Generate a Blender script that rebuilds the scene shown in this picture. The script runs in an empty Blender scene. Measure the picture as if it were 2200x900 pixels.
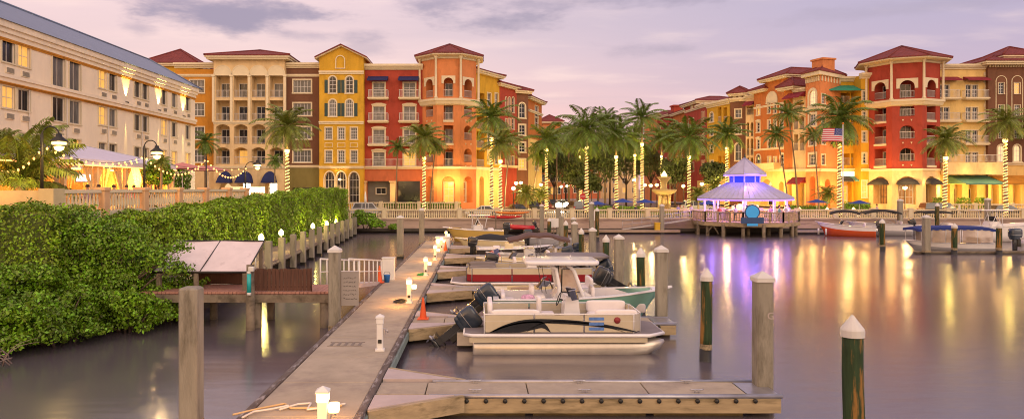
import bpy, math, random
import numpy as np
from mathutils import Vector, Matrix
random.seed(7)
RNG = np.random.default_rng(7)
PI = math.pi
R = math.radians
F, CX, CY, H = 1500.0, 1030.0, 405.0, 5.0      # focal length in photo pixels, vanishing point, camera height
def XW(px, Y): return (px - CX) / F * Y
def ZW(py, Y): return H - (py - CY) / F * Y
scene = bpy.context.scene
COL = scene.collection

# ------------------------------------------------------------------ materials
MATS = {}
def mat(name, col, rough=.6, metal=0., var=.12, scale=1.5, bump=0., bscale=30., island=0., stretch=None,
        emit=None, es=0., spec=.5, coat=0., dirt=None, dscale=.6, dlo=.5, dhi=.7, alpha=1., trans=0., sample=False, sub=0):
    if name in MATS: return MATS[name]
    m = bpy.data.materials.new(name); m.use_nodes = True
    nt = m.node_tree; N = nt.nodes; Lk = nt.links
    b = N['Principled BSDF']
    b.inputs['Roughness'].default_value = rough
    b.inputs['Metallic'].default_value = metal
    b.inputs['Specular IOR Level'].default_value = spec
    b.inputs['Coat Weight'].default_value = coat
    b.inputs['Alpha'].default_value = alpha
    b.inputs['Transmission Weight'].default_value = trans
    if sub: 
        b.inputs['Subsurface Weight'].default_value = sub
    g = N.new('ShaderNodeNewGeometry')
    vec = g.outputs['Position']
    if stretch:
        mp = N.new('ShaderNodeMapping'); mp.inputs['Scale'].default_value = stretch
        Lk.new(vec, mp.inputs['Vector']); vec = mp.outputs['Vector']
    colsock = None
    if var or island:
        n = N.new('ShaderNodeTexNoise'); n.inputs['Scale'].default_value = scale; n.inputs['Detail'].default_value = 6
        n.inputs['Roughness'].default_value = .62
        Lk.new(vec, n.inputs['Vector'])
        r = N.new('ShaderNodeMapRange'); r.inputs['From Min'].default_value = .3; r.inputs['From Max'].default_value = .7
        r.inputs['To Min'].default_value = 1 - var; r.inputs['To Max'].default_value = 1 + var
        Lk.new(n.outputs['Fac'], r.inputs['Value'])
        val = r.outputs['Result']
        if island:
            r2 = N.new('ShaderNodeMapRange'); r2.inputs['To Min'].default_value = 1 - island; r2.inputs['To Max'].default_value = 1 + island
            Lk.new(g.outputs['Random Per Island'], r2.inputs['Value'])
            mm = N.new('ShaderNodeMath'); mm.operation = 'MULTIPLY'
            Lk.new(val, mm.inputs[0]); Lk.new(r2.outputs['Result'], mm.inputs[1]); val = mm.outputs[0]
        hs = N.new('ShaderNodeHueSaturation'); hs.inputs['Color'].default_value = (*col, 1)
        Lk.new(val, hs.inputs['Value'])
        if island:
            r3 = N.new('ShaderNodeMapRange'); r3.inputs['To Min'].default_value = .475; r3.inputs['To Max'].default_value = .52
            Lk.new(g.outputs['Random Per Island'], r3.inputs['Value']); Lk.new(r3.outputs['Result'], hs.inputs['Hue'])
        colsock = hs.outputs['Color']
        if dirt:
            n2 = N.new('ShaderNodeTexNoise'); n2.inputs['Scale'].default_value = dscale; n2.inputs['Detail'].default_value = 9
            n2.inputs['Roughness'].default_value = .7; Lk.new(vec, n2.inputs['Vector'])
            r4 = N.new('ShaderNodeMapRange'); r4.inputs['From Min'].default_value = dlo; r4.inputs['From Max'].default_value = dhi
            Lk.new(n2.outputs['Fac'], r4.inputs['Value'])
            mx = N.new('ShaderNodeMix'); mx.data_type = 'RGBA'; mx.inputs['B'].default_value = (*dirt, 1)
            Lk.new(colsock, mx.inputs['A']); Lk.new(r4.outputs['Result'], mx.inputs['Factor']); colsock = mx.outputs['Result']
        Lk.new(colsock, b.inputs['Base Color'])
    else:
        b.inputs['Base Color'].default_value = (*col, 1)
    if bump:
        nb = N.new('ShaderNodeTexNoise'); nb.inputs['Scale'].default_value = bscale; nb.inputs['Detail'].default_value = 4
        Lk.new(vec, nb.inputs['Vector'])
        bp = N.new('ShaderNodeBump'); bp.inputs['Strength'].default_value = bump; bp.inputs['Distance'].default_value = .02
        Lk.new(nb.outputs['Fac'], bp.inputs['Height']); Lk.new(bp.outputs['Normal'], b.inputs['Normal'])
    if emit:
        b.inputs['Emission Color'].default_value = (*emit, 1); b.inputs['Emission Strength'].default_value = es
        if not sample:
            try: m.cycles.emission_sampling = 'NONE'
            except Exception: pass
    MATS[name] = m
    return m

def stucco(name, col): return mat(name, col, rough=.85, var=.13, scale=.9, bump=.25, bscale=9, stretch=(1, 1, .45), dirt=tuple(c * .6 for c in col), dscale=1.1, dlo=.52, dhi=.8, spec=.2)
M_TRIM = mat('cream_trim', (.72, .62, .42), rough=.7, var=.06, scale=1.2, spec=.25)
M_WHITE = mat('white_paint', (.75, .74, .72), rough=.5, var=.06, scale=2)
M_YEL = stucco('mustard_stucco', (.60, .35, .035))
M_OCH = stucco('ochre_stucco', (.56, .25, .035))
M_BRN = stucco('brown_stucco', (.18, .085, .05))
M_RED = stucco('red_stucco', (.38, .065, .04))
M_ORG = stucco('orange_stucco', (.64, .24, .09))
M_ORD = stucco('deep_orange_stucco', (.50, .17, .045))
M_CRM = stucco('cream_stucco', (.70, .52, .28))
M_LYL = stucco('light_yellow_stucco', (.74, .53, .20))
M_HOT = mat('hotel_stucco', (.86, .74, .55), rough=.85, var=.06, scale=.9, bump=.2, bscale=9, stretch=(1, 1, .45), dirt=(.74, .62, .46), dscale=1.1, dlo=.52, dhi=.8, spec=.2)
M_RST = stucco('salmon_stucco', (.50, .15, .07))
M_GRN = stucco('olive_stucco', (.20, .17, .06))
M_GRY = mat('grey_shopfront', (.16, .16, .14), rough=.7, var=.1)
M_PANE = mat('window_glass', (.018, .02, .026), rough=.12, var=.5, scale=.9, spec=.5)
M_CURT = mat('curtained_glass', (.13, .13, .125), rough=.2, var=.45, scale=2.2, spec=.4, stretch=(3, 3, .4))
M_LIT = mat('lit_window', (.5, .3, .08), rough=.2, var=.3, scale=2.0, emit=(1, .50, .10), es=.75)
M_LITW = mat('lit_window_pale', (.6, .45, .25), rough=.2, var=.3, scale=2.0, emit=(1, .72, .36), es=.8)
M_SHOP = mat('dim_shop_glass', (.20, .10, .04), rough=.15, var=.6, scale=1.6, emit=(1, .42, .10), es=.22)
M_SHUT = mat('green_shutter', (.02, .06, .06), rough=.5, var=.1)
M_RAIL = mat('railing_metal', (.66, .63, .6), rough=.4, metal=.0, var=.05)
M_NAVY = mat('navy_canvas', (.012, .02, .10), rough=.8, var=.15)
M_MAROON = mat('maroon_canvas', (.22, .015, .03), rough=.8, var=.15)
M_TEAL = mat('green_canvas', (.02, .26, .17), rough=.75, var=.12)
M_SEAG = mat('sea_green_canvas', (.10, .26, .20), rough=.75, var=.12)
M_BLK = mat('black_canvas', (.02, .02, .022), rough=.75, var=.2)
M_DARK = mat('dark_metal', (.03, .028, .025), rough=.45, metal=.3, var=.1)
M_INT = mat('warm_interior', (.62, .40, .16), rough=.8, var=.25, scale=1.3)
M_CON = mat('weathered_concrete', (.43, .365, .275), rough=.85, var=.16, scale=1.1, bump=.3, bscale=60, dirt=(.27, .22, .19), dscale=.8, dlo=.5, dhi=.78, spec=.25)
M_PLAZA = mat('paving', (.34, .26, .2), rough=.85, var=.12, scale=.8, spec=.2)
M_ASPH = mat('asphalt', (.06, .055, .055), rough=.8, var=.15, scale=1.2)
M_WALLC = mat('seawall_concrete', (.48, .36, .30), rough=.85, var=.10, scale=.6, stretch=(.3, 1, 2.2), dirt=(.25, .18, .16), dscale=1.4, dlo=.5, dhi=.7, bump=.2)
M_WETW = mat('tidal_stain', (.055, .045, .035), rough=.6, var=.3, scale=1.5)
M_WOODD = mat('weathered_timber', (.23, .19, .14), rough=.85, var=.25, scale=2.2, stretch=(1, 1, 1), bump=.5, bscale=14, dirt=(.09, .075, .055), dscale=1.6, dlo=.5, dhi=.68, spec=.2)
M_PILE = mat('concrete_pile', (.30, .275, .22), rough=.85, var=.18, scale=2.2, stretch=(1.6, 1.6, .35), bump=.45, bscale=25, dirt=(.13, .115, .085), dscale=1.6, dlo=.52, dhi=.7, spec=.2)
M_PILEG = mat('green_timber_pile', (.035, .06, .028), rough=.8, var=.35, scale=3.2, stretch=(3.4, 3.4, .3), bump=.7, bscale=12, dirt=(.30, .16, .045), dscale=1.5, dlo=.50, dhi=.57, spec=.2)
M_PILEW = mat('wet_pile', (.018, .016, .012), rough=.45, var=.4, scale=3)
M_CAP = mat('white_plastic_cap', (.66, .64, .60), rough=.45, var=.04)
M_DECKW = mat('grey_deck_board', (.36, .27, .20), rough=.85, var=.18, scale=1.6, stretch=(1, 5, 1), spec=.2, bump=.3)
M_PINK = mat('reddish_deck', (.42, .22, .17), rough=.85, var=.15, scale=2, stretch=(4, 1, 1), spec=.2)
M_FENCE = mat('brown_fence', (.10, .042, .025), rough=.75, var=.25, scale=4, stretch=(4, 4, .5))
M_ROPEL = mat('string_light_glow', (1, .8, .4), var=0, emit=(1, .58, .17), es=2.4)
M_PATH = mat('path_lamp_glow', (1, .9, .4), var=0, emit=(1, .82, .25), es=9)
M_FEST = mat('festoon_bulb_glow', (1, .7, .4), var=0, emit=(1, .38, .09), es=2.6)
M_BULB = mat('bulb_glow', (1, .8, .5), var=0, emit=(1, .62, .20), es=3.0)
M_LAMP = mat('lamp_glow', (1, .85, .6), var=0, emit=(1, .72, .26), es=5)
M_TRUNK = mat('palm_trunk', (.25, .18, .11), rough=.9, var=.2, scale=5, stretch=(1, 1, 5), bump=.5, bscale=8)
M_FROND = mat('palm_frond', (.13, .20, .022), rough=.5, var=.2, scale=.8, island=.45)
M_FROND2 = mat('palm_frond_yellowish', (.19, .23, .03), rough=.5, var=.2, scale=.8, island=.4)
M_LEAF = mat('shrub_leaf', (.16, .30, .010), rough=.5, var=.5, scale=.9, island=.65)
M_LEAFH = mat('hedge_leaf', (.21, .34, .012), rough=.55, var=.45, scale=.8, island=.6)
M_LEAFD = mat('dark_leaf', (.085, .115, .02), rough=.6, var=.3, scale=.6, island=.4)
M_BARK = mat('bark', (.12, .085, .06), rough=.9, var=.3, scale=5)
M_GRASS = mat('grass', (.10, .17, .02), rough=.9, var=.3, scale=2)

def tile_mat():
    m = mat('clay_roof_tile', (.20, .042, .035), rough=.75, var=.22, scale=1.1, spec=.3)
    nt = m.node_tree; N = nt.nodes; Lk = nt.links; b = N['Principled BSDF']
    g = N.new('ShaderNodeNewGeometry')
    hs = []
    for d, sc in (('X', .75), ('Y', .75)):
        w = N.new('ShaderNodeTexWave'); w.bands_direction = d; w.inputs['Scale'].default_value = sc
        w.inputs['Distortion'].default_value = .3; w.inputs['Detail'].default_value = 0
        Lk.new(g.outputs['Position'], w.inputs['Vector']); hs.append(w)
    a = N.new('ShaderNodeMath'); a.operation = 'MAXIMUM'
    Lk.new(hs[0].outputs['Fac'], a.inputs[0]); Lk.new(hs[1].outputs['Fac'], a.inputs[1])
    bp = N.new('ShaderNodeBump'); bp.inputs['Strength'].default_value = .8; bp.inputs['Distance'].default_value = .12
    Lk.new(a.outputs[0], bp.inputs['Height']); Lk.new(bp.outputs['Normal'], b.inputs['Normal'])
    return m
M_TILE = tile_mat()
def metal_roof():
    m = mat('blue_grey_metal_roof', (.16, .21, .30), rough=.4, metal=.2, var=.08)
    nt = m.node_tree; N = nt.nodes; Lk = nt.links; b = N['Principled BSDF']
    g = N.new('ShaderNodeNewGeometry'); w = N.new('ShaderNodeTexWave'); w.bands_direction = 'Y'; w.inputs['Scale'].default_value = .7
    w.wave_profile = 'SAW'; Lk.new(g.outputs['Position'], w.inputs['Vector'])
    bp = N.new('ShaderNodeBump'); bp.inputs['Strength'].default_value = .5; bp.inputs['Distance'].default_value = .05
    Lk.new(w.outputs['Fac'], bp.inputs['Height']); Lk.new(bp.outputs['Normal'], b.inputs['Normal'])
    return m
M_MROOF = metal_roof()

# ------------------------------------------------------------------ mesh builder
class MB:
    def __init__(s): s.v = []; s.f = []; s.m = []; s.sm = []; s.M = None
    def add(s, vs, fs, m=0, smooth=False):
        o = len(s.v)
        if s.M is not None: vs = [s.M @ Vector(p) for p in vs]
        s.v.extend([tuple(p) for p in vs])
        for f in fs: s.f.append([i + o for i in f]); s.m.append(m); s.sm.append(smooth)
    def quad(s, a, b, c, d, m=0): s.add([a, b, c, d], [(0, 1, 2, 3)], m)
    def box(s, x0, x1, y0, y1, z0, z1, m=0):
        s.add([(x0, y0, z0), (x1, y0, z0), (x1, y1, z0), (x0, y1, z0), (x0, y0, z1), (x1, y0, z1), (x1, y1, z1), (x0, y1, z1)],
              [(0, 3, 2, 1), (4, 5, 6, 7), (0, 1, 5, 4), (1, 2, 6, 5), (2, 3, 7, 6), (3, 0, 4, 7)], m)
    def cbox(s, x0, x1, y0, y1, z0, z1, b=.02, m=0):   # box with chamfered vertical and top edges
        vs = []; fs = []
        for z, k in ((z0, 0), (z1 - b, 0), (z1, b)):
            a, c, d, e = x0 + k, x1 - k, y0 + k, y1 - k
            vs += [(a + b, d, z), (c - b, d, z), (c, d + b, z), (c, e - b, z), (c - b, e, z), (a + b, e, z), (a, e - b, z), (a, d + b, z)]
        for r in (0, 8):
            for i in range(8): j = (i + 1) % 8; fs.append((r + i, r + j, r + 8 + j, r + 8 + i))
        fs.append(tuple(range(16, 24))); fs.append(tuple(range(7, -1, -1)))
        s.add(vs, fs, m)
    def tube(s, pts, r, n=8, m=0, cap=True, smooth=True):
        pts = [Vector(p) for p in pts]
        rs = r if isinstance(r, (list, tuple)) else [r] * len(pts)
        vs = []; fs = []
        up = Vector((0, 0, 1)); pn = None
        for i, p in enumerate(pts):
            t = (pts[min(i + 1, len(pts) - 1)] - pts[max(i - 1, 0)])
            if t.length < 1e-9: t = Vector((0, 0, 1))
            t.normalize()
            if pn is None:
                a = up if abs(t.z) < .9 else Vector((1, 0, 0))
                pn = (a - t * a.dot(t)).normalized()
            else:
                q = pn - t * pn.dot(t)
                pn = q.normalized() if q.length > 1e-6 else pn
            bn = t.cross(pn)
            for k in range(n):
                a = 2 * PI * k / n
                vs.append(p + (pn * math.cos(a) + bn * math.sin(a)) * rs[i])
        for i in range(len(pts) - 1):
            for k in range(n):
                k2 = (k + 1) % n
                fs.append((i * n + k, i * n + k2, (i + 1) * n + k2, (i + 1) * n + k))
        if cap:
            fs.append(tuple(range(n - 1, -1, -1))); fs.append(tuple((len(pts) - 1) * n + k for k in range(n)))
        s.add(vs, fs, m, smooth)
    def lathe(s, prof, c=(0, 0, 0), n=16, m=0, smooth=True, rot=0.):
        vs = []; fs = []
        for r, z in prof:
            for k in range(n):
                a = 2 * PI * k / n + rot
                vs.append((c[0] + r * math.cos(a), c[1] + r * math.sin(a), c[2] + z))
        for i in range(len(prof) - 1):
            for k in range(n):
                k2 = (k + 1) % n
                fs.append((i * n + k, i * n + k2, (i + 1) * n + k2, (i + 1) * n + k))
        if prof[0][0] > 1e-4: fs.append(tuple(range(n - 1, -1, -1)))
        if prof[-1][0] > 1e-4: fs.append(tuple((len(prof) - 1) * n + k for k in range(n)))
        s.add(vs, fs, m, smooth)
    def prism(s, poly, z0, z1, m=0, axis='z'):
        n = len(poly)
        def P(a, b, c): return {'z': (a, b, c), 'y': (a, c, b), 'x': (c, a, b)}[axis]
        vs = [P(a, b, z0) for a, b in poly] + [P(a, b, z1) for a, b in poly]
        fs = [tuple(range(n - 1, -1, -1)), tuple(range(n, 2 * n))] + [(i, (i + 1) % n, n + (i + 1) % n, n + i) for i in range(n)]
        s.add(vs, fs, m)
    def sbox(s, c, size, e=.35, nu=14, nv=9, m=0):   # rounded (superellipsoid) box
        def pw(x, k): return math.copysign(abs(x) ** k, x)
        vs = []; fs = []
        for j in range(nv + 1):
            ph = -PI / 2 + PI * j / nv
            for i in range(nu):
                th = 2 * PI * i / nu
                vs.append((c[0] + size[0] / 2 * pw(math.cos(ph), e) * pw(math.cos(th), e), c[1] + size[1] / 2 * pw(math.cos(ph), e) * pw(math.sin(th), e), c[2] + size[2] / 2 * pw(math.sin(ph), e)))
        for j in range(nv):
            for i in range(nu):
                i2 = (i + 1) % nu; fs.append((j * nu + i, j * nu + i2, (j + 1) * nu + i2, (j + 1) * nu + i))
        s.add(vs, fs, m, True)
    def grid(s, f, nu, nv, m=0, smooth=True):   # f(u,v) -> point
        vs = [f(i / nu, j / nv) for j in range(nv + 1) for i in range(nu + 1)]
        fs = [(j * (nu + 1) + i, j * (nu + 1) + i + 1, (j + 1) * (nu + 1) + i + 1, (j + 1) * (nu + 1) + i) for j in range(nv) for i in range(nu)]
        s.add(vs, fs, m, smooth)
    def mesh(s, name, mats):
        me = bpy.data.meshes.new(name); me.from_pydata(s.v, [], s.f)
        for mm in (mats if isinstance(mats, (list, tuple)) else [mats]): me.materials.append(mm)
        me.polygons.foreach_set('material_index', s.m); me.polygons.foreach_set('use_smooth', s.sm)
        me.update(); return me
    def build(s, name, mats, parent=None, loc=None, ml=None):
        return link(name, s.mesh(name, mats), parent, loc, ml)
def link(name, me, parent=None, loc=None, ml=None):
    o = bpy.data.objects.new(name, me); COL.objects.link(o)
    if parent is not None: o.parent = parent
    if ml is not None: o.matrix_local = ml
    elif loc is not None: o.location = loc
    return o
def tag(o, label, cat=None, group=None, kind=None):
    o['label'] = label
    if cat: o['category'] = cat
    if group: o['group'] = group
    if kind: o['kind'] = kind
    return o
def thing(name, label, cat, loc=(0, 0, 0), rz=0., group=None):
    o = bpy.data.objects.new(name, None); COL.objects.link(o); o.location = loc; o.rotation_euler = (0, 0, rz)
    o.empty_display_size = .2
    return tag(o, label, cat, group)
def struct(o): o['kind'] = 'structure'; return o
def kids(o, table={}):
    return [c for c in ALLKIDS.get(o.name, [])]
def copy_tree(o, parent=None, label=None):
    c = o.copy(); COL.objects.link(c)
    c.parent = parent
    if label: c['label'] = label
    for ch in list(o.children): copy_tree(ch, c)
    return c
def point(name, loc, energy, col=(1, .62, .25), r=.12, parent=None):
    l = bpy.data.lights.new(name, 'POINT'); l.energy = energy; l.color = col; l.shadow_soft_size = r
    o = bpy.data.objects.new(name, l); COL.objects.link(o); o.location = loc
    if parent is not None: o.parent = parent
    return o
def spot(name, loc, target, energy, angle=50, col=(1, .62, .25), blend=.5, r=.08, parent=None):
    l = bpy.data.lights.new(name, 'SPOT'); l.energy = energy; l.color = col; l.spot_size = R(angle); l.spot_blend = blend; l.shadow_soft_size = r
    o = bpy.data.objects.new(name, l); COL.objects.link(o); o.location = loc
    o.rotation_euler = (Vector(target) - Vector(loc)).to_track_quat('-Z', 'Y').to_euler()
    if parent is not None: o.parent = parent
    return o
def quads(name, V, mats, mi=None, parent=None, loc=None):   # V: (N,4,3) array of loose quads
    V = np.asarray(V, dtype=np.float32); n = len(V)
    me = bpy.data.meshes.new(name); me.vertices.add(4 * n); me.vertices.foreach_set('co', V.reshape(-1))
    me.loops.add(4 * n); me.loops.foreach_set('vertex_index', np.arange(4 * n, dtype=np.int32))
    me.polygons.add(n); me.polygons.foreach_set('loop_start', np.arange(0, 4 * n, 4, dtype=np.int32))
    for mm in (mats if isinstance(mats, (list, tuple)) else [mats]): me.materials.append(mm)
    if mi is not None: me.polygons.foreach_set('material_index', np.asarray(mi, dtype=np.int32))
    me.update(calc_edges=True); me.validate()
    return link(name, me, parent, loc) if name else me
def leaves(P, Nrm, size, jitter=.9, droop=0., rng=RNG):     # leaf-shaped quads at P, facing loosely along Nrm
    n = len(P)
    a = rng.normal(size=(n, 3)) * jitter + Nrm
    a /= np.linalg.norm(a, axis=1)[:, None] + 1e-9
    t = rng.normal(size=(n, 3)); t[:, 2] -= droop
    t -= a * (t * a).sum(1)[:, None]; t /= np.linalg.norm(t, axis=1)[:, None] + 1e-9
    b = np.cross(a, t)
    L = (size * rng.uniform(.6, 1.3, n))[:, None]; w = L * .28
    bend = a * L * .12
    return np.stack([P - t * L * .5, P + b * w + bend, P + t * L * .5, P - b * w + bend], axis=1)
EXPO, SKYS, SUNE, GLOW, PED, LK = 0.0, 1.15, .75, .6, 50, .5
# ------------------------------------------------------------------ facade kit
WCACHE = {}
def arc_pts(w, h, arch, n=9):
    """outline of an opening of width w, height h, centred on x=0, from bottom right, over the top, to bottom left"""
    if arch == 0: return [(w / 2, 0), (w / 2, h), (-w / 2, h), (-w / 2, 0)]
    pts = [(w / 2, 0)]
    if arch == 1:
        r = w / 2
        for i in range(n + 1): a = PI * i / n; pts.append((r * math.cos(a), h - r + r * math.sin(a)))
    elif arch == 3:     # shallow segmental
        rise = w * .2
        for i in range(n + 1): x = w / 2 - w * i / n; pts.append((x, h - rise + rise * (1 - (2 * x / w) ** 2)))
    else:               # pointed
        hh = w * .72; m = n // 2 + 1
        for i in range(m + 1): t = i / m; pts.append((w / 2 * (1 - t ** 1.7), h - hh + hh * math.sin(t * PI / 2)))
        for i in range(m - 1, -1, -1): t = i / m; pts.append((-w / 2 * (1 - t ** 1.7), h - hh + hh * math.sin(t * PI / 2)))
    pts.append((-w / 2, 0)); return pts
def top_at(x, w, h, arch):
    if arch == 0: return h
    x = min(abs(x), w / 2)
    if arch == 1: return h - w / 2 + math.sqrt(max(0, (w / 2) ** 2 - x * x))
    if arch == 3: return h - w * .2 + w * .2 * (1 - (2 * x / w) ** 2)
    hh = w * .72; t = max(0, 1 - 2 * x / w) ** (1 / 1.7); return h - hh + hh * math.sin(t * PI / 2)
def ring(mb, w, h, arch, k, y0, y1, m=0, sill=True):
    """band of thickness k round an opening, between depths y0 (front) and y1"""
    inn = arc_pts(w, h, arch); out = []
    for i, (x, z) in enumerate(inn):
        if z == 0: out.append((x + math.copysign(k, x), 0)); continue
        if arch == 0: out.append((x + math.copysign(k, x), z + k)); continue
        c = (0, h - w / 2 if arch == 1 else h - w * .7); dx, dz = x - c[0], z - c[1]; l = math.hypot(dx, dz) or 1
        out.append((x + dx / l * k, z + dz / l * k))
    n = len(inn)
    vs = [(x, y0, z) for x, z in inn] + [(x, y0, z) for x, z in out] + [(x, y1, z) for x, z in inn] + [(x, y1, z) for x, z in out]
    fs = []
    for i in range(n - 1):
        fs += [(i, n + i, n + i + 1, i + 1), (n + i, 3 * n + i, 3 * n + i + 1, n + i + 1), (i, i + 1, 2 * n + i + 1, 2 * n + i)]
    mb.add(vs, fs, m)
    if sill: mb.box(-w / 2 - k * 1.2, w / 2 + k * 1.2, y0 - .05, y1, -k * .9, 0, m)
def win_meshes(w, h, nx, nz, arch, sur, fm, pm, ped, shut, dep):
    key = (w, h, nx, nz, arch, sur, fm.name, pm.name, ped, shut, dep)
    if key in WCACHE: return WCACHE[key]
    mb = MB()
    if sur: ring(mb, w, h, arch, sur, -.06, .02, 0)
    ring(mb, w - .12, h - .06, arch, .06, dep - .05, dep + .03, 1, sill=False)
    mb.box(-w / 2, w / 2, dep - .05, dep + .03, 0, .07, 1)
    bw = .045
    for i in range(1, nx):
        x = -w / 2 + w * i / nx; mb.box(x - bw / 2, x + bw / 2, dep - .03, dep + .02, .07, top_at(x, w, h, arch) - .02, 1)
    hh = h if arch == 0 else h - (w / 2 if arch == 1 else w * .2 if arch == 3 else w * .6)
    for j in range(1, nz):
        z = h * j / nz
        xe = w / 2
        if z > hh: xe = w / 2 * (1 - (z - hh) / (h - hh + 1e-6)) ** .5
        mb.box(-xe, xe, dep - .028, dep + .018, z - bw / 2, z + bw / 2, 1)
    if ped:
        mb.box(-w / 2 - sur - .08, w / 2 + sur + .08, -.16, .02, h + sur + .02, h + sur + .16, 0)
        mb.prism([(-w / 2 - sur, h + sur + .163), (w / 2 + sur, h + sur + .163), (w * .25, h + sur + .32), (-w * .25, h + sur + .32)], -.12, .02, 0, 'y')
    if shut:
        for sx in (-1, 1):
            x = sx * (w / 2 + sur + .24)
            hs = hh
            mb.box(x - .22, x + .22, -.05, .02, .02, hs, 2)
            for k in range(int(hs / .12)): mb.box(x - .18, x + .18, -.075, -.052, .06 + k * .12, .12 + k * .12, 2)
    fme = mb.mesh('window', [M_TRIM, fm, M_SHUT])
    pb = MB(); o = arc_pts(w, h, arch)
    pb.add([(x, dep, z) for x, z in reversed(o)], [tuple(range(len(o)))], 0)
    WCACHE[key] = (fme, pb.mesh('pane', [pm]))
    return WCACHE[key]
def q5(x): return round(x / .05) * .05

class Frame:
    """one flat wall of a building: local x along the wall, local y inwards, z up from the building's base"""
    def __init__(s, root, a, b, zb):
        s.root = root; s.a = Vector((a[0], a[1])); s.b = Vector((b[0], b[1])); s.zb = zb
        d = s.b - s.a; s.L = d.length; s.d = d / s.L
        s.M = Matrix.Translation((a[0], a[1], zb)) @ Matrix.Rotation(math.atan2(s.d.y, s.d.x), 4, 'Z')
        s.rel = root.matrix_basis.inverted() @ s.M
        s.holes = []
    def U(s, px):
        k = (px - CX) / F
        return (k * s.a.y - s.a.x) / (s.d.x - k * s.d.y)
    def Y(s, u): return s.a.y + u * s.d.y
    def Z(s, py, u): return H - (py - CY) / F * s.Y(u) - s.zb
    def put(s, name, me, u=0, v=0, z=0, parent=None):
        if parent is not None: return link(name, me, parent)
        return link(name, me, s.root, ml=s.rel @ Matrix.Translation((u, v, z)))
    def rect(s, pl, pr, pt, pb):
        u0, u1 = s.U(pl), s.U(pr); uc = (u0 + u1) / 2
        z0, z1 = s.Z(pb, uc), s.Z(pt, uc); w = q5(u1 - u0); h = q5(z1 - z0)
        return uc, z0, w, h
    def win(s, pl, pr, pt, pb, nx=2, nz=2, arch=0, pane=None, sur=.13, ped=False, shut=False, fm=None, name='window', dep=.16):
        return s.winm(*s.rect(pl, pr, pt, pb), nx, nz, arch, pane, sur, ped, shut, fm, name, dep)
    def winm(s, uc, z0, w, h, nx=2, nz=2, arch=0, pane=None, sur=.13, ped=False, shut=False, fm=None, name='window', dep=.16, hole=True, v=0.):
        w = q5(w); h = q5(h)
        if pane is None: pane = M_LIT if random.random() < .10 else (M_CURT if random.random() < .4 else M_PANE)
        a, b = win_meshes(w, h, nx, nz, arch, sur, fm or M_WHITE, pane, ped, shut, dep)
        if hole: s.holes.append((uc - w / 2, uc + w / 2, z0, z0 + h, arch, dep + .01, None))
        o = s.put(name, a, uc, v, z0); link('pane', b, o); return o
    def loggia(s, pl, pr, pt, pb, arch=0, depth=1.5, back=None, rail=True, door=True, pane=None, m=None):
        u0, u1 = s.U(pl), s.U(pr); uc = (u0 + u1) / 2; w = u1 - u0
        z0, z1 = s.Z(pb, uc), s.Z(pt, uc)
        s.holes.append((u0, u1, z0, z1, arch, depth, back or M_CRM))
        if door:
            dw = min(w * .7, 1.5); s.winm(uc, z0, dw, min(2.1, (z1 - z0) * .85), 2, 1, 0, pane, 0, name='balcony_door', dep=.04, hole=False, v=depth - .1)
        if rail: s.rail(u0 + .01, u1 - .01, z0, 1.0, v=.12)
    def rail(s, u0, u1, z, h, v=0., out=0., name='railing', mt=None, step=.16):
        mb = MB(); w = u1 - u0
        def run(p, q):
            p = Vector(p); q = Vector(q); L = (q - p).length; d = (q - p) / L
            for zz, r in ((h, .035), (.1, .02)): mb.tube([p + Vector((0, 0, zz)), q + Vector((0, 0, zz))], r, 4, smooth=False)
            n = max(2, int(L / step))
            for i in range(n + 1):
                c = p + d * L * i / n; mb.box(c.x - .011, c.x + .011, c.y - .011, c.y + .011, .1, h)
        if out:
            run((0, 0, 0), (0, -out, 0)); run((w, 0, 0), (w, -out, 0))
        run((0, -out, 0), (w, -out, 0))
        return s.put(name, mb.mesh(name, [mt or M_RAIL]), u0, v, z)
    def balcony(s, pl, pr, py, out=.8, h=1.0):
        u0, u1 = s.U(pl), s.U(pr); z = s.Z(py, (u0 + u1) / 2)
        mb = MB(); mb.box(-.12, u1 - u0 + .12, -out - .1, -.003, -.2, -.08); mb.box(-.02, u1 - u0 + .02, -out, -.003, -.32, -.2); mb.box(-.06, u1 - u0 + .06, -out - .04, -.003, -.08, 0)
        b = s.put('balcony', mb.mesh('balcony', [M_TRIM]), u0, 0, z)
        rm = MB(); w = u1 - u0
        f2 = Frame.__new__(Frame); f2.put = lambda name, me, u, v, z, parent=None: link('railing', me, b)
        Frame.rail(f2, 0, w, 0, h, out=out - .04)
    def awning(s, pl, pr, pt, pb, out=1.0, mt=None, dome=False, name='awning'):
        u0, u1 = s.U(pl), s.U(pr); uc = (u0 + u1) / 2; z1, z0 = s.Z(pt, uc), s.Z(pb, uc); w = u1 - u0; h = z1 - z0
        mb = MB()
        if dome:
            def f(a, b):
                ph = PI * a; th = PI / 2 * b
                return (w / 2 - w / 2 * math.cos(ph), -out * math.sin(ph) * math.cos(th * .999) , z0 - z0 + h * (.15 + .85 * math.sin(th)) * (.25 + .75 * math.sin(ph)) if False else h * math.sin(th) * math.sin(ph) ** .5)
            def g(a, b):
                x = w * a; arc = math.sqrt(max(0, 1 - (2 * a - 1) ** 2)); t = b
                return (x, -out * math.cos(t * PI / 2) - .02, .12 + (h - .12) * arc * math.sin(t * PI / 2))
            mb.grid(g, 14, 6); mb.grid(lambda a, b: (w * a, -out - .02, .12 - .14 * b), 14, 1)
            mb.grid(lambda a, b: (0 if a < .5 else w, -.02 - out * b, .12 - .14 * (a * 2 if a < .5 else 2 - a * 2)), 2, 1)
        else:
            mb.prism([(-.02, h), (-out, .18), (-out, 0), (-out + .02, 0), (-out + .02, .16), (-.02, h - .04)], 0, w, 0, 'x')
            for x in (0, w): mb.add([(x, -.02, h - .02), (x, -out, .18), (x, -.02, .18)], [(0, 1, 2)])
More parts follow.
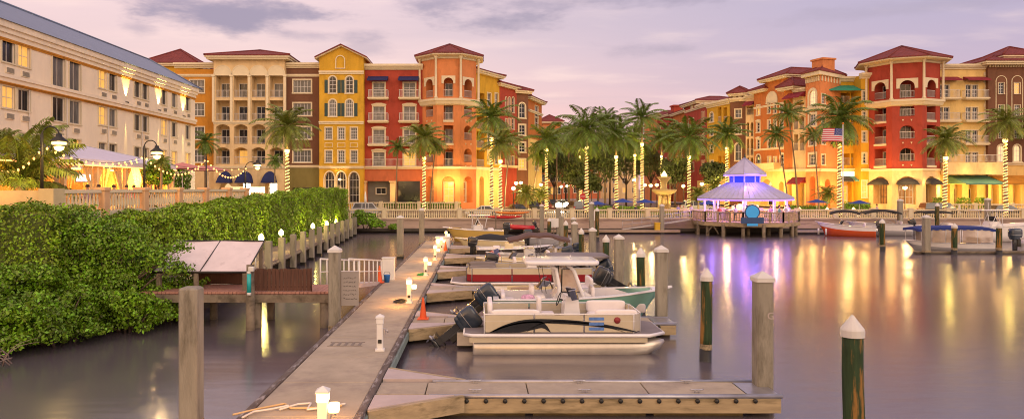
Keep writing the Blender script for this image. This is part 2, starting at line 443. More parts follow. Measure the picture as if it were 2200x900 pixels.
        return s.put(name, mb.mesh(name, [mt or M_NAVY]), u0, 0, z0)
    def band(s, pl, pr, py, hz=.3, out=.18, mt=None, name='string_course', z=None):
        u0, u1 = (s.U(pl), s.U(pr)) if pl is not None else (0, s.L)
        if z is None: z = s.Z(py, (u0 + u1) / 2)
        mb = MB(); mb.box(u0 - .03, u1 + .03, -out * .55, .0 - .002, z - hz, z - hz * .45); mb.box(u0 - .05, u1 + .05, -out, -.002, z - hz * .45, z)
        return s.put(name, mb.mesh(name, [mt or M_TRIM]))
    def cornice(s, pl, pr, py, hz=.7, out=.5, mt=None, z=None):
        u0, u1 = (s.U(pl), s.U(pr)) if pl is not None else (0, s.L)
        if z is None: z = s.Z(py, (u0 + u1) / 2)
        mb = MB()
        for k, (a, b) in enumerate(((0, .3), (.3, .6), (.6, 1))): mb.box(u0 - .03 - .03 * k, u1 + .03 + .03 * k, -out * (.3 + .35 * k), .4, z - hz * (1 - a), z - hz * (1 - b))
        return s.put('cornice', mb.mesh('cornice', [mt or M_TRIM]))
    def wall(s, u0, u1, z0, z1, mt, name='wall', thick=0.):
        for h in list(s.holes):     # shop fronts: a framed door or window stands in every deep ground floor opening
            if h[6] is not None and h[6].name in ('warm_interior', 'lit_window', 'lit_window_pale') and h[5] >= .9 and h[2] < 1.6 and h[2] >= z0 - 1e-3 and h[2] < z1 and (h[3] - h[2]) < 6:
                w = min(3.4, (h[1] - h[0]) * .8); hh = min(3.0, (h[3] - h[2]) * .78)
                s.winm((h[0] + h[1]) / 2, h[2] + .02, w, hh, 2 if w < 1.6 else 4, 3, 0, random.choice((M_PANE, M_LIT, M_SHOP)), .06, fm=random.choice((M_DARK, M_WHITE, M_DARK)), name='shop_window', hole=False, v=h[5] - .22)
        """front sheet with real openings and reveals; holes with a back material become recesses"""
        hs = [h for h in s.holes if h[2] >= z0 - 1e-3 and h[2] < z1 and h[0] < u1 and h[1] > u0]
        hs = [(max(h[0], u0), min(h[1], u1), h[2], min(h[3], z1), h[4], h[5], h[6]) for h in hs]
        mb = MB(); mats = [mt]
        us = sorted({u0, u1} | {h[0] for h in hs} | {h[1] for h in hs}); zs = sorted({z0, z1} | {h[2] for h in hs} | {h[3] for h in hs})
        for i in range(len(us) - 1):
            run = None
            for j in range(len(zs) - 1):
                uc, zc = (us[i] + us[i + 1]) / 2, (zs[j] + zs[j + 1]) / 2
                if us[i + 1] - us[i] < 1e-5 or zs[j + 1] - zs[j] < 1e-5: continue
                if any(h[0] < uc < h[1] and h[2] < zc < h[3] for h in hs): continue
                mb.quad((us[i], 0, zs[j]), (us[i + 1], 0, zs[j]), (us[i + 1], 0, zs[j + 1]), (us[i], 0, zs[j + 1]))
        for (a, b, c, d, arch, dep, back) in hs:
            w, h, m = b - a, d - c, (a + b) / 2
            o = [(m + x, c + z) for x, z in arc_pts(w, h, arch)]
            n = len(o)
            for i in range(n):
                p, q = o[i], o[(i + 1) % n]
                mb.quad((p[0], 0, p[1]), (q[0], 0, q[1]), (q[0], dep, q[1]), (p[0], dep, p[1]))
            if arch:
                for i in range(1, n - 2):
                    p, q = o[i], o[i + 1]
                    mb.quad((q[0], 0, q[1]), (p[0], 0, p[1]), (p[0], 0, d), (q[0], 0, d))
            if back is not None:
                if back not in mats: mats.append(back)
                mb.add([(x, dep, z) for x, z in reversed(o)], [tuple(range(n))], mats.index(back))
        return s.put(name, mb.mesh(name, mats))
    def shell(s, z0, z1, D, mt, name='rear_wall'):
        mb = MB(); L = s.L
        mb.quad((0, D, z0), (0, 0, z0), (0, 0, z1), (0, D, z1)); mb.quad((L, 0, z0), (L, D, z0), (L, D, z1), (L, 0, z1))
        mb.quad((L, D, z0), (0, D, z0), (0, D, z1), (L, D, z1)); mb.quad((0, 0, z1), (L, 0, z1), (L, D, z1), (0, D, z1))
        return s.put(name, mb.mesh(name, [mt]))
    def hip(s, u0, u1, v0, v1, z, h, ov=.7, fl=None, name='roof'):
        mb = MB(); a, b, c, d = u0 - ov, u1 + ov, v0 - ov, v1 + ov
        mb.box(a + .25, b - .25, c + .25, d - .25, z - .45, z - .2, 1); mb.box(a + .06, b - .06, c + .06, d - .06, z - .2, z, 1)
        W_, D_ = b - a, d - c; k = min(W_, D_) / 2
        if h > 50: h = ZW(h, s.Y((u0 + u1) / 2) + (c + k) * s.d.x) - s.zb - z
        if W_ >= D_: r0, r1 = (a + k, c + k), (b - k, c + k)
        else: r0, r1 = (a + k, c + k), (a + k, d - k)
        t = .14
        vs = [(a, c, z), (b, c, z), (b, d, z), (a, d, z), (a, c, z + t), (b, c, z + t), (b, d, z + t), (a, d, z + t), (*r0, z + h), (*r1, z + h)]
        fs = [(0, 1, 5, 4), (1, 2, 6, 5), (2, 3, 7, 6), (3, 0, 4, 7)]
        if W_ >= D_: fs += [(4, 5, 9, 8), (5, 6, 9), (6, 7, 8, 9), (7, 4, 8)]
        else: fs += [(4, 5, 8), (5, 6, 9, 8), (6, 7, 9), (7, 4, 8, 9)]
        mb.add(vs, fs, 0)
        ridge = [((a, c), r0), ((b, c), r1 if W_ >= D_ else r0), ((b, d), r1), ((a, d), r0 if W_ >= D_ else r1)]
        for p, q in ridge: mb.tube([(p[0], p[1], z + t), (q[0], q[1], z + h + .03)], .13, 6, 0)
        mb.tube([(*r0, z + h + .03), (*r1, z + h + .03)], .13, 6, 0)
        return s.put(name, mb.mesh(name, [M_TILE, M_TRIM]))
def building(name, label, pl, Yl, pr, Yr, zb=1.5, cat='building', group=None):
    a = (XW(pl, Yl), Yl); b = (XW(pr, Yr), Yr)
    root = thing(name, label, cat, (a[0], a[1], zb), math.atan2(b[1] - a[1], b[0] - a[0]), group)
    root.matrix_basis = Matrix.Translation((a[0], a[1], zb)) @ Matrix.Rotation(math.atan2(b[1] - a[1], b[0] - a[0]), 4, 'Z')
    return Frame(root, a, b, zb)
# ------------------------------------------------------------------ camera, sky, sun
cam = bpy.data.cameras.new('camera'); co = bpy.data.objects.new('camera', cam); COL.objects.link(co); scene.camera = co
co.location = (0, 0, H); co.rotation_euler = (PI / 2, 0, 0); cam.sensor_width = 36; cam.lens = 36 * F / 2200
cam.shift_x = (1100 - CX) / 2200; cam.shift_y = -(450 - CY) / 2200; cam.clip_start = .3; cam.clip_end = 6000
scene.view_settings.view_transform = 'Standard'; scene.view_settings.look = 'None'; scene.view_settings.exposure = EXPO; scene.view_settings.gamma = 1
scene.render.resolution_x = 1024; scene.render.resolution_y = 418
scene.cycles.use_denoising = True; scene.cycles.pixel_filter_type = 'BLACKMAN_HARRIS'; scene.cycles.filter_width = 1.05
try: scene.cycles.denoiser = 'OPENIMAGEDENOISE'
except Exception: pass
scene.cycles.max_bounces = 6; scene.cycles.diffuse_bounces = 3; scene.cycles.glossy_bounces = 3; scene.cycles.transmission_bounces = 3; scene.cycles.transparent_max_bounces = 6
scene.cycles.caustics_reflective = False; scene.cycles.caustics_refractive = False; scene.cycles.sample_clamp_indirect = 4; scene.cycles.blur_glossy = .5

world = bpy.data.worlds.new('World'); scene.world = world; world.use_nodes = True
nt = world.node_tree; N = nt.nodes; Lk = nt.links; N.clear()
out = N.new('ShaderNodeOutputWorld'); bg = N.new('ShaderNodeBackground'); Lk.new(bg.outputs[0], out.inputs[0])
def nd(t, **kw):
    n = N.new(t)
    for k, v in kw.items(): setattr(n, k, v)
    return n
def mth(op, a, b=None, c=None, clamp=False):
    n = nd('ShaderNodeMath', operation=op); n.use_clamp = clamp
    for i, x in enumerate((a, b, c)):
        if x is None: continue
        if isinstance(x, (int, float)): n.inputs[i].default_value = x
        else: Lk.new(x, n.inputs[i])
    return n.outputs[0]
def mixc(fac, a, b):
    n = nd('ShaderNodeMix', data_type='RGBA'); 
    if isinstance(fac, (int, float)): n.inputs['Factor'].default_value = fac
    else: Lk.new(fac, n.inputs['Factor'])
    for nm, x in (('A', a), ('B', b)):
        if isinstance(x, tuple): n.inputs[nm].default_value = (*x, 1)
        else: Lk.new(x, n.inputs[nm])
    return n.outputs['Result']
tc = nd('ShaderNodeTexCoord'); sep = nd('ShaderNodeSeparateXYZ'); Lk.new(tc.outputs['Generated'], sep.inputs[0])
x, y, z = sep.outputs
sky = nd('ShaderNodeTexSky', sky_type='NISHITA'); sky.sun_disc = False; sky.sun_elevation = R(5); sky.sun_rotation = R(200); sky.air_density = 1.5; sky.dust_density = 2.5
zc0 = mth('MAXIMUM', z, 0.0)
def ss(v, lo, hi):
    n = nd('ShaderNodeMapRange', interpolation_type='SMOOTHSTEP'); n.inputs['From Min'].default_value = lo; n.inputs['From Max'].default_value = hi; Lk.new(v, n.inputs['Value']); return n.outputs['Result']
up = ss(zc0, .0, .30)
right = ss(x, -.35, .62)
hor = mixc(right, (.86, .57, .52), (.54, .37, .50))      # afterglow band above the roofs
zen = mixc(right, (.72, .53, .58), (.34, .30, .48))
col = mixc(up, hor, zen)
pinkm = mth('MULTIPLY', mth('SUBTRACT', 1.0, ss(zc0, .02, .20)), mth('SUBTRACT', 1.0, ss(mth('ABSOLUTE', mth('SUBTRACT', x, .10)), .0, .35)))
col = mixc(mth('MULTIPLY', pinkm, .55), col, (.88, .49, .50))
# long thin clouds: noise on a plane above the ground
zz = mth('ADD', zc0, .09)
cv = nd('ShaderNodeCombineXYZ'); Lk.new(mth('DIVIDE', x, zz), cv.inputs[0]); Lk.new(mth('DIVIDE', y, zz), cv.inputs[1])
mp = nd('ShaderNodeMapping'); mp.inputs['Scale'].default_value = (.55, .95, 1); mp.inputs['Location'].default_value = (3.1, 1.7, 0); Lk.new(cv.outputs[0], mp.inputs['Vector'])
n1 = nd('ShaderNodeTexNoise'); n1.inputs['Scale'].default_value = 1.0; n1.inputs['Detail'].default_value = 7; n1.inputs['Roughness'].default_value = .55; n1.inputs['Distortion'].default_value = .4
Lk.new(mp.outputs[0], n1.inputs['Vector'])
c1 = ss(n1.outputs['Fac'], .46, .72)
col = mixc(mth('MULTIPLY', c1, .32), col, (.44, .36, .47))
n2 = nd('ShaderNodeTexNoise'); n2.inputs['Scale'].default_value = 2.3; n2.inputs['Detail'].default_value = 6; Lk.new(mp.outputs[0], n2.inputs['Vector'])
c2 = ss(n2.outputs['Fac'], .50, .72)
col = mixc(mth('MULTIPLY', c2, .35), col, (.95, .70, .64))
# a few separate mauve clouds, each at its own bearing
wob = nd('ShaderNodeTexNoise'); wob.inputs['Scale'].default_value = 9; wob.inputs['Detail'].default_value = 5; wob.inputs['Roughness'].default_value = .6
mpw = nd('ShaderNodeMapping'); mpw.inputs['Scale'].default_value = (1, 1, 3.2); Lk.new(tc.outputs['Generated'], mpw.inputs['Vector']); Lk.new(mpw.outputs[0], wob.inputs['Vector'])
wv = mth('MULTIPLY', mth('SUBTRACT', wob.outputs['Fac'], .5), 3.4)
for (px, py, wx, wy, k) in ((480, 38, 150, 46, 1.0), (395, 4, 240, 28, .8), (1060, 42, 130, 26, .9), (655, 76, 130, 16, .5), (300, 62, 45, 16, .5), (785, 108, 80, 22, .4), (1420, 108, 130, 24, .55), (1290, 4, 440, 28, .8), (1960, 20, 330, 22, .35), (560, 150, 60, 12, .25)):
    d = Vector(((px - CX) / F, 1, (CY - py) / F)); ln = d.length; d.normalize()
    a = mth('DIVIDE', mth('SUBTRACT', x, d.x), wx / F / ln); b = mth('DIVIDE', mth('SUBTRACT', z, d.z), wy / F / ln)
    r2 = mth('SQRT', mth('ADD', mth('MULTIPLY', a, a), mth('MULTIPLY', b, b)))
    m_ = mth('SUBTRACT', 1.0, ss(mth('ADD', r2, wv), .15, 1.25))
    m_ = mth('MULTIPLY', m_, mth('GREATER_THAN', y, 0.0))
    col = mixc(mth('MULTIPLY', m_, k), col, (.30, .24, .36))
# brighter evening glow behind the viewer, added to light the facades
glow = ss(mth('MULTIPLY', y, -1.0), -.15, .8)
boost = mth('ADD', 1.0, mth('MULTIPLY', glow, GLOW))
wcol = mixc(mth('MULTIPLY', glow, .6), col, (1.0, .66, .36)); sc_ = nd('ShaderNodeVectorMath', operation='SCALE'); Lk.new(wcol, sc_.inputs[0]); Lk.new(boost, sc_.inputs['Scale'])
ns = nd('ShaderNodeVectorMath', operation='SCALE'); Lk.new(sky.outputs[0], ns.inputs[0]); ns.inputs['Scale'].default_value = .35
ad = nd('ShaderNodeVectorMath', operation='ADD'); Lk.new(sc_.outputs[0], ad.inputs[0])
ns2 = nd('ShaderNodeVectorMath', operation='SCALE'); Lk.new(ns.outputs[0], ns2.inputs[0]); ns2.inputs['Scale'].default_value = .1
Lk.new(ns2.outputs[0], ad.inputs[1])
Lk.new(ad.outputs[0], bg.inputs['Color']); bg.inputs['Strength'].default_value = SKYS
sun = bpy.data.lights.new('afterglow_sun', 'SUN'); sun.energy = SUNE; sun.angle = R(35); sun.color = (1, .80, .62)
so = bpy.data.objects.new('afterglow_sun', sun); COL.objects.link(so); so.rotation_euler = Vector((-.9, .9, -.55)).to_track_quat('-Z', 'Y').to_euler()

# ------------------------------------------------------------------ ground, water, seawall
def water_mat():
    m = bpy.data.materials.new('bay_water'); m.use_nodes = True; nt = m.node_tree; N = nt.nodes; Lk = nt.links; b = N['Principled BSDF']
    b.inputs['Base Color'].default_value = (.11, .092, .105, 1); b.inputs['Roughness'].default_value = .13; b.inputs['IOR'].default_value = 2.8
    b.inputs['Specular Tint'].default_value = (1, 1, 1, 1)
    g = N.new('ShaderNodeNewGeometry'); mp = N.new('ShaderNodeMapping'); mp.inputs['Scale'].default_value = (.5, 1.6, 1); Lk.new(g.outputs['Position'], mp.inputs['Vector'])
    n = N.new('ShaderNodeTexNoise'); n.inputs['Scale'].default_value = 1.4; n.inputs['Detail'].default_value = 1.5; Lk.new(mp.outputs[0], n.inputs['Vector'])
    bp = N.new('ShaderNodeBump'); bp.inputs['Strength'].default_value = .06; bp.inputs['Distance'].default_value = .1; Lk.new(n.outputs['Fac'], bp.inputs['Height']); Lk.new(bp.outputs['Normal'], b.inputs['Normal'])
    n3 = N.new('ShaderNodeTexNoise'); n3.inputs['Scale'].default_value = .05; n3.inputs['Detail'].default_value = 0; Lk.new(g.outputs['Position'], n3.inputs['Vector'])
    r = N.new('ShaderNodeMapRange'); r.inputs['From Min'].default_value = .35; r.inputs['From Max'].default_value = .65; r.inputs['To Min'].default_value = .17; r.inputs['To Max'].default_value = .23; Lk.new(n3.outputs['Fac'], r.inputs['Value']); Lk.new(r.outputs[0], b.inputs['Roughness'])
    return m
mb = MB(); mb.quad((-300, -300, 0), (600, -300, 0), (600, 79.4, 0), (-300, 79.4, 0)); struct(mb.build('water', water_mat()))
mb = MB(); mb.quad((-600, 79.2, 1.5), (900, 79.2, 1.5), (900, 3000, 1.5), (-600, 3000, 1.5)); struct(mb.build('ground', M_PLAZA))
mb = MB(); mb.quad((-16, 80, 1.504), (110, 80, 1.504), (110, 91.5, 1.504), (-16, 91.5, 1.504)); mb.quad((7, 91.5, 1.504), (33, 91.5, 1.504), (24, 240, 1.504), (10, 240, 1.504)); struct(mb.build('road', M_ASPH))
mb = MB()
for x0, x1, y0, y1 in ((-24, 7, 91.7, 130), (36, 120, 92.5, 130)): mb.box(x0, x1, y0, y1, 1.35, 1.95 if x0 > 0 else 2.2)
struct(mb.build('pavement', M_PLAZA))
mb = MB(); mb.box(15, 19, 96, 230, 1.4, 1.64); struct(mb.build('grass_median', M_GRASS))
mb = MB(); mb.box(23, 36, 92.5, 100, 1.4, 1.7); struct(mb.build('lawn', M_GRASS))

def seawall():
    t = thing('seawall', 'long pale seawall with a stained foot and a cream balustrade above the bay', 'seawall', (0, 79, 0))
    mb = MB(); mb.box(-15, 130, 0, .5, .35, 1.45); mb.box(-15, 130, -.02, .5, -1, .35, 1); mb.box(-15, 130, -.14, .6, 1.45, 1.6, 0); mb.build('wall', [M_WALLC, M_WETW], t)
    mb = MB(); mb.box(0, 0, 0, 0, 0, 0)
    prof = [(.075, 0), (.075, .08), (.045, .12), (.09, .35), (.05, .58), (.04, .66), (.07, .72), (.07, .8)]
    def bay(L, n):
        mb = MB(); mb.box(0, L, -.1, .14, 0, .1); mb.box(0, L, -.12, .16, .9, 1.05)
        for i in range(n): mb.lathe(prof, ((i + .5) * L / n, .02, .1), 6)
        return mb.mesh('balustrade', [M_TRIM])
    L = 4.25; me = bay(L - .5, 15); pm = MB(); pm.cbox(-.25, .25, -.18, .22, 0, 1.08, .03); pm.cbox(-.3, .3, -.23, .27, 1.08, 1.18, .03); pme = pm.mesh('pier', [M_TRIM])
    for i in range(34):
        x = -15 + i * L
        link('balustrade', me, t, (x + .25, 0, 1.6)); link('pier', pme, t, (x, 0, 1.6))
    mb = MB(); mb.box(-14, 130, -.8, -.02, .22, .5); mb.build('ledge', [M_WETW], t)
seawall()
# second balustrade and hedges in front of the buildings
def terrace_rail(label, x0, x1, Y, z):
    t = thing('balustrade', label, 'balustrade', (x0, Y, z))
    mb = MB(); L = x1 - x0; mb.box(0, L, -.1, .1, 0, .1); mb.box(0, L, -.12, .12, .85, 1.0); mb.build('rail', [M_TRIM], t)
    n = int(L / .32); mb = MB()
    for i in range(n): mb.lathe([(.08, .1), (.05, .16), (.1, .4), (.05, .7), (.08, .85)], ((i + .5) * L / n, 0, 0), 6)
    mb.build('balusters', [M_TRIM], t)
    for k in range(int(L / 5) + 1): mb = MB(); mb.cbox(-.22, .22, -.22, .22, 0, 1.12, .03); mb.build('pier', [M_TRIM], t, (min(k * 5, L), 0, 0))
terrace_rail('cream balustrade in front of the red townhouse, behind the parked silver car', -18, -2.5, 92.2, 2.2)
terrace_rail('cream balustrade on the pavement before the yellow and brown buildings at the right', 61, 84, 93, 1.95)

# shore bank on the left
def bank():
    xs = np.linspace(-60, -9, 52); ys = np.linspace(6, 82, 60); V = []
    def shore(y): return -14.0 - .5 * math.sin(y * .35) - max(0, (22 - y)) * .35 + min(2.0, max(0, y - 24) * .6) - (max(0, y - 30) * .05)
    def hgt(x, y):
        d = shore(y) - x
        h = -1 + 2.2 * (1 - math.exp(-max(0, d + 1.0) * .8)) if d > -1 else -1.2
        return min(1.3, h) + .12 * math.sin(x * 2.1 + y) * (1 if d > 0 else 0)
    mb = MB(); mb.grid(lambda a, b: (-60 + 51 * a, 6 + 76 * b, hgt(-60 + 51 * a, 6 + 76 * b)), 60, 70)
    struct(mb.build('shore_bank', mat('wet_soil', (.05, .04, .025), rough=.95, var=.3, scale=2, bump=.4, bscale=6)))
bank()
mb = MB(); mb.box(-70, -17.35, 28.2, 86, .5, 3.9); struct(mb.build('terrace', M_PLAZA))

# ------------------------------------------------------------------ terrace wall with balustrade
t = thing('terrace_wall', 'cream terrace wall with orange lit piers and baluster panels above the hedge', 'wall', (-17.2, 28, 3.0))
ys = [28, 31.8, 35.6, 39.7, 43.6, 47.6, 51.2]
M_PIER = mat('peach_pier', (.70, .42, .22), rough=.8, var=.1)
M_BEIGE = mat('beige_render', (.56, .46, .26), rough=.85, var=.1)
for i, y in enumerate(ys):
    if i: mb = MB(); mb.cbox(-.25, .25, -.25, .25, .55, 2.0, .03); mb.cbox(-.3, .3, -.3, .3, 1.9, 2.06, .03); mb.build('pier', [M_PIER], t, (0, y - 28, 0))
    if i < len(ys) - 1:
        L = ys[i + 1] - y - .5; mb = MB(); mb.box(-.12, .12, 0, L, .75, 1.0); mb.box(-.14, .14, 0, L, 1.8, 1.95)
        n = int(L / .26)
        for k in range(n): mb.lathe([(.06, 1.0), (.045, 1.08), (.085, 1.3), (.045, 1.6), (.06, 1.8)], (0, (k + .5) * L / n, 0), 6)
        mb.build('balustrade', [M_TRIM], t, (0, y - 28 + .25, 0))
mb = MB(); mb.box(-.15, .1, .0, 24, -2, .74); mb.build('wall', [M_HOT], t)
mb = MB(); mb.box(-.3, .3, -.3, .45, -2, 2.0); mb.box(-3.2, -.31, -.15, .1, -2, 1.92); mb.box(-12, -3.2, -.9, -.6, -2, 1.9); mb.box(-3.5, -3.2, -.9, .1, -2, 1.94); mb.build('corner_wall', [M_BEIGE], t)
mb = MB(); mb.box(-12, -3.6, -1.0, -.905, -.2, 1.55); mb.build('dark_panel', [mat('dark_green_panel', (.04, .05, .02), rough=.6, var=.2)], t)

# ------------------------------------------------------------------ floating dock
DX0, DX1, DZ = -4.75, -2.3, .5
def dock():
    t = thing('floating_dock', 'long grey floating dock running straight out towards the buildings', 'dock', (-3.5, 10, 0))
    y = 4.0; k = 0
    js = [4.0]
    while y < 60: y = min(60, y + 2.45); js.append(y)
    for i in range(len(js) - 1):
        mb = MB(); mb.cbox(DX0 + .16 + 3.5, DX1 - .16 + 3.5, js[i] - 10 + .012, js[i + 1] - 10 - .012, .12, DZ, .012); mb.build('deck_section', [M_CON], t)
    for nm, x0, x1 in (('left_edge', DX0, DX0 + .15), ('right_edge', DX1 - .15, DX1)):
        mb = MB()
        for i in range(0, len(js) - 1, 2):
            a, b = js[i], js[min(i + 2, len(js) - 1)]; mb.cbox(x0 + 3.5, x1 + 3.5, a - 10 + .01, b - 10 - .01, .16, DZ + .035, .02)
        mb.build('edge_board', [M_WOODE], t)
        mb = MB(); xx = x0 - .05 if nm == 'left_edge' else x1; mb.box(xx + 3.5, xx + .05 + 3.5, -6, 50, .2, .42); mb.build('rub_strip', [M_RUBR if nm == 'left_edge' else M_RUB], t)
    mb = MB(); mb.box(DX0 + .25 + 3.5, DX1 - .25 + 3.5, -6, 50, -.35, .119); mb.build('float', [M_WETW], t)
    mb = MB()
    for i in range(5): mb.box(-.45 + i * .2, -.37 + i * .2, -.22, .22, 0, .012)
    mb.box(-.5, .5, -.25, -.21, 0, .014); mb.box(-.5, .5, .21, .25, 0, .014); mb.build('hatch', [mat('faded_grate', (.24, .20, .16), rough=.7, var=.2)], t, (-.35, 10.2, DZ))
M_WOODE = mat('worn_dock_edge', (.13, .10, .085), rough=.85, var=.35, scale=3.0, stretch=(3, .8, 3), dirt=(.36, .33, .32), dscale=2.4, dlo=.52, dhi=.62, bump=.5, bscale=20)
M_RUB = mat('grey_green_rub_strip', (.25, .32, .28), rough=.6, var=.25, scale=3)
M_RUBR = mat('reddish_rub_strip', (.26, .13, .12), rough=.7, var=.35, scale=2)
M_DOCKW = mat('dock_side_timber', (.40, .31, .18), rough=.8, var=.25, scale=2.0, stretch=(.6, 2, 4), dirt=(.14, .11, .05), dscale=1.5, dlo=.5, dhi=.7)
M_CONL = mat('pale_concrete', (.50, .42, .40), rough=.8, var=.12, scale=1.4)
M_GALV = mat('galvanised_steel', (.45, .44, .46), rough=.35, metal=.7, var=.15, scale=3)
M_FLOAT = mat('algae_float', (.13, .09, .025), rough=.7, var=.5, scale=3, stretch=(1, 1, 3))
dock()
def finger(i, Y, L, label):
    t = thing('finger_pier', label, 'pier', (DX1, Y, 0), 0, 'finger piers along the floating dock')
    w = .55
    segs = [0, 1.1, L * .38, L * .68, L - .7]
    for a, b in zip(segs[:-1], segs[1:]): mb = MB(); mb.cbox(a + .012, b - .012, -w + .09, w - .09, .3, DZ - .02, .012); mb.build('deck_section', [M_CON], t)
    for sy in (-1, 1):
        mb = MB(); mb.cbox(1.25, L, sy * w - .05, sy * w + .05, .1, DZ - .03, .02, 0)
        mb.tube([(1.2, sy * (w + .02), DZ - .04), (L + .02, sy * (w + .02), DZ - .04)], .055, 8, 1)
        for k in range(int((L - 1.5) / .42)): xk = 1.6 + k * .42; mb.tube([(xk, sy * (w + .05), DZ - .13), (xk, sy * (w + .085), DZ - .13)], .05, 8, 2)
        mb.build('side_beam', [M_DOCKW, M_GALV, M_DARK], t)
        mb = MB(); mb.prism([(0.02, sy * 1.62), (.02, sy * (w + .08)), (1.75, sy * (w + .08))][::sy], .36, DZ + .012, 0); mb.build('gusset', [M_CONL], t)
        mb = MB(); p = Vector((.04, sy * 1.72, .3)); q = Vector((1.95, sy * (w + .08), .3)); d = (q - p).normalized(); nrm = Vector((-d.y, d.x, 0)) * .05
        mb.add([p - nrm + Vector((0, 0, -.16)), q - nrm + Vector((0, 0, -.16)), q + nrm + Vector((0, 0, -.16)), p + nrm + Vector((0, 0, -.16)), p - nrm + Vector((0, 0, .2)), q - nrm + Vector((0, 0, .2)), q + nrm + Vector((0, 0, .2)), p + nrm + Vector((0, 0, .2))],
               [(0, 3, 2, 1), (4, 5, 6, 7), (0, 1, 5, 4), (1, 2, 6, 5), (2, 3, 7, 6), (3, 0, 4, 7)]); mb.build('gusset_beam', [M_DOCKW], t)
    mb = MB()
    for a, b in zip(segs[:-1], segs[1:]): mb.box(a + .1, b - .08, -w + .12, w - .12, -.3, .298)
    mb.box(L - .5, L - .1, -.2, .2, -.3, .28); mb.build('float', [M_FLOAT], t)
    mb = MB(); mb.box(L - .68, L, -w + .055, w - .055, .28, DZ - .03) ; mb.build('end_bracket', [M_GALV], t)
    for x in (2.2, L * .52, L * .8):
        for sy in (-1, 1):
            mb = MB(); mb.box(-.05, -.03, -.02, .02, 0, .06); mb.box(.03, .05, -.02, .02, 0, .06); mb.tube([(-.15, 0, .075), (-.06, 0, .06), (.06, 0, .06), (.15, 0, .075)], .018, 6); mb.build('cleat', [M_GALV], t, (x, sy * (w - .18), DZ - .018))
    return t
finger(0, 15.85, 8.9, 'nearest finger pier, empty of boats, with round bolt holes along its side')
FY = [15.85, 24.0, 31.6, 39.2, 46.6, 53.8]
labs = ['', 'second finger pier, holding the orange cone, behind the swooshed pontoon boat', 'third finger pier, between the cream bowrider and the maroon pontoon boat', 'fourth finger pier, just beyond the maroon pontoon boat', 'fifth finger pier along the dock, beside the brown canopy boat', 'sixth and farthest finger pier along the dock']
for i in range(1, 6): finger(i, FY[i], 8.9, labs[i])

# ------------------------------------------------------------------ piles
M_BARN = mat('barnacles', (.30, .24, .15), rough=.95, var=.6, scale=14, bump=1, bscale=30)
def square_pile(label, x, y, ztop, w=.4, cap=True, group='square concrete mooring piles'):
    t = thing('mooring_pile', label, 'pile', (x, y, 0), random.uniform(-.03, .03), group)
    h = w / 2; c = .035
    mb = MB(); mb.cbox(-h, h, -h, h, .15, ztop - (.08 if cap else 0), c); mb.build('shaft', [M_PILE], t)
    mb = MB(); mb.cbox(-h - .004, h + .004, -h - .004, h + .004, -1.5, .15, c); mb.build('wet_foot', [M_PILEW], t)
    mb = MB(); mb.cbox(-h - .008, h + .008, -h - .008, h + .008, .14, .34, c); mb.build('barnacle_band', [M_BARN], t)
    if cap:
        mb = MB(); k = h + .03; mb.cbox(-k, k, -k, k, ztop - .14, ztop - .05, .02); mb.add([(-k, -k, ztop - .05), (k, -k, ztop - .05), (k, k, ztop - .05), (-k, k, ztop - .05), (0, 0, ztop + .1)], [(0, 1, 4), (1, 2, 4), (2, 3, 4), (3, 0, 4)]); mb.build('cap', [M_CAP], t)
    return t
def round_pile(label, x, y, ztop, r=.17, cap=True, group='round green timber piles'):
    t = thing('mooring_pile', label, 'pile', (x, y, 0), random.uniform(0, 6), group); t.rotation_euler[0] = random.uniform(-.012, .012); t.rotation_euler[1] = random.uniform(-.015, .015)
    mb = MB(); n = 6; ph = random.uniform(0, 9)
    mb.tube([(.005 * math.sin(ph + i), .005 * math.cos(ph + i * 1.3), .35 + (ztop - .45) * i / n) for i in range(n + 1)], [r * (1.03 - .06 * i / n) for i in range(n + 1)], 14); mb.build('shaft', [M_PILEG], t)
    mb = MB(); mb.tube([(0, 0, -1.5), (0.01, 0, .36)], r * 1.05, 14); mb.build('wet_foot', [M_PILEW], t)
    mb = MB(); mb.tube([(0, 0, .34), (0, 0, .5)], [r * 1.07, r * 1.045], 14, cap=False); mb.build('barnacle_band', [M_BARN], t)
    if cap: mb = MB(); mb.lathe([(r * 1.1, ztop - .2), (r * 1.12, ztop - .08), (r * 1.05, ztop - .05), (.02, ztop + .17)], n=16, smooth=False); mb.build('cap', [M_CAP], t)
    return t
sp = square_pile('tall square pile with a white pyramid cap at the end of the nearest finger pier', 6.55, 16.15, 3.0, .38)
def textmesh(txt, size, m, parent, loc, rot, ext=.004):
    c = bpy.data.curves.new('lettering', 'FONT'); c.body = txt; c.size = size; c.extrude = ext; c.align_x = 'CENTER'; c.materials.append(m)
    tmp = bpy.data.objects.new('lettering_curve', c); COL.objects.link(tmp); dg = bpy.context.evaluated_depsgraph_get(); me = bpy.data.meshes.new_from_object(tmp.evaluated_get(dg)); bpy.data.objects.remove(tmp)
    me.materials.clear(); me.materials.append(m)
    o = bpy.data.objects.new('lettering', me); COL.objects.link(o); o.location = loc; o.rotation_euler = rot
    if parent is not None: o.parent = parent
    return o
textmesh('G', .22, MATS.get('pale_concrete') or M_CON, sp, (.11, -.197, 2.02), (PI / 2, 0, .0))
square_pile('bare square pile standing alone in the left foreground, nearest of all', -5.86, 14.2, 3.0, .38, cap=False)
square_pile('white capped square pile at the left edge of the dock beside the notice board', -4.98, 24.05, 2.95, .38)
for (Y, zt, lab) in ((24.75, 2.9, 'square pile at the tip of the second finger pier, right of the mint green bow'), (32.3, 2.8, 'square pile at the tip of the third finger pier, between two green piles'), (39.8, 2.7, 'square pile at the tip of the fourth finger pier'), (47.3, 2.7, 'square pile at the tip of the fifth finger pier')):
    square_pile(lab, 6.45, Y, zt, .38)
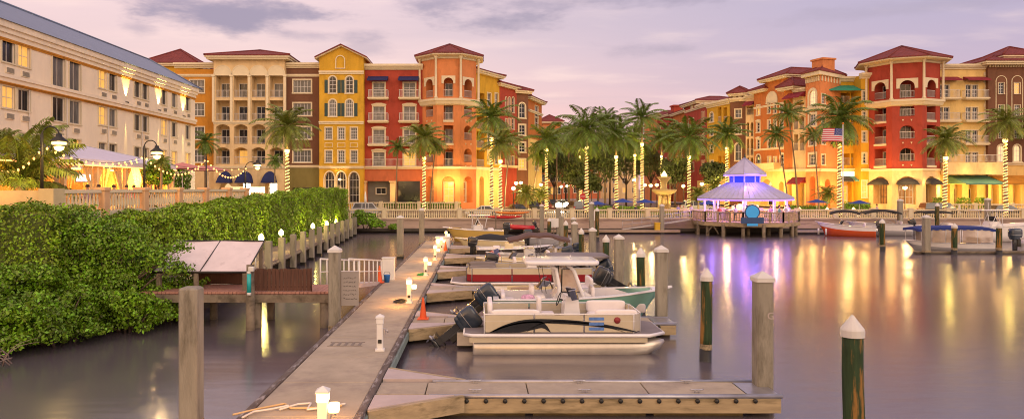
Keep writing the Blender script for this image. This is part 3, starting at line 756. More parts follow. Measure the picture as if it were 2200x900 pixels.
square_pile('square pile at the far outer corner of the last finger pier', 6.4, 54.6, 2.8, .38, cap=False)
for (x, Y, zt, r, lab) in ((6.55, 12.2, 2.62, .175, 'thick round green pile with a cone cap at the lower right corner, streaked orange'), (6.58, 20.3, 2.52, .165, 'round green pile standing free in open water between two square piles'), (6.4, 27.6, 2.5, .165, 'round green pile just beyond the mint green bow'), (6.35, 35.2, 2.5, .165, 'round green pile behind the tilted outboard motors'), (6.3, 43, 2.4, .165, 'round green pile in the farther pair of the slip row'), (6.3, 51, 2.5, .165, 'farthest round green pile of the slip row')):
    round_pile(lab, x, Y, zt, r)
for px, Y, zt, nm, lab in ((906, 61, 3.2, 's', 'tall square pile at the far left corner of the dock end'), (860, 50, 3.0, 's', 'slim square pile in the channel left of the far dock'),
        (1164, 76.5, 3.2, 's', 'square pile against the seawall behind the yellow hulled boat'), (1200, 71, 3.1, 's', 'square pile left of the small white notice by the seawall'), (1180, 70, 1.9, 'r', 'short round pile at the left of the white notice'), (1232, 66, 2.2, 's', 'low square pile right of the white notice'),
        (1271, 74, 3.5, 's', 'tall square pile beside the white framed sign on the seawall'), (1283, 67, 3.0, 'r', 'tall round pile right of the white framed sign'), (1422, 77.2, 3.2, 's', 'square pile at the foot of the gangway ramp on the seawall'),
        (1896, 56, 2.4, 'r', 'round dark pile in front of the orange runabout'), (1990, 53.1, 2.9, 's', 'tall capped square pile crossing the bow of the blue canopy launch'), (2050, 53, 2.2, 'r', 'brown round pile in front of the blue canopy launch'), (2146, 53, 2.2, 'r', 'brown round pile behind the launch, near the right edge'),
        (2013, 74, 3.3, 'r', 'slim round pile behind the launch bow near the seawall'), (1934, 75, 3.8, 's', 'square pile behind the white bimini boat'), (2122, 75, 3.9, 's', 'square pile right of the folded striped parasol')):
    (square_pile if nm == 's' else round_pile)(lab, XW(px, Y), Y, zt, .45 if nm == 's' else .2)

# ------------------------------------------------------------------ boardwalk on the left with its posts and lights
t = thing('boardwalk', 'curving timber boardwalk on the left shore below the hedge', 'boardwalk', (-12, 36, 0))
def bx(Y): return -11.0 - (Y - 36) * .055
mb = MB(); n = 120
for i in range(n):
    y0 = 28 + 50 * i / n; y1 = y0 + 50 / n - .02; mb.box(bx(y0) - 2.4 + 12, bx(y0) - .15 + 12, y0 - 36, y1 - 36, 1.0, 1.06)
mb.build('deck', [M_DECKW], t)
mb = MB(); mb.tube([(bx(28) + 11.85, -8, .9), (bx(78) + 11.85, 42, .9)], .12, 4, smooth=False); mb.build('edge_beam', [M_WOODD], t)
ords = ['first', 'second', 'third', 'fourth', 'fifth', 'sixth', 'seventh', 'eighth', 'ninth', 'tenth', 'eleventh', 'twelfth', 'last']
for i in range(13):
    Y = 36.5 + i * 3.05; w = .17
    p = thing('boardwalk_post', f'{ords[i]} weathered square post of the left boardwalk, counting from the shelter', 'post', (bx(Y), Y, 0), 0, 'square posts edging the boardwalk')
    mb = MB(); mb.cbox(-w, w, -w, w, .2, 2.25 - i * .02, .03); mb.build('shaft', [M_PILE], p)
    mb = MB(); mb.cbox(-w - .004, w + .004, -w - .004, w + .004, -1, .2, .03); mb.build('wet_foot', [M_PILEW], p)
for i, (px, py, Y) in enumerate(((549, 535, 33), (561, 508, 38), (604, 498, 44), (672, 484, 54), (702, 479, 62), (721, 474, 68))):
    x = XW(px, Y); zl = ZW(py, Y); p = thing('path_light', f'{ords[i]} small glowing path light under the hedge, counting from the shelter', 'light', (x, Y, 1.06), 0, 'path lights along the boardwalk')
    mb = MB(); mb.tube([(0, 0, 0), (0, 0, max(.1, zl - 1.2))], .035, 6); mb.build('stem', [M_RAIL], p)
    mb = MB(); mb.lathe([(.12, 0), (.17, .12), (.14, .26), (.02, .38)], (0, 0, max(.1, zl - 1.28)), 8); mb.build('lamp', [M_PATH], p)
    point('path_glow', (0.1, -.1, zl - .85), 130, (1, .75, .2), parent=p)

# access platform, billboard, fence, gangway
t = thing('access_platform', 'reddish timber platform leading from the shore to the gangway', 'platform', (-9, 26, 0))
mb = MB()
for i in range(56): mb.box(-4.5 + i * .15, -4.5 + i * .15 + .135, -.95, .95, 1.22, 1.3)
mb.build('deck', [M_PINK], t)
mb = MB(); mb.box(-4.5, 3.9, -.98, -.85, .92, 1.2); mb.box(-4.5, 3.9, .85, .98, .92, 1.2); mb.build('beam', [M_WOODD], t)
for x in (-3.2, -1.2, 1.0, 3.4):
    for y in (-.8, .8): mb = MB(); mb.tube([(x, y, -1), (x, y, .92)], .15, 8); mb.build('post', [M_WOODD], t)
t = thing('shelter', 'small open shelter on the platform with a sloping pale sheet roof in a dark frame', 'shelter', (-9.95, 26.2, 1.3))
RF = lambda a, b: (-1.95 + 3.45 * a, -.85 + 2.1 * b, .66 + .98 * b + .02 * math.sin(a * 9) * math.sin(b * 5))
mb = MB(); mb.grid(RF, 16, 8); mb.grid(lambda a, b: tuple(Vector(RF(1 - a, b)) - Vector((0, 0, .04))), 16, 8); mb.build('roof_sheet', [mat('white_vinyl', (.74, .64, .62), rough=.28, var=.10, scale=1.5, dirt=(.45, .36, .34), dscale=1.3, dlo=.55, dhi=.75)], t)
mb = MB(); q = [RF(0, 0), RF(1, 0), RF(1, 1), RF(0, 1), RF(0, 0)]; mb.tube(q, .045, 6); mb.tube([RF(.5, 0), RF(.5, 1)], .02, 5); mb.build('frame', [M_DARK], t)
for x, y, z_ in ((-1.7, -.8, .68), (-.35, -.8, .68), (1.42, -.8, .68), (-1.7, 1.1, 1.55), (1.42, 1.1, 1.55)): mb = MB(); mb.box(x - .07, x + .07, y - .07, y + .07, 0, z_ - .03); mb.build('post', [M_WOODD], t)
mb = MB(); mb.box(-1.2, 1.2, .9, 1.3, 0, .42); mb.box(-1.2, 1.2, .85, 1.35, .42, .47); mb.build('bench', [M_FENCE], t)
t = thing('board_fence', 'low dark brown board fence standing on the platform beside the shelter', 'fence', (-7.15, 25.15, 1.3))
mb = MB()
for i in range(15): mb.box(-1.03 + i * .14, -1.03 + i * .14 + .128, 0, .025, .02, .80 + .012 * (i % 3))
mb.build('boards', [M_FENCE], t)
mb = MB(); mb.box(-1.05, 1.08, .03, .08, .12, .2); mb.box(-1.05, 1.08, .03, .08, .62, .7); mb.tube([(1.09, .03, 0), (1.09, .03, .84)], .03, 6); mb.build('rail', [M_FENCE], t)
t = thing('rescue_tube', 'turquoise and white lifesaving tube hung on the timber post by the brown fence', 'rescue tube', (-8.1, 24.55, 1.35))
mb = MB(); mb.tube([(0, 0, 0), (0, 0, .66)], .075, 12); mb.build('tube', [mat('turquoise_plastic', (.02, .42, .42), rough=.4, var=.05)], t)
mb = MB(); mb.tube([(0, 0, -.1), (0, 0, .0)], .078, 12); mb.tube([(0, 0, .66), (0, 0, .74)], .078, 12); mb.sbox((.08, 0, .82), (.2, .16, .18)); mb.build('cap', [M_CAP], t)
p = thing('timber_post', 'rough timber post in the water carrying the turquoise rescue tube', 'post', (-8.12, 24.75, 0))
mb = MB(); mb.tube([(0, 0, -1), (0, 0, .4), (0, 0, 2.3)], [.17, .16, .14], 10); mb.build('shaft', [M_WOODD], p)
t = thing('gangway', 'white railed aluminium gangway sloping from the platform down to the dock', 'gangway', (-5.6, 27, 0))
mb = MB(); mb.grid(lambda a, b: (-.55 + 1.1 * a + .35 * b, 6.4 * b, 1.28 - .72 * b), 1, 1); mb.grid(lambda a, b: (.55 - 1.1 * a + .35 * b, 6.4 * b, 1.2 - .72 * b), 1, 1)
mb.add([(.55, 0, 1.28), (.9, 6.4, .56), (.9, 6.4, .40), (.55, 0, 1.12)], [(0, 1, 2, 3)]); mb.add([(-.55, 0, 1.28), (-.2, 6.4, .56), (-.2, 6.4, .40), (-.55, 0, 1.12)], [(0, 3, 2, 1)]); mb.build('deck', [M_CONL], t)
for sx in (-.55, .55):
    mb = MB(); P = lambda b, z: (sx + .35 * b, 6.4 * b, 1.28 - .72 * b + z)
    mb.tube([P(0, 1.0), P(1, 1.0)], .035, 6); mb.tube([P(0, .5), P(1, .5)], .02, 6)
    for i in range(8): mb.tube([P(i / 7, 0), P(i / 7, 1.0)], .028, 6)
    mb.build('railing', [M_WHITE], t)
t = thing('notice_board', 'grey notice board with faded dark writing fixed to the capped dock pile', 'sign', (-4.45, 24.0, 0))
mb = MB(); mb.box(-.3, .3, 0, .03, .98, 2.15); mb.build('board', [mat('grey_board', (.30, .27, .25), rough=.6, var=.08)], t)
mb = MB(); rr = random.Random(4)
for r in range(6):
    x = -.22
    while x < .2: w = rr.uniform(.03, .07); mb.tube([(x, -.006, 1.9 - r * .14 + rr.uniform(0, .05)), (x + w, -.006, 1.9 - r * .14 + rr.uniform(0, .06))], .008, 4); x += w + .03
mb.build('faded_writing', [M_DARK], t)
t = thing('white_panel_box', 'plain white dock box standing where the gangway meets the dock', 'box', (-4.5, 34.6, .5)); mb = MB(); mb.cbox(-.3, .3, -.2, .2, 0, 1.05, .02); mb.build('cabinet', [M_WHITE], t)
mb = MB(); mb.box(-.32, .32, -.22, .22, 1.052, 1.09); mb.build('lid', [M_WHITE], t)
def cone(label, x, y, z, h=.72):
    t = thing('traffic_cone', label, 'traffic cone', (x, y, z), 0, 'orange traffic cones'); mb = MB(); mb.lathe([(h * .2, .03), (h * .17, .05), (.03, h), (.001, h)], n=14, smooth=False); mb.build('cone', [M_CONE], t)
    mb = MB(); mb.cbox(-h * .26, h * .26, -h * .26, h * .26, 0, .035, .01); mb.build('base', [M_CONE], t)
M_CONE = mat('orange_plastic', (.75, .10, .015), rough=.5, var=.06)
cone('orange traffic cone on the second finger pier beside the black outboard motor', -1.95, 24.2, .49, .74)
cone('orange traffic cone among the gear at the foot of the gangway', -4.9 + .15, 33.2, .54, .8)
cone('small distant orange cone by the white dock box near the far end', -3.0 + .55, 50.5, .49, .72)
t = thing('bucket', 'small blue bucket next to the cone at the foot of the gangway', 'bucket', (-4.45, 33.6, .5)); mb = MB(); mb.lathe([(.12, 0), (.16, .34), (.165, .36)], n=12); mb.build('pail', [mat('blue_plastic', (.02, .16, .5), rough=.4, var=.05)], t)
mb = MB(); mb.tube([(-.16, 0, .36), (-.1, 0, .5), (.1, 0, .5), (.16, 0, .36)], .01, 5); mb.build('handle', [M_DARK], t)
t = thing('dock_cart', 'white dock box behind the distant orange cone', 'box', (-2.75, 52.3, .5)); mb = MB(); mb.sbox((0, 0, .42), (1.1, .7, .8), .25); mb.build('bin', [M_WHITE], t); mb = MB(); mb.cbox(-.58, .58, -.38, .38, .82, .92, .04); mb.build('lid', [M_WHITE], t)

# dock pedestals
def pedestal(i, Y, lit, label, x=-2.77):
    t = thing('dock_pedestal', label, 'power pedestal', (x, Y, .52), random.uniform(-.1, .1), 'white power and light pedestals along the dock')
    mb = MB(); mb.cbox(-.09, .09, -.09, .09, 0, .74, .02); mb.cbox(-.13, .13, -.13, .13, -.02, .03, .01); mb.build('post', [M_WHITE], t)
    mb = MB(); mb.cbox(-.105, .105, -.105, .105, .74, .88, .02); mb.build('lamp', [M_LAMP if lit else M_WHITE], t)
    mb = MB(); mb.cbox(-.12, .12, -.12, .12, .885, .92, .01); mb.add([(-.12, -.12, .92), (.12, -.12, .92), (.12, .12, .92), (-.12, .12, .92), (0, 0, 1.0)], [(0, 1, 4), (1, 2, 4), (2, 3, 4), (3, 0, 4)]); mb.build('hood', [M_WHITE], t)
    mb = MB(); mb.cbox(.09, .15, -.06, .06, .42, .6, .01, 0); mb.tube([(.12, -.02, .5), (.2, -.02, .55), (.22, -.02, .48)], .02, 6, 0); mb.build('outlet', [M_GALV], t); mb = MB(); mb.cbox(-.05, .05, -.125, -.09, .2, .3, .01); mb.build('tap_plate', [M_DARK], t)
    if lit:
        mb = MB(); mb.sbox((.20, -.03, .62), (.19, .16, .17)); mb.build('side_lamp', [M_LAMP], t)
        point('pedestal_glow', (-.35, -.9, .6), PED, (1, .42, .08), .08, t); point('pedestal_glow', (-.3, .9, .6), PED, (1, .42, .08), .08, t)
pedestal(0, 12.35, 1, 'lit pedestal nearest the viewer at the bottom edge, with hoses around it')
pedestal(1, 19.45, 0, 'unlit white pedestal standing at the middle of the near dock')
pedestal(2, 27.5, 1, 'second lit pedestal from the viewer, with a black hose coiled at its foot')
pedestal(3, 36, 1, 'third lit pedestal from the viewer, with a green hose coiled at its foot')
pedestal(4, 43.8, 1, 'fourth lit pedestal from the viewer')
pedestal(5, 51, 1, 'fifth lit pedestal from the viewer, left of the distant cone')
pedestal(6, 58, 1, 'last lit pedestal at the far end of the dock')
def coil(label, x, y, m, n=5, r=.3):
    mb = MB(); pts = [((r * (1 - .06 * (a / 24))) * math.cos(a * PI / 12), (r * .8) * math.sin(a * PI / 12), .02 + .012 * (a // 24) + .01 * math.sin(a)) for a in range(24 * n)]
    mb.tube(pts, .022, 6); o = mb.build('hose', [m], None, (x, y, .52)); tag(o, label, 'hose')
coil('black hose coiled on the dock beside the second lit pedestal', -3.1, 27.6, M_DARK)
coil('green hose coiled on the dock beside the third lit pedestal', -2.95, 36.2, mat('green_hose', (.02, .25, .06), rough=.4, var=.1))
M_TAN = mat('tan_hose', (.62, .44, .22), rough=.6, var=.1)
for k, (lab, pts) in enumerate((('tan hose snaking over the dock edge in front of the nearest pedestal', [(500, 890), (560, 876), (612, 866), (625, 876), (655, 876), (700, 874), (735, 870)]), ('pale hose crossing the dock behind the nearest pedestal', [(600, 880), (640, 868), (668, 866), (660, 880), (712, 873), (742, 867)]), ('pale cord looping off the left edge of the dock at the bottom', [(520, 898), (545, 885), (580, 880), (620, 872)]))):
    mb = MB(); P = []
    for px, py in pts: Y = 4.46 * F / (py - CY); P.append(Vector((XW(px, Y), Y, .54 + .008 * k)))
    Q = []
    for i in range(len(P) - 1):
        for s_ in range(6): a = s_ / 6; a = a * a * (3 - 2 * a); Q.append(P[i].lerp(P[i + 1], a))
    mb.tube(Q + [P[-1]], .022, 6); o = mb.build('hose', [M_TAN if k == 0 else M_CAP]); tag(o, lab, 'hose')
# ------------------------------------------------------------------ buildings (photo pixels -> metres on each building's own plane)
def zc(s, ox, oy):
    return lambda x0, x1, y0, y1: (x0 / s + ox, x1 / s + ox, y0 / s + oy, y1 / s + oy)
G = 'buildings of the waterfront village'
z2 = zc(2.25, 300, 80); z3 = zc(2.25, 660, 80); z4 = zc(2.25, 1000, 100); z5 = zc(2.25, 1380, 80)
zr = zc(2.143, 1780, 80); z6 = zc(2.646, 1600, 100)

# A0: mustard block whose roof rises behind the hotel
f = building('rear_block', 'mustard block with a low red hip roof showing above the end of the hotel roof', 312, 112, 418, 112, 2.2, group=G)
zt = f.Z(137, 5); f.wall(0, f.L, 0, zt, M_YEL); f.shell(0, zt, 8, M_YEL); f.hip(0, f.L, 0, 8, zt, 107)

# A1: ochre
f = building('apartment_building', 'narrow ochre apartment front between the hotel and the arcaded cream block', 376, 97.5, 460, 97.5, 2.2, group=G)
for y0, y1 in ((207, 270), (320, 381), (434, 495), (545, 605)):
    f.win(*z2(243, 312, y0, y1), nx=4, nz=2, pane=M_CURT)
zt = f.Z(149, 3); zg = f.Z(356, 3)
f.wall(0, f.L, 0, zg, M_CRM, 'ground_floor'); f.wall(0, f.L, zg, zt, M_OCH); f.shell(0, zt, 10, M_OCH)
f.cornice(376, 462, 136); f.band(376, 462, 160, .35); f.band(376, 462, 356, .4)

# A2: cream loggia block
f = building('arcaded_building', 'cream block of four stacked balconies under tall arches with a red hip roof', 459, 96.5, 611, 96.5, 2.2, group=G)
bays = [(369, 435), (455, 521), (541, 607), (628, 693)]
for k, (a, b) in enumerate(bays):
    f.loggia(*z2(a, b, 184, 292), back=M_CRM, pane=M_CURT if k == 3 else M_PANE)
    f.loggia(*z2(a, b, 306, 404), back=M_CRM, pane=M_PANE)
    f.loggia(*z2(a, b, 422, 516), arch=3, back=M_CRM, pane=M_PANE)
    f.loggia(*z2(a, b, 533, 613), arch=3, back=M_LYL if k == 1 else M_CRM, pane=M_LIT if k == 1 else M_PANE)
    uc, z0, w, h = f.rect(*z2(a - 7, b + 7, 139, 183)); mb = MB(); ring(mb, w, h, 1, .12, -.07, .02); o = arc_pts(w, h, 1); mb.add([(x, -.03, z) for x, z in reversed(o)], [tuple(range(len(o)))], 0)
    f.put('blind_arch', mb.mesh('blind_arch', [M_TRIM]), uc, 0, z0)
for x in (358, 445, 531, 618, 703):
    u = f.U(x / 2.25 + 300); mb = MB()
    zt, zb_ = f.Z(183 / 2.25 + 80, u), f.Z(410 / 2.25 + 80, u)
    mb.box(-.16, .16, -.22, -.003, zb_, zt); mb.box(-.24, .24, -.3, -.005, zt - .25, zt); f.put('pilaster', mb.mesh('pilaster', [M_TRIM]), u)
for a, b, c in ((385, 445, 1), (475, 545, 1), (600, 660, 1)):
    f.holes.append((f.U(a / 2.25 + 300), f.U(b / 2.25 + 300), .3, 3.6, 1, 2.0, M_LITW if c else M_PANE))
    f.awning(a / 2.25 + 298, b / 2.25 + 302, 368, 393, dome=True)
zt = f.Z(127, 4); zg = f.Z(357, 4)
f.wall(0, f.L, 0, zg, M_CRM, 'ground_floor'); f.wall(0, f.L, zg, zt, M_CRM); f.shell(0, zt, 12, M_CRM)
f.band(None, None, 0, .3, z=f.Z(262, 4)); f.band(None, None, 0, .35, z=zg); f.hip(0, f.L, 0, 12, zt + .3, 109, 1.0)

# A3: brown
f = building('apartment_building', 'brown apartment front with white double windows left of the mustard gabled house', 610, 97.5, 689, 97.5, 2.2, group=G)
for y0, y1 in ((209, 269), (321, 379), (435, 492), (547, 604)): f.win(*z2(744, 828, y0, y1), nx=5, nz=2, pane=M_CURT, sur=.18)
f.holes.append((f.U(628), f.U(680), .3, 2.9, 0, .6, M_PANE))
zt = f.Z(147, 2.5); zg = f.Z(355, 2.5)
f.wall(0, f.L, 0, zg, M_GRN, 'ground_floor'); f.wall(0, f.L, zg, zt, M_BRN); f.shell(0, zt, 10, M_BRN)
f.cornice(608, 691, 136); f.band(608, 691, 160, .35); f.band(608, 691, 355, .35)

# A4: mustard gabled house
f = building('gabled_house', 'mustard gabled house with green shutters and pointed ground floor arches', 686, 96, 781, 96, 2.2, group=G)
for x in (123, 204):
    f.win(*z3(x - 18, x + 18, 190, 271), nx=2, nz=4, arch=1, pane=M_SHUT if False else M_PANE, shut=True, sur=.15)
    f.win(*z3(x - 18, x + 18, 302, 383), nx=4, nz=4, arch=1, shut=True, sur=.15, pane=M_CURT)
for x in (104, 165, 226):
    f.win(*z3(x - 16, x + 16, 437, 494), nx=3, nz=4, pane=M_CURT); f.win(*z3(x - 16, x + 16, 548, 606), nx=3, nz=4, pane=M_CURT)
    uc, z0, w, h = f.rect(*z3(x - 19, x + 19, 510, 531)); mb = MB(); ring(mb, w - .15, h - .1, 0, .07, -.05, 0); mb.box(-w / 2, w / 2, -.05, 0, -.06, 0); f.put('blind_panel', mb.mesh('blind_panel', [M_TRIM]), uc, 0, z0)
uc, z0, w, h = f.rect(*z3(141, 179, 92, 150)); mb = MB(); ring(mb, w, h, 1, .12, -.09, 0); f.put('blind_arch', mb.mesh('blind_arch', [M_TRIM]), uc, 0, z0)
for a, b in ((84, 132), (142, 186)): f.win(a / 2.25 + 660, b / 2.25 + 660, 650 / 2.25 + 80, 440, nx=3, nz=4, arch=2, pane=M_PANE, name='arched_window', dep=.5, sur=.16)
f.win(*z3(202, 250, 652, 800), nx=3, nz=4, arch=2, pane=M_PANE, name='arched_window', dep=.5, sur=.16)
ze = f.Z(124, 3); zp = f.Z(101, 3); zg = f.Z(357, 3); L = f.L
f.wall(0, L, 0, zg, M_YEL, 'ground_floor'); f.wall(0, L, zg, ze, M_YEL); f.shell(0, ze, 12, M_YEL)
mb = MB(); mb.prism([(0, ze), (L, ze), (L / 2, zp)], 0, .3, 0, 'y'); f.put('gable', mb.mesh('gable', [M_YEL]))
mb = MB(); ov = .55; sl = (zp - ze) / (L / 2)
for sx in (0, 1):
    e = (-ov if sx == 0 else L + ov); ez = ze - ov * sl
    for off, th, m, o2 in ((.0, .16, 1, -.45), (.16, .16, 0, -.6)):
        mb.add([(e, o2, ez + off), (L / 2, o2, zp + off), (L / 2, 12, zp + off), (e, 12, ez + off), (e, o2, ez + off + th), (L / 2, o2, zp + off + th), (L / 2, 12, zp + off + th), (e, 12, ez + off + th)],
               [(0, 1, 2, 3), (4, 5, 6, 7), (0, 1, 5, 4), (2, 3, 7, 6), (0, 3, 7, 4)], m)
f.put('roof', mb.mesh('roof', [M_TILE, M_TRIM]))
for y, hz in ((153, .45), (261, .4), (357, .35)): f.band(None, None, 0, hz, .25, z=f.Z(y, 3))
lm = MB(); lm.lathe([(.10, 0), (.2, .1), (.16, .25), (.02, .3)], (0, -.35, 0), 8); f.put('wall_lamp', lm.mesh('wall_lamp', [M_LAMP]), f.U(731), 0, f.Z(388, 3))
lp = f.M @ Vector((f.U(731), -.9, f.Z(392, 3))); spot('arch_uplight', lp, lp + Vector((0, .45, 3)), 350, 75, parent=None)

# A5: red house
f = building('townhouse', 'red townhouse with navy awnings and white iron balconies beside the orange tower', 781, 97, 908, 97, 2.2, group=G)
for k, (a, b) in enumerate(((319, 374), (467, 522))):
    for r, (y0, y1, yb) in enumerate(((221, 293, 293), (336, 405, 405), (447, 517, 517), (557, 624, 624))):
        f.win(*z3(a, b, y0, y1), nx=2, nz=3, pane=M_LIT if (r == 3 and k == 1) else M_CURT, sur=.16, ped=r > 0, name='balcony_door')
        if r < 3: f.balcony((a - 20) / 2.25 + 660, (b + 18) / 2.25 + 660, yb / 2.25 + 80)
    f.awning(*z3(a - 24, b + 18, 190, 216), out=1.1)
L = f.L; zg = f.Z(358, 4); zt = f.Z(150, 4); zf = f.Z(389, 4)
f.rail(.1, L - .1, zg, 1.0, v=-.3)
for a, b, mt in ((287, 403, M_GRY), (432, 545, M_PANE)):
    f.holes.append((f.U(a / 2.25 + 660), f.U(b / 2.25 + 660), .1, zf - .003, 0, .9, mt))
f.wall(0, L, 0, zg, M_RST, 'ground_floor'); f.wall(0, L, zg, zt, M_RED); f.shell(0, zt, 12, M_RED)
f.cornice(None, None, 0, .75, .6, z=f.Z(139, 4)); f.band(None, None, 0, .35, .35, z=zg)
for x in (273, 415):
    mb = MB(); mb.cbox(-.4, .4, -.45, -.004, 0, zf - .2, .05); mb.box(-.5, .5, -.55, -.006, zf - .2, zf); f.put('column', mb.mesh('column', [M_CRM]), f.U(x / 2.25 + 660))
f.winm(f.U(817), 2.0, 1.4, .9, 2, 1, sur=.06, hole=False, v=.72, pane=M_PANE)

# octagonal towers
def tower(name, label, cx, Yc, wide, zb, rot, wm, gm, eave_py, apex_py, ring_py, base_py, faces, roof_w, low_m=None, topm=None):
    cX = XW(cx, Yc); r = wide / 2 / math.cos(PI / 8)
    root = thing(name, label, 'tower', (cX, Yc, zb), 0, G); root.matrix_basis = Matrix.Translation((cX, Yc, zb))
    Yf = Yc - wide / 2
    Z = lambda py: H - (py - CY) / F * Yf - zb
    P = [(cX + r * math.cos(a), Yc + r * math.sin(a)) for a in [R(-90 - 22.5 + rot + 45 * k) for k in range(8)]]
    ze = Z(eave_py)
    for k in range(8):
        fr = Frame(root, P[k], P[(k + 1) % 8], zb)
        if k in faces:
            for (kind, frac, y0, y1) in faces[k]:
                hw = frac * fr.L / 2; z0, z1 = Z(y1), Z(y0)
                arch = 1 if 'a' in kind else 0
                if 'g' in kind: fr.holes.append((fr.L / 2 - hw, fr.L / 2 + hw, z0, z1, arch, 1.3, M_INT)); continue
                fr.holes.append((fr.L / 2 - hw, fr.L / 2 + hw, z0, z1, arch, 1.5, gm))
                fr.winm(fr.L / 2, z0, min(1.3, hw * 1.5), 2.0, 2, 1, 0, None, 0, name='balcony_door', dep=.04, hole=False, v=1.38)
                fr.rail(fr.L / 2 - hw + .01, fr.L / 2 + hw - .01, z0, .95, v=.1)
                if not arch: 
                    mb = MB(); mb.box(fr.L / 2 - hw - .05, fr.L / 2 + hw + .05, -.1, -.003, z0 - .3, z0); fr.put('sill_band', mb.mesh('sill_band', [M_TRIM]))
                elif 'h' not in kind:
                    mb = MB()
                    for sx in (-.5, .5): mb.prism([(fr.L / 2 + sx - .12, z0 - .45), (fr.L / 2 + sx + .12, z0 - .45), (fr.L / 2 + sx, z0 - .7)], -.08, -.003, 0, 'y')
                    fr.put('ornament', mb.mesh('ornament', [M_TRIM]))
                else:
                    uc = fr.L / 2; h = z1 - z0; mb = MB()
                    n = 8; w = 2 * hw; kk = .4
                    pts = arc_pts(w, h, 1); top = [(x * 1.45, max(z, h - w * .55)) for x, z in pts]
                    mb.box(-w * .72, -w / 2, -.07, -.003, h - w * .62, h + .25); mb.box(w / 2, w * .72, -.07, -.003, h - w * .62, h + .25)
                    for i in range(1, len(pts) - 2):
                        (x0, q0), (x1, q1) = pts[i], pts[i + 1]; mb.prism([(x0, q0), (x1, q1), (x1, h + .25), (x0, h + .25)][::-1], -.07, -.003, 0, 'y')
                    fr.put('arch_panel', mb.mesh('arch_panel', [M_TRIM]), uc, 0, z0)
        zgr = Z(base_py)
        fr.wall(0, fr.L, 0, zgr, low_m or wm, 'ground_floor'); fr.wall(0, fr.L, zgr, ze, wm)
    def ringm(nm, z, prof, m):
        mb = MB(); mb.lathe([(r + a, z + b) for a, b in prof], (0, 0, 0), 8, 0, False, R(-90 - 22.5 + rot)); return mb.build(nm, [m], root)
    ringm('balcony_ledge', Z(ring_py), [(-.02, -.9), (.3, -.75), (.5, -.35), (.62, -.3), (.62, 0), (-.02, .003)], M_TRIM)
    ringm('string_course', Z(base_py), [(-.02, -.3), (.12, -.3), (.18, 0), (-.02, .002)], M_TRIM)
    hr = ZW(apex_py, Yc) - zb - ze; ro = roof_w / 2 / math.cos(PI / 8)
    ringm('cornice', ze, [(-.05, -.5), (.15, -.45), (.2, -.2), (ro - r - .25, -.1), (ro - r - .1, -.02), (ro - r - .1, .14), (-.05, .16)], M_TRIM)
    mb = MB(); mb.lathe([(ro, .12), (ro, .26), (.05, hr)], (0, 0, ze), 8, 0, False, R(-90 - 22.5 + rot))
    for k in range(8):
        a = R(-90 - 22.5 + rot + 45 * k); mb.tube([(ro * math.cos(a), ro * math.sin(a), ze + .27), (0, 0, ze + hr + .03)], .12, 5)
    mb.build('roof', [M_TILE], root)
    for k in range(8):
        a = R(-90 - 22.5 + rot + 45 * k)
        if math.sin(a) > .3: continue
        c = ((r + .35) * math.cos(a), (r + .35) * math.sin(a)); zt, z0 = ze - .12, Z(ring_py)
        mb = MB(); mb.lathe([(.26, 0), (.26, .15), (.17, .25), (.15, zt - z0 - .35), (.26, zt - z0 - .2), (.28, zt - z0)], (c[0], c[1], z0), 10); mb.build('column', [M_TRIM], root)
    return root, Z
A = lambda y0, y1: (y0 / 2.25 + 80, y1 / 2.25 + 80)
arL = [('ahx', .48, *A(198, 288)), ('ax', .48, *A(312, 382)), ('ax', .48, *A(424, 495)), ('ax', .48, *A(536, 603)), ('ga', .55, *A(672, 800))]
ce = [('ahx', .42, *A(196, 288)), ('x', .42, *A(314, 400)), ('x', .42, *A(426, 512)), ('x', .42, *A(538, 623)), ('ga', .55, *A(672, 800))]
tower('corner_tower', 'orange octagonal tower with stacked balconies at the left end of the street', 966, 98.6, 7.5, 2.2, 0, M_ORG, M_ORG, 119, 96, 212, 358,
      {0: ce, 1: arL, 7: arL}, 9.6, low_m=M_ORG)
B_ = lambda y0, y1: (y0 / 2.143 + 80, y1 / 2.143 + 80)
a1 = [('ahx', .5, *B_(197, 278)), ('ax', .5, *B_(302, 362)), ('ax', .5, *B_(405, 467)), ('ax', .5, *B_(509, 570)), ('ga', .6, *B_(640, 770))]
a2 = [('ahx', .5, *B_(195, 276)), ('x', .5, *B_(300, 380)), ('x', .5, *B_(404, 486)), ('x', .5, *B_(508, 590)), ('ga', .6, *B_(640, 770))]
rtw, rtZ = tower('corner_tower', 'red octagonal tower with cream columns and black awnings on the right waterfront', 1937, 99, 8.6, 1.9, 22.5, M_RED, M_RED, 127, 100, 213, 362,
      {0: a2, 7: a1, 6: a2, 1: a1}, 11.4, low_m=M_CRM)

# A7..A10: the side street behind the left tower
f = building('apartment_building', 'mustard apartment house with a chimney and cream corner balconies behind the orange tower', 1022, 101, 1073, 107, 2.2, group=G)
for y0, y1 in ((225, 300), (335, 400), (410, 490), (500, 580)):
    f.loggia(*z4(54, 92, y0, y1), back=M_LYL); f.win(*z4(106, 122, y0 + 2, y1 - 12), nx=2, nz=2); f.win(*z4(142, 156, y0 + 2, y1 - 12), nx=2, nz=2)
L = f.L; zt = f.Z(166, 5); zg = f.Z(360, 4)
f.holes.append((f.U(1030), f.U(1040), .1, 4.6, 1, 1.2, M_INT)); f.holes.append((f.U(1052), f.U(1060), .1, 4.6, 1, 1.2, M_INT))
f.wall(0, L, 0, zg, M_LYL, 'ground_floor'); f.wall(0, L, zg, zt, M_YEL); f.shell(0, zt, 9, M_YEL); f.hip(0, L, 0, 9, zt + .4, 146, .8)
f.band(None, None, 0, .4, .2, z=zg)
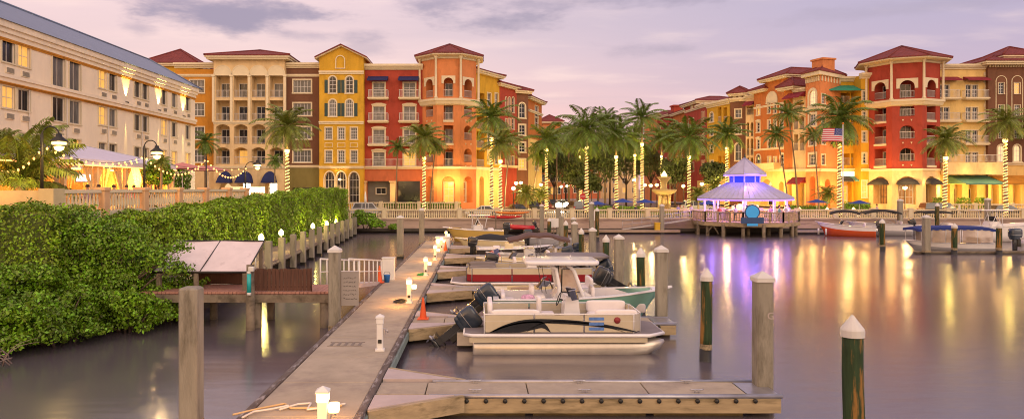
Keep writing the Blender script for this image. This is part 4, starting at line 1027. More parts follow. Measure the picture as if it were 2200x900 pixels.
mb = MB(); mb.box(.8, 2.6, 2, 3.6, zt, f.Z(130, 3)); mb.box(.6, 2.8, 1.8, 3.8, f.Z(130, 3), f.Z(126, 3)); f.put('chimney', mb.mesh('chimney', [M_ORG]))
f = building('townhouse', 'red townhouse with tall arched windows in the left row of the street', 1073, 107, 1110, 112, 2.2, group=G)
for x0, x1 in ((192, 200), (208, 216), (224, 236)):
    f.win(*z4(x0, x1, 245, 320), nx=1, nz=3, arch=1, sur=.1)
    for y0 in (350, 440, 530): f.win(*z4(x0, x1, y0, y0 + 50), nx=1, nz=2, sur=.1)
zt = f.Z(190, 3); f.wall(0, f.L, 0, zt, M_RED); f.shell(0, zt, 10, M_RED); f.hip(0, f.L, 0, 10, zt + .4, 171, .7); f.band(None, None, 0, .4, .3, z=f.Z(355, 3))
f = building('townhouse', 'dark brown townhouse with white framed windows in the left row of the street', 1110, 112, 1135, 113, 2.2, group=G)
for y0, y1, ar in ((275, 345, 1), (380, 428, 0), (465, 510, 0), (545, 592, 0)): f.win(*z4(260, 288, y0, y1), nx=2, nz=3, arch=ar, sur=.2)
zt = f.Z(201, 1); f.wall(0, f.L, 0, zt, M_BRN); f.shell(0, zt, 12, M_BRN); f.hip(0, f.L, 0, 12, zt + .4, 186, .7)
f = building('townhouse', 'orange and yellow townhouse at the far end of the left row', 1135, 116, 1164, 124, 2.2, group=G)
for y0, y1 in ((290, 340), (345, 390), (490, 530), (560, 600)): f.win(*z4(335, 352, y0, y1), nx=2, nz=2, sur=.12)
zt = f.Z(219, 4); f.wall(0, f.L, 0, f.Z(300, 4), M_LYL, 'ground_floor'); f.wall(0, f.L, f.Z(300, 4), zt, M_ORD); f.shell(0, zt, 10, M_RED); f.hip(0, f.L, 0, 10, zt + .4, 207, .8); f.band(None, None, 0, .4, .3, z=f.Z(240, 4))
# far houses closing the street
for (p0, p1, y0, Y, m_, lb) in ((1160, 1205, 262, 190, M_ORG, 'distant orange house seen past the leftmost lit palms of the avenue'), (1205, 1290, 300, 240, M_RST, 'distant salmon house closing the avenue behind the dark trees'), (1290, 1372, 312, 250, M_CRM, 'distant cream house closing the avenue left of the fountain')):
    f = building('distant_house', lb, p0, Y, p1, Y, 1.5, group=G); zt = f.Z(y0, 3)
    for i in range(4):
        for k in range(3): f.winm((i + .5) * f.L / 4, 2 + k * 3.4, 1.3, 1.8, 2, 2, hole=True)
    f.wall(0, f.L, 0, zt, m_); f.shell(0, zt, 12, m_); f.hip(0, f.L, 0, 12, zt, 2.2, .9)

# ---- right complex, from the far end of the street to the waterfront
f = building('townhouse', 'farthest small brown roofed house of the right row, half hidden by palms', 1384, 168, 1412, 160, 2.2, group=G)
zt = f.Z(253, 2); f.wall(0, f.L, 0, zt, M_ORG); f.shell(0, zt, 12, M_ORG); f.hip(0, f.L, 0, 12, zt, 238, .8)
f = building('townhouse', 'red house with a tall square chimney far down the right row', 1412, 158, 1440, 150, 2.2, group=G)
zt = f.Z(251, 2); f.wall(0, f.L, 0, zt, M_RED); f.shell(0, zt, 12, M_RED); f.hip(0, f.L, 0, 12, zt, 238, .8)
for y0 in (270, 305, 340): f.win(1420, 1432, y0, y0 + 20, nx=3, nz=2)
mb = MB(); mb.box(f.L - 2.4, f.L - .4, 1, 3, zt, f.Z(228, f.L)); mb.box(f.L - 2.6, f.L - .2, .8, 3.2, f.Z(228, f.L), f.Z(225, f.L)); f.put('chimney', mb.mesh('chimney', [M_RED]))
f = building('townhouse', 'orange townhouse with a wide eave between two palms of the right row', 1446, 148, 1476, 139, 2.2, group=G)
zt = f.Z(243, 3); f.wall(0, f.L, 0, zt, M_ORD); f.shell(0, zt, 12, M_ORD); f.hip(0, f.L, 0, 12, zt, 229, .8)
for y0 in (265, 300, 335, 365): f.win(1455, 1467, y0, y0 + 20, nx=3, nz=2)
f = building('townhouse', 'red townhouse with a round plaque under its hip roof, right row', 1472, 138, 1500, 131, 2.2, group=G)
zt = f.Z(223, 3); zt2 = f.Z(236, 3); f.wall(0, f.L, 0, zt, M_RED); f.shell(0, zt, 9, M_RED); f.hip(0, f.L, 0, 9, zt, 208, .9)
f.band(None, None, 0, .4, .3, z=zt2)
mb = MB(); mb.tube([(0, -.08, 0), (0, .02, 0)], .75, 20); f.put('round_plaque', mb.mesh('round_plaque', [M_TRIM]), f.U(1487), 0, f.Z(231.5, 3))
for y0 in (255, 285, 320, 350): f.win(1480, 1491, y0, y0 + 18, nx=2, nz=2)
f = building('townhouse', 'narrow crimson townhouse with slim paired windows, right row', 1498, 131, 1519, 126, 2.2, group=G)
zt = f.Z(230, 2); f.wall(0, f.L, 0, f.Z(388, 2), M_LYL, 'ground_floor'); f.wall(0, f.L, f.Z(388, 2), zt, M_RED); f.shell(0, zt, 10, M_RED); f.cornice(None, None, 0, .8, .5, z=f.Z(224, 2))
for y0, y1 in ((240, 263), (285, 303), (315, 333), (345, 362)): f.win(1507, 1509.5, y0, y1, nx=1, nz=2, sur=.08); f.win(1512, 1514.5, y0, y1, nx=1, nz=2, sur=.08)
f = building('apartment_building', 'golden yellow apartment house with one tall arch and tall recessed balconies, right row', 1519, 126, 1568, 119, 2.2, group=G)
f.win(1525, 1533, 242, 262, nx=2, nz=3, arch=1, sur=.2); f.win(1525, 1533, 278, 292, nx=2, nz=2); f.win(1525, 1533, 345, 362, nx=2, nz=2); f.win(1525, 1533, 312, 328, nx=2, nz=2)
for x0, x1 in ((364, 382), (391, 409)):
    f.loggia(x0 / 2.25 + 1380, x1 / 2.25 + 1380, 231, 263, back=M_YEL); f.loggia(x0 / 2.25 + 1380, x1 / 2.25 + 1380, 278, 303, back=M_YEL); f.loggia(x0 / 2.25 + 1380, x1 / 2.25 + 1380, 335, 370, back=M_YEL, pane=M_LIT)
zt = f.Z(222, 6); f.wall(0, f.L, 0, f.Z(375, 6), M_LYL, 'ground_floor'); f.wall(0, f.L, f.Z(375, 6), zt, M_YEL); f.shell(0, zt, 10, M_YEL); f.cornice(None, None, 0, .9, .6, z=f.Z(214, 6)); f.band(None, None, 0, .4, .3, z=f.Z(375, 6))
f = building('apartment_building', 'brown apartment house with a square lookout of three small windows, right row', 1569, 118.5, 1602, 117, 2.2, group=G)
for y0, y1, ar in ((236, 253, 0), (272, 288, 0), (308, 345, 1)): f.win(1580, 1592, y0, y1, nx=4, nz=2, arch=ar, sur=.2)
L = f.L; zt = f.Z(217, 1); zt2 = f.Z(201, 1)
f.wall(0, L, 0, zt, M_BRN); f.shell(0, zt, 10, M_BRN); f.cornice(None, None, 0, .6, .4, z=f.Z(211, 1))
mb = MB(); mb.box(.1, L - .3, .4, 6, zt, zt2); mb_o = f.put('lookout', mb.mesh('lookout', [M_BRN]))
for i in range(3):
    mb = MB(); mb.box(-.3, .3, .34, .398, 0, .75); w = f.put('lookout_window', mb.mesh('lookout_window', [M_TRIM]), .6 + i * .85, 0, zt + .45)
f.hip(.1, L - .3, .4, 6, zt2, 186, .7)
f = building('arcaded_building', 'slim cream arcade with a maroon awning left of the big ochre house', 1602, 116, 1621, 115, 2.2, group=G)
for x0, x1 in ((505, 516), (524, 536)):
    for y0, y1 in ((412, 480), (490, 570), (582, 640)): f.loggia(x0 / 2.25 + 1380, x1 / 2.25 + 1380, y0 / 2.25 + 80, y1 / 2.25 + 80, arch=1, back=M_LYL, door=False)
f.loggia(1604, 1619, 228, 247, back=M_LYL, door=False)
zt = f.Z(205, .5); f.wall(0, f.L, 0, zt, M_CRM); f.shell(0, zt, 9, M_CRM); f.cornice(None, None, 0, .5, .3, z=f.Z(205, .5)); f.awning(1601, 1621, 218, 229, out=1.2, mt=M_MAROON)

f = building('mansion_block', 'big ochre mansion block with a blind cream arch and stepped red roofs behind the pavilion', 1620, 114, 1692, 106, 2.2, group=G)
# left wing, centre bay, right bay
for y0, y1, ar, pd in ((146, 162, 0, 0), (186, 201, 0, 1), (225, 241, 0, 1), (341, 357, 1, 0)): pass
for (x0, x1) in ((67, 88),):
    f.win(*z6(69, 87, 335, 390), nx=2, nz=3, sur=.16); f.win(*z6(69, 87, 433, 487), nx=2, nz=3, sur=.18, ped=True); f.win(*z6(69, 87, 530, 584), nx=2, nz=3, sur=.18, ped=True); f.win(*z6(66, 90, 615, 684), nx=2, nz=3, arch=1, sur=.2)
for x0, x1 in ((131, 147), (165, 182), (201, 219)):
    f.win(*z6(x0, x1, 322, 380), nx=2, nz=3, sur=.13)
    f.win(*z6(x0, x1, 420, 472), nx=2, nz=3, sur=.13, pane=M_CURT); f.win(*z6(x0, x1, 522, 582), nx=2, nz=3, sur=.13)
for x0, x1 in ((131, 150), (165, 183)): f.win(*z6(x0, x1, 628, 674), nx=2, nz=3, sur=.13)
f.win(*z6(203, 226, 610, 680), nx=2, nz=3, arch=1, sur=.2)
L = f.L; ub = f.U(1644); zw = f.Z(193, 2); zc_ = f.Z(166, 6); zg = f.Z(363, 5)
uc, z0, w, h = f.rect(1647, 1670, 198, 221); mb = MB(); o = arc_pts(w, h, 1); mb.add([(x, -.06, z) for x, z in reversed(o)], [tuple(range(len(o)))], 0); ring(mb, w, h, 1, .1, -.1, 0); f.put('blind_arch', mb.mesh('blind_arch', [M_TRIM]), uc, 0, z0)
f.holes.append((f.U(1634), f.U(1660), .2, f.Z(385, 5), 1, 1.4, M_LITW)); f.holes.append((f.U(1673), f.U(1685), .2, f.Z(390, 7), 1, 1.4, M_INT))
f.wall(0, L, 0, zg, M_LYL, 'ground_floor'); f.wall(0, ub, zg, zw, M_ORD); f.wall(ub, L, zg, zc_, M_ORD)
f.shell(0, zw, 10, M_ORD); mb = MB(); mb.box(ub, L, .003, 9, zw, zc_); f.put('upper_wall', mb.mesh('upper_wall', [M_ORD]))
f.hip(0, ub, 0, 9, zw, 181, .8); f.hip(ub, L, 0, 9, zc_, 146, .9)
f.band(0, 0, 0, .3, .15, z=f.Z(322 / 2.646 + 100, 2)) if False else f.band(1620, 1692, 225, .3, .12); f.band(1620, 1692, 318, .3, .15); f.band(1620, 1692, 362, .5, .25)
mb = MB(); mb.box(-3, 3, -1.2, -.01, 0, .25); mb.box(-3, 3, -1.2, -1.05, .25, 1.0); mb.box(-3, -2.85, -1.05, -.01, .25, 1.0); mb.box(2.85, 3, -1.05, -.01, .25, 1.0); f.put('stone_balcony', mb.mesh('stone_balcony', [M_CRM]), f.U(1651), 0, f.Z(364, 5))
f = building('apartment_building', 'ochre wing with its own low red roof and cream arcade left of the chimney tower', 1684, 104.5, 1731, 101, 2.2, group=G)
for x0, x1 in ((279, 302), (313, 338)):
    f.loggia(*z6(x0, x1, 395, 470), arch=1, back=M_LYL, door=False); f.loggia(*z6(x0, x1, 500, 590), arch=0, back=M_LYL, door=False); f.loggia(*z6(x0, x1, 607, 700), arch=1, back=M_LYL, door=False)
f.loggia(*z6(279, 338, 318, 375), back=M_LYL, pane=M_LIT)
L = f.L; um = f.U(1703); zg = f.Z(363, 3); zt = f.Z(186, 2); zt2 = f.Z(200, 5)
f.holes.append((f.U(1690), f.U(1701), .2, f.Z(385, 3), 1, 1.4, M_INT)); f.holes.append((f.U(1710), f.U(1728), .2, f.Z(392, 5), 0, 1.6, M_INT))
f.wall(0, L, 0, zg, M_LYL, 'ground_floor'); f.wall(0, um, zg, zt, M_ORD); f.wall(um, L, zg, zt2, M_CRM); f.shell(0, zt2, 9, M_CRM)
mb = MB(); mb.box(0, um, .003, 8, zt2, zt); f.put('upper_wall', mb.mesh('upper_wall', [M_ORD]))
f.hip(0, um, 0, 7, zt, 167, .9); f.band(None, None, 0, .4, .2, z=zg); f.awning(1694, 1731, 199, 213, out=1.4, mt=M_MAROON); f.awning(1702, 1731, 381, 396, out=1.2, mt=M_MAROON)
f.cornice(1704, 1731, 190, .5, .3)

# orange chimney tower: two faces meeting at a corner
a = (XW(1731, 100.5), 100.5); b = (XW(1762, 97.5), 97.5); c = (XW(1806, 101), 101); d_ = (a[0] + c[0] - b[0], a[1] + c[1] - b[1])
root = thing('chimney_tower', 'square orange tower with a chimney on its roof and dentils under the eave', 'tower', (b[0], b[1], 2.2), 0, G); root.matrix_basis = Matrix.Translation((b[0], b[1], 2.2))
f1 = Frame(root, a, b, 2.2); f2 = Frame(root, b, c, 2.2); f3 = Frame(root, c, d_, 2.2); f4 = Frame(root, d_, a, 2.2)
f1.win(*z6(368, 404, 248, 335), nx=4, nz=4, arch=1, sur=.35, pane=M_LITW); f1.win(*z6(368, 404, 385, 450), nx=4, nz=4, sur=.3, pane=M_CURT); f1.win(*z6(368, 404, 510, 562), nx=4, nz=3, sur=.2); f1.win(*z6(368, 404, 612, 674), nx=4, nz=3, sur=.3, pane=M_CURT)
for y0, y1 in ((272, 325), (400, 450), (505, 555), (615, 672)): f2.win(436 / 2.646 + 1600, 456 / 2.646 + 1600, y0 / 2.646 + 100, y1 / 2.646 + 100, nx=2, nz=3, sur=.14)
f1.holes.append((f1.U(1739), f1.U(1752), .1, f1.Z(378, 3), 1, 1.2, M_INT)); f2.holes.append((f2.U(1772), f2.U(1784), .1, f2.Z(385, 3), 1, 1.2, M_INT))
ze = f1.Z(156, 3)
for fr in (f1, f2, f3, f4): fr.wall(0, fr.L, 0, ze, M_ORG)
for fr in (f1, f2):
    fr.band(None, None, 0, .4, .2, z=f1.Z(362, 3)); fr.band(None, None, 0, .35, .15, z=f1.Z(229, 3))
    mb = MB()
    n = 7
    for i in range(n): u = fr.L * (i + .5) / n; mb.box(u - .12, u + .12, -.14, -.004, ze - 1.15, ze - .45)
    fr.put('dentil_course', mb.mesh('dentil_course', [M_TRIM]))
cx_, cy_ = (a[0] + c[0]) / 2 - b[0], (a[1] + c[1]) / 2 - b[1]
rr = f1.Z(133, 3) - ze; ang = math.atan2(f1.d.y, f1.d.x)
pts = [Vector((p[0] - b[0], p[1] - b[1])) for p in (a, b, c, d_)]; cc = Vector((cx_, cy_)); oo = [cc + (p - cc) * 1.32 for p in pts]
mb = MB(); vs = [(p.x, p.y, ze + .15) for p in oo] + [(p.x, p.y, ze + .3) for p in oo] + [(cc.x, cc.y, ze + rr)]
mb.add(vs, [(0, 1, 5, 4), (1, 2, 6, 5), (2, 3, 7, 6), (3, 0, 4, 7), (4, 5, 8), (5, 6, 8), (6, 7, 8), (7, 4, 8), (3, 2, 1, 0)], 0)
for p in oo: mb.tube([(p.x, p.y, ze + .3), (cc.x, cc.y, ze + rr + .03)], .12, 5, 0)
oi = [cc + (p - cc) * 1.26 for p in pts]; vs = [(p.x, p.y, ze - .35) for p in oi] + [(p.x, p.y, ze + .148) for p in oi]
mb.add(vs, [(0, 1, 5, 4), (1, 2, 6, 5), (2, 3, 7, 6), (3, 0, 4, 7), (3, 2, 1, 0)], 1); mb.build('roof', [M_TILE, M_TRIM], root)
mb = MB(); mb.M = Matrix.Translation((cc.x, cc.y, 0)) @ Matrix.Rotation(ang + .1, 4, 'Z'); zq = ze + rr - 1.2; mb.box(-1.05, 1.05, -1.05, 1.05, zq, zq + 1.9); mb.box(-1.2, 1.2, -1.2, 1.2, zq + 1.9, zq + 2.15, 0)
mb.build('chimney', [M_ORG], root)

f = building('apartment_building', 'golden building with a long green awning over its top balcony', 1800, 101, 1850, 101, 2.2, group=G)
f0 = f
L = f.L
for r, (y0, y1) in enumerate(((199, 222), (243, 266), (288, 312), (330, 355))):
    f.loggia(1803, 1826, y0, y1, back=M_YEL, pane=M_LIT if r == 3 else M_PANE); f.loggia(1829, 1847, y0, y1, back=M_YEL, pane=M_PANE)
zt = f.Z(170, 2); zg = f.Z(362, 2)
f.holes.append((f.U(1812), f.U(1830), .1, 4.0, 0, 1.2, M_INT))
f.wall(0, L, 0, zg, M_YEL, 'ground_floor'); f.wall(0, L, zg, zt, M_YEL); f.shell(0, zt, 9, M_YEL); f.cornice(None, None, 0, .7, .5, z=zt + .3); f.band(None, None, 0, .4, .4, z=zg)
f.awning(1765, 1848, 184, 199, out=2.0, mt=M_TEAL); f.awning(1795, 1822, 378, 391, out=1.6, mt=M_BLK); f.awning(1824, 1858, 378, 390, out=1.6, mt=M_SEAG)
mb = MB(); mb.box(-1.7, 1.7, -.25, -.02, -.3, .35); f.put('lit_sign', mb.mesh('lit_sign', [mat('white_sign_light', (1, .95, .85), var=0, emit=(1, .85, .55), es=1.6)]), f.U(1826), 0, f.Z(374, 2))
f = building('apartment_building', 'plain golden corner with single windows tight against the red tower', 1850, 99, 1880, 99, 2.2, group=G)
for y0, y1 in ((196, 217), (240, 262), (283, 305), (329, 351)): f.win(1853, 1861, y0, y1, nx=2, nz=3, sur=.14)
f.win(1852, 1863, 388, 425, nx=3, nz=3, sur=.1, pane=M_LIT)
zt = f.Z(162, 1); zg = f.Z(362, 1); f.wall(0, f.L, 0, zg, M_YEL, 'ground_floor'); f.wall(0, f.L, zg, zt, M_YEL); f.shell(0, zt, 10, M_YEL); f.cornice(None, None, 0, .8, .5, z=zt + .3); f.band(None, None, 0, .4, .3, z=zg)

f = building('townhouse', 'pale yellow townhouse with maroon awnings and a long balcony right of the red tower', 1990, 97.5, 2123, 97.5, 2.2, group=G)
for k, x in enumerate((528, 659)):
    for r, (y0, y1) in enumerate(((221, 280), (323, 383), (428, 488), (531, 577))):
        f.win((x - 27) / 2.143 + 1780, (x - 3) / 2.143 + 1780, y0 / 2.143 + 80, y1 / 2.143 + 80, nx=2, nz=3, pane=M_CURT if random.random() < .5 else M_PANE, sur=.08, name='balcony_door')
        f.win((x + 3) / 2.143 + 1780, (x + 27) / 2.143 + 1780, y0 / 2.143 + 80, y1 / 2.143 + 80, nx=2, nz=3, pane=M_PANE, sur=.08, name='balcony_door')
        if r < 3: f.balcony((x - 42) / 2.143 + 1780, (x + 62) / 2.143 + 1780, y1 / 2.143 + 80)
    f.awning((x - 40) / 2.143 + 1780, (x + 65) / 2.143 + 1780, 183 / 2.143 + 80, 205 / 2.143 + 80, out=1.1, mt=M_MAROON)
L = f.L; zt = f.Z(145, 4); zg = f.Z(350, 4)
zf = f.Z(396, 4)
for i, x in enumerate((2032, 2058, 2090)): f.holes.append((f.U(x - 9), f.U(x + 9), .3, zf, 0, 1.4, (M_INT, M_LIT, M_INT)[i]))
f.wall(0, L, 0, zg, M_LYL, 'ground_floor'); f.wall(0, L, zg, zt, M_LYL); f.shell(0, zt, 12, M_LYL); f.cornice(None, None, 0, .7, .5, z=zt + .4)
mb = MB(); u0, u1 = f.U(2004), f.U(2134); mb.box(u0, u1, -2.6, -.004, zg - .35, zg); mb.box(u0, u1, -2.6, -2.45, f.Z(376, 4) , zg - .35); mb.box(u0, u0 + .15, -2.45, -.004, f.Z(376, 4), zg - .35)
f.put('terrace_fascia', mb.mesh('terrace_fascia', [M_CRM])); f.rail(u0, u1, zg, 1.0, v=-2.5)
f.awning(2037, 2160, 377, 397, out=3.6, mt=M_SEAG)
for s_ in (-1, 1):
    mb = MB()
    for i in range(22):
        z = .6 + i * .55; k = .14 if i % 2 else .0
        x = 0 if s_ < 0 else L
        mb.box(x + (0 if s_ < 0 else -.5 - k), x + (.5 + k if s_ < 0 else 0), -.035, -.002, zg + z, zg + z + .5)
    f.put('quoin_strip', mb.mesh('quoin_strip', [M_TRIM]))

f = building('apartment_building', 'dark brown building with tall white arch outlines at the right edge', 2123, 97, 2260, 97, 2.2, group=G)
for k, x in enumerate((795, 868, 941)):
    px = x / 2.143 + 1780
    for r, (y0, y1) in enumerate(((210, 262), (312, 362), (417, 465))): f.win(px - 6, px + 6, y0 / 2.143 + 80, y1 / 2.143 + 80, nx=2, nz=4, sur=.07)
    f.win(px - 7, px + 7, 497 / 2.143 + 80, 572 / 2.143 + 80, nx=2, nz=3, arch=1, sur=.2, pane=M_LITW if k < 2 else M_PANE)
    uc, z0, w, h = f.rect(px - 11, px + 11, 180 / 2.143 + 80, 470 / 2.143 + 80); mb = MB(); ring(mb, w, h, 1, .09, -.06, 0, sill=False); f.put('arch_outline', mb.mesh('arch_outline', [M_TRIM]), uc, 0, z0)
L = f.L; zt = f.Z(137, 4); zg = f.Z(349, 4); zf = f.Z(396, 4)
for i, x in enumerate((2138, 2160, 2185)): f.holes.append((f.U(x - 8), f.U(x + 8), .3, zf, 0, 1.4, (M_LIT, M_INT, M_LIT)[i]))
f.wall(0, L, 0, zg, M_LYL, 'ground_floor'); f.wall(0, L, zg, zt, M_BRN); f.shell(0, zt, 12, M_BRN)
f.band(None, None, 0, .4, .3, z=zg); f.hip(0, L, 0, 12, zt + .2, 117, 1.1); f.awning(2125, 2250, 377, 396, out=3.2, mt=M_OCH)
mb = MB(); u = f.U(2172); mb.box(u, u + 5, 1.2, 6, zt + .5, f.Z(113, 6)); f.put('upper_wall', mb.mesh('upper_wall', [M_BRN])); f.hip(u, u + 5, 1.2, 6, f.Z(117, 6), 102, .7)
mb = MB()
for i in range(26): u = .2 + i * .36; mb.box(u - .09, u + .09, -.18, -.004, zt - .5, zt - .2)
f.put('dentil_course', mb.mesh('dentil_course', [M_TRIM]))
# awnings on the red tower's ground floor
for k in (7, 0, 6):
    a0 = R(-90 - 22.5 + 22.5 + 45 * k); r = 8.6 / 2 / math.cos(PI / 8); cX = XW(1937, 99)
    pa = (cX + r * math.cos(a0), 99 + r * math.sin(a0)); pb = (cX + r * math.cos(a0 + PI / 4), 99 + r * math.sin(a0 + PI / 4))
    fr = Frame(rtw, pa, pb, 1.9); u0, u1 = .45, fr.L - .45
    fr.U = lambda q: q
    fr.Z = lambda py, u: rtZ(py)
    fr.awning(u0, u1, 382, 397, out=.9, mt=M_BLK, dome=True)

# ---- the hotel on the left
hx = -33.0; zb = 3.9
root = thing('hotel', 'long cream hotel with a blue grey metal roof and wall uplights on the left', 'hotel', (hx, 40, zb), PI / 2, None); root.matrix_basis = Matrix.Translation((hx, 40, zb)) @ Matrix.Rotation(PI / 2, 4, 'Z')
f = Frame(root, (hx, 40), (hx, 81), zb)
HY = lambda px: hx / (px - CX) * F - 40           # distance along the facade of a photo column
rows = [15.35, 12.15, 9.0, 5.85]                   # window heads, world z
cols = [(17.5, 1.35, 1.55), (51, 1.35, 1.55), (126, 1.65, 1.9), (161, 1.65, 1.9), (220, 1.3, 1.6), (242, 1.3, 1.6), (295, 1.3, 1.6), (312, 1.3, 1.6), (352, 1.3, 1.6), (374, 1.3, 1.6), (403, 1.25, 1.6)]
litset = {(17.5, 1), (220, 0), (220, 1), (352, 1), (51, 0), (352, 2), (374, 2), (126, 2), (161, 2), (403, 2)}
M_HFR = mat('pale_window_frame', (.62, .55, .45), rough=.5, var=.05)
for px, w, h in [(-60, 1.35, 1.55), (-25, 1.35, 1.55)] + cols:
    for r, zt in enumerate(rows):
        u = HY(px); hh = h + (.55 if px in (126, 161) and r == 0 else 0)
        lit = (px, r) in litset
        f.winm(u, zt - h - zb - (.5 if hh > h else 0), w, hh, 2, 1 if not lit else 2, 0, (M_LIT if lit else (M_CURT if random.random() < .3 else M_PANE)), .1, fm=M_HFR)
        mb = MB(); mb.box(-.42, .42, -.1, -.003, 0, .42)
        for k in range(6): mb.box(-.38, .38, -.13, -.101, .05 + k * .06, .075 + k * .06, 1)
        f.put('air_conditioner', mb.mesh('air_conditioner', [M_HOT, M_GRY]), u + .1, 0, zt - h - zb - (1.15 if hh > h else .75))
ztop = 16.3 - zb
f.wall(0, f.L, 0, ztop, M_HOT)
mb = MB(); D = 14; L = f.L
mb.quad((L, 0, 0), (L, D, 0), (L, D, ztop), (L, 0, ztop)); mb.quad((L, D, 0), (0, D, 0), (0, D, ztop), (L, D, ztop)); mb.quad((0, D, 0), (0, 0, 0), (0, 0, ztop), (0, D, ztop)); f.put('rear_wall', mb.mesh('rear_wall', [M_HOT]))
f.cornice(None, None, 0, 1.1, .45, mt=M_HOT, z=ztop + .25); f.band(None, None, 0, .22, .12, mt=M_OCH, z=ztop - .85) 
f.band(None, None, 0, .55, .25, mt=M_HOT, z=12.95 - zb); f.band(None, None, 0, .16, .3, mt=M_OCH, z=12.38 - zb)
mb = MB(); e = .6; z0 = ztop + .25; k = 3.2; zh = 19.1 - zb
vs = [(-1, -e, z0), (L + e, -e, z0), (L + e, D + e, z0), (-1, D + e, z0), (-1, k, zh), (L - 4.5, k, zh), (L - 4.5, D - k, zh), (-1, D - k, zh)]
mb.add(vs, [(0, 1, 5, 4), (1, 2, 6, 5), (2, 3, 7, 6), (3, 0, 4, 7), (4, 5, 6, 7), (3, 2, 1, 0)], 0)
for (p, q) in ((4, 5), (1, 5)): mb.tube([vs[p], vs[q]], .12, 5)
f.put('roof', mb.mesh('roof', [M_MROOF]))
for px in (61, 142, 231, 304, 363):
    mb = MB(); mb.tube([(0, -.07, 1), (0, -.07, 12.3 - zb)], .045, 6); f.put('downpipe', mb.mesh('downpipe', [M_HFR]), HY(px) + 0)
for px in (270, 340, 393):
    Y = 40 + HY(px)
    mb = MB(); mb.cbox(-.1, .1, -.28, -.003, 0, .12, .03); f.put('wall_uplight', mb.mesh('wall_uplight', [M_DARK]), HY(px), 0, 12.95 - zb + .01)
    spot('uplight_up', (hx + .24, Y, 13.15), (hx + .12, Y, 16.4), 1300, 50, (1, .78, .25), .45, .03)
    spot('uplight_down', (hx + .13, Y, 12.12), (hx + .05, Y, 4.5), 2200, 13, (1, .72, .22), .7, .03)
# ------------------------------------------------------------------ palms
def crown_mesh(seed, L=3.0, n=24, leaf=.8, lo=-42, fan=False, mt=None):
    rg = random.Random(seed); V = []; mb = MB()
    for k in range(n):
        az = 2 * PI * (k * .381966 + rg.uniform(-.03, .03)); t0 = k / (n - 1)
        el = R(80 - (80 - lo) * t0 ** .85 + rg.uniform(-7, 7)); l = L * rg.uniform(.85, 1.1) * (.8 + .2 * math.sin(PI * t0))
        droop = R(rg.uniform(55, 85)) * (1 - .25 * t0)
        pts = []; p = Vector((0, 0, 0)); m = 12; ts = rg.uniform(-.2, .2)
        for i in range(m + 1):
            e = el - droop * (i / m) ** 1.4; a = az + ts * (i / m)
            d = Vector((math.cos(a) * math.cos(e), math.sin(a) * math.cos(e), math.sin(e))); pts.append(p.copy()); p = p + d * (l / m)
        mb.tube([pts[j] for j in (0, 3, 6, 9, 12)], [.045, .035, .025, .015, .006], 4)
        ns = 26
        for i in range(2, ns):
            f = i / ns * m; j = min(int(f), m - 1); q = pts[j].lerp(pts[j + 1], f - j); tg = (pts[j + 1] - pts[j]).normalized()
            side = tg.cross(Vector((0, 0, 1))); side = side.normalized() if side.length > 1e-3 else Vector((1, 0, 0)); up = side.cross(tg)
            ll = leaf * math.sin(PI * min(1, (i / ns) * .82 + .14)) ** .6 * rg.uniform(.85, 1.1)
            for sg in (-1, 1):
                d = (side * sg * 1.0 + tg * .65 + up * (.25 - .15 * rg.random())).normalized()
                tip = q + d * ll + Vector((0, 0, -ll * .45)); mid = q + d * ll * .55 + Vector((0, 0, -ll * .06)); w = tg * .045
                V.append([q - w, mid - w * 1.3, tip, mid + w * 1.3])
    me = mb.mesh('crown_stems', [mt or M_FROND]); vs = [v.co[:] for v in me.vertices]
    V = np.array([[tuple(c) for c in q] for q in V], dtype=np.float32)
    o = len(mb.v); allm = MB(); allm.add(mb.v, mb.f, 0)
    base = len(allm.v); fl = V.reshape(-1, 3).tolist(); allm.add(fl, [(4 * i, 4 * i + 1, 4 * i + 2, 4 * i + 3) for i in range(len(V))], 0)
    return allm.mesh('crown', [mt or M_FROND])
CROWNS = [crown_mesh(3, 3.0, 26, .75), crown_mesh(8, 3.0, 24, .8, lo=-55), crown_mesh(15, 3.0, 22, .7, lo=-30), crown_mesh(21, 3.0, 28, .85, lo=-60)]
CROWNY = [crown_mesh(5, 3.0, 26, .75, mt=M_FROND2), crown_mesh(9, 3.0, 28, .8, lo=-50, mt=M_FROND2)]
TR = {}
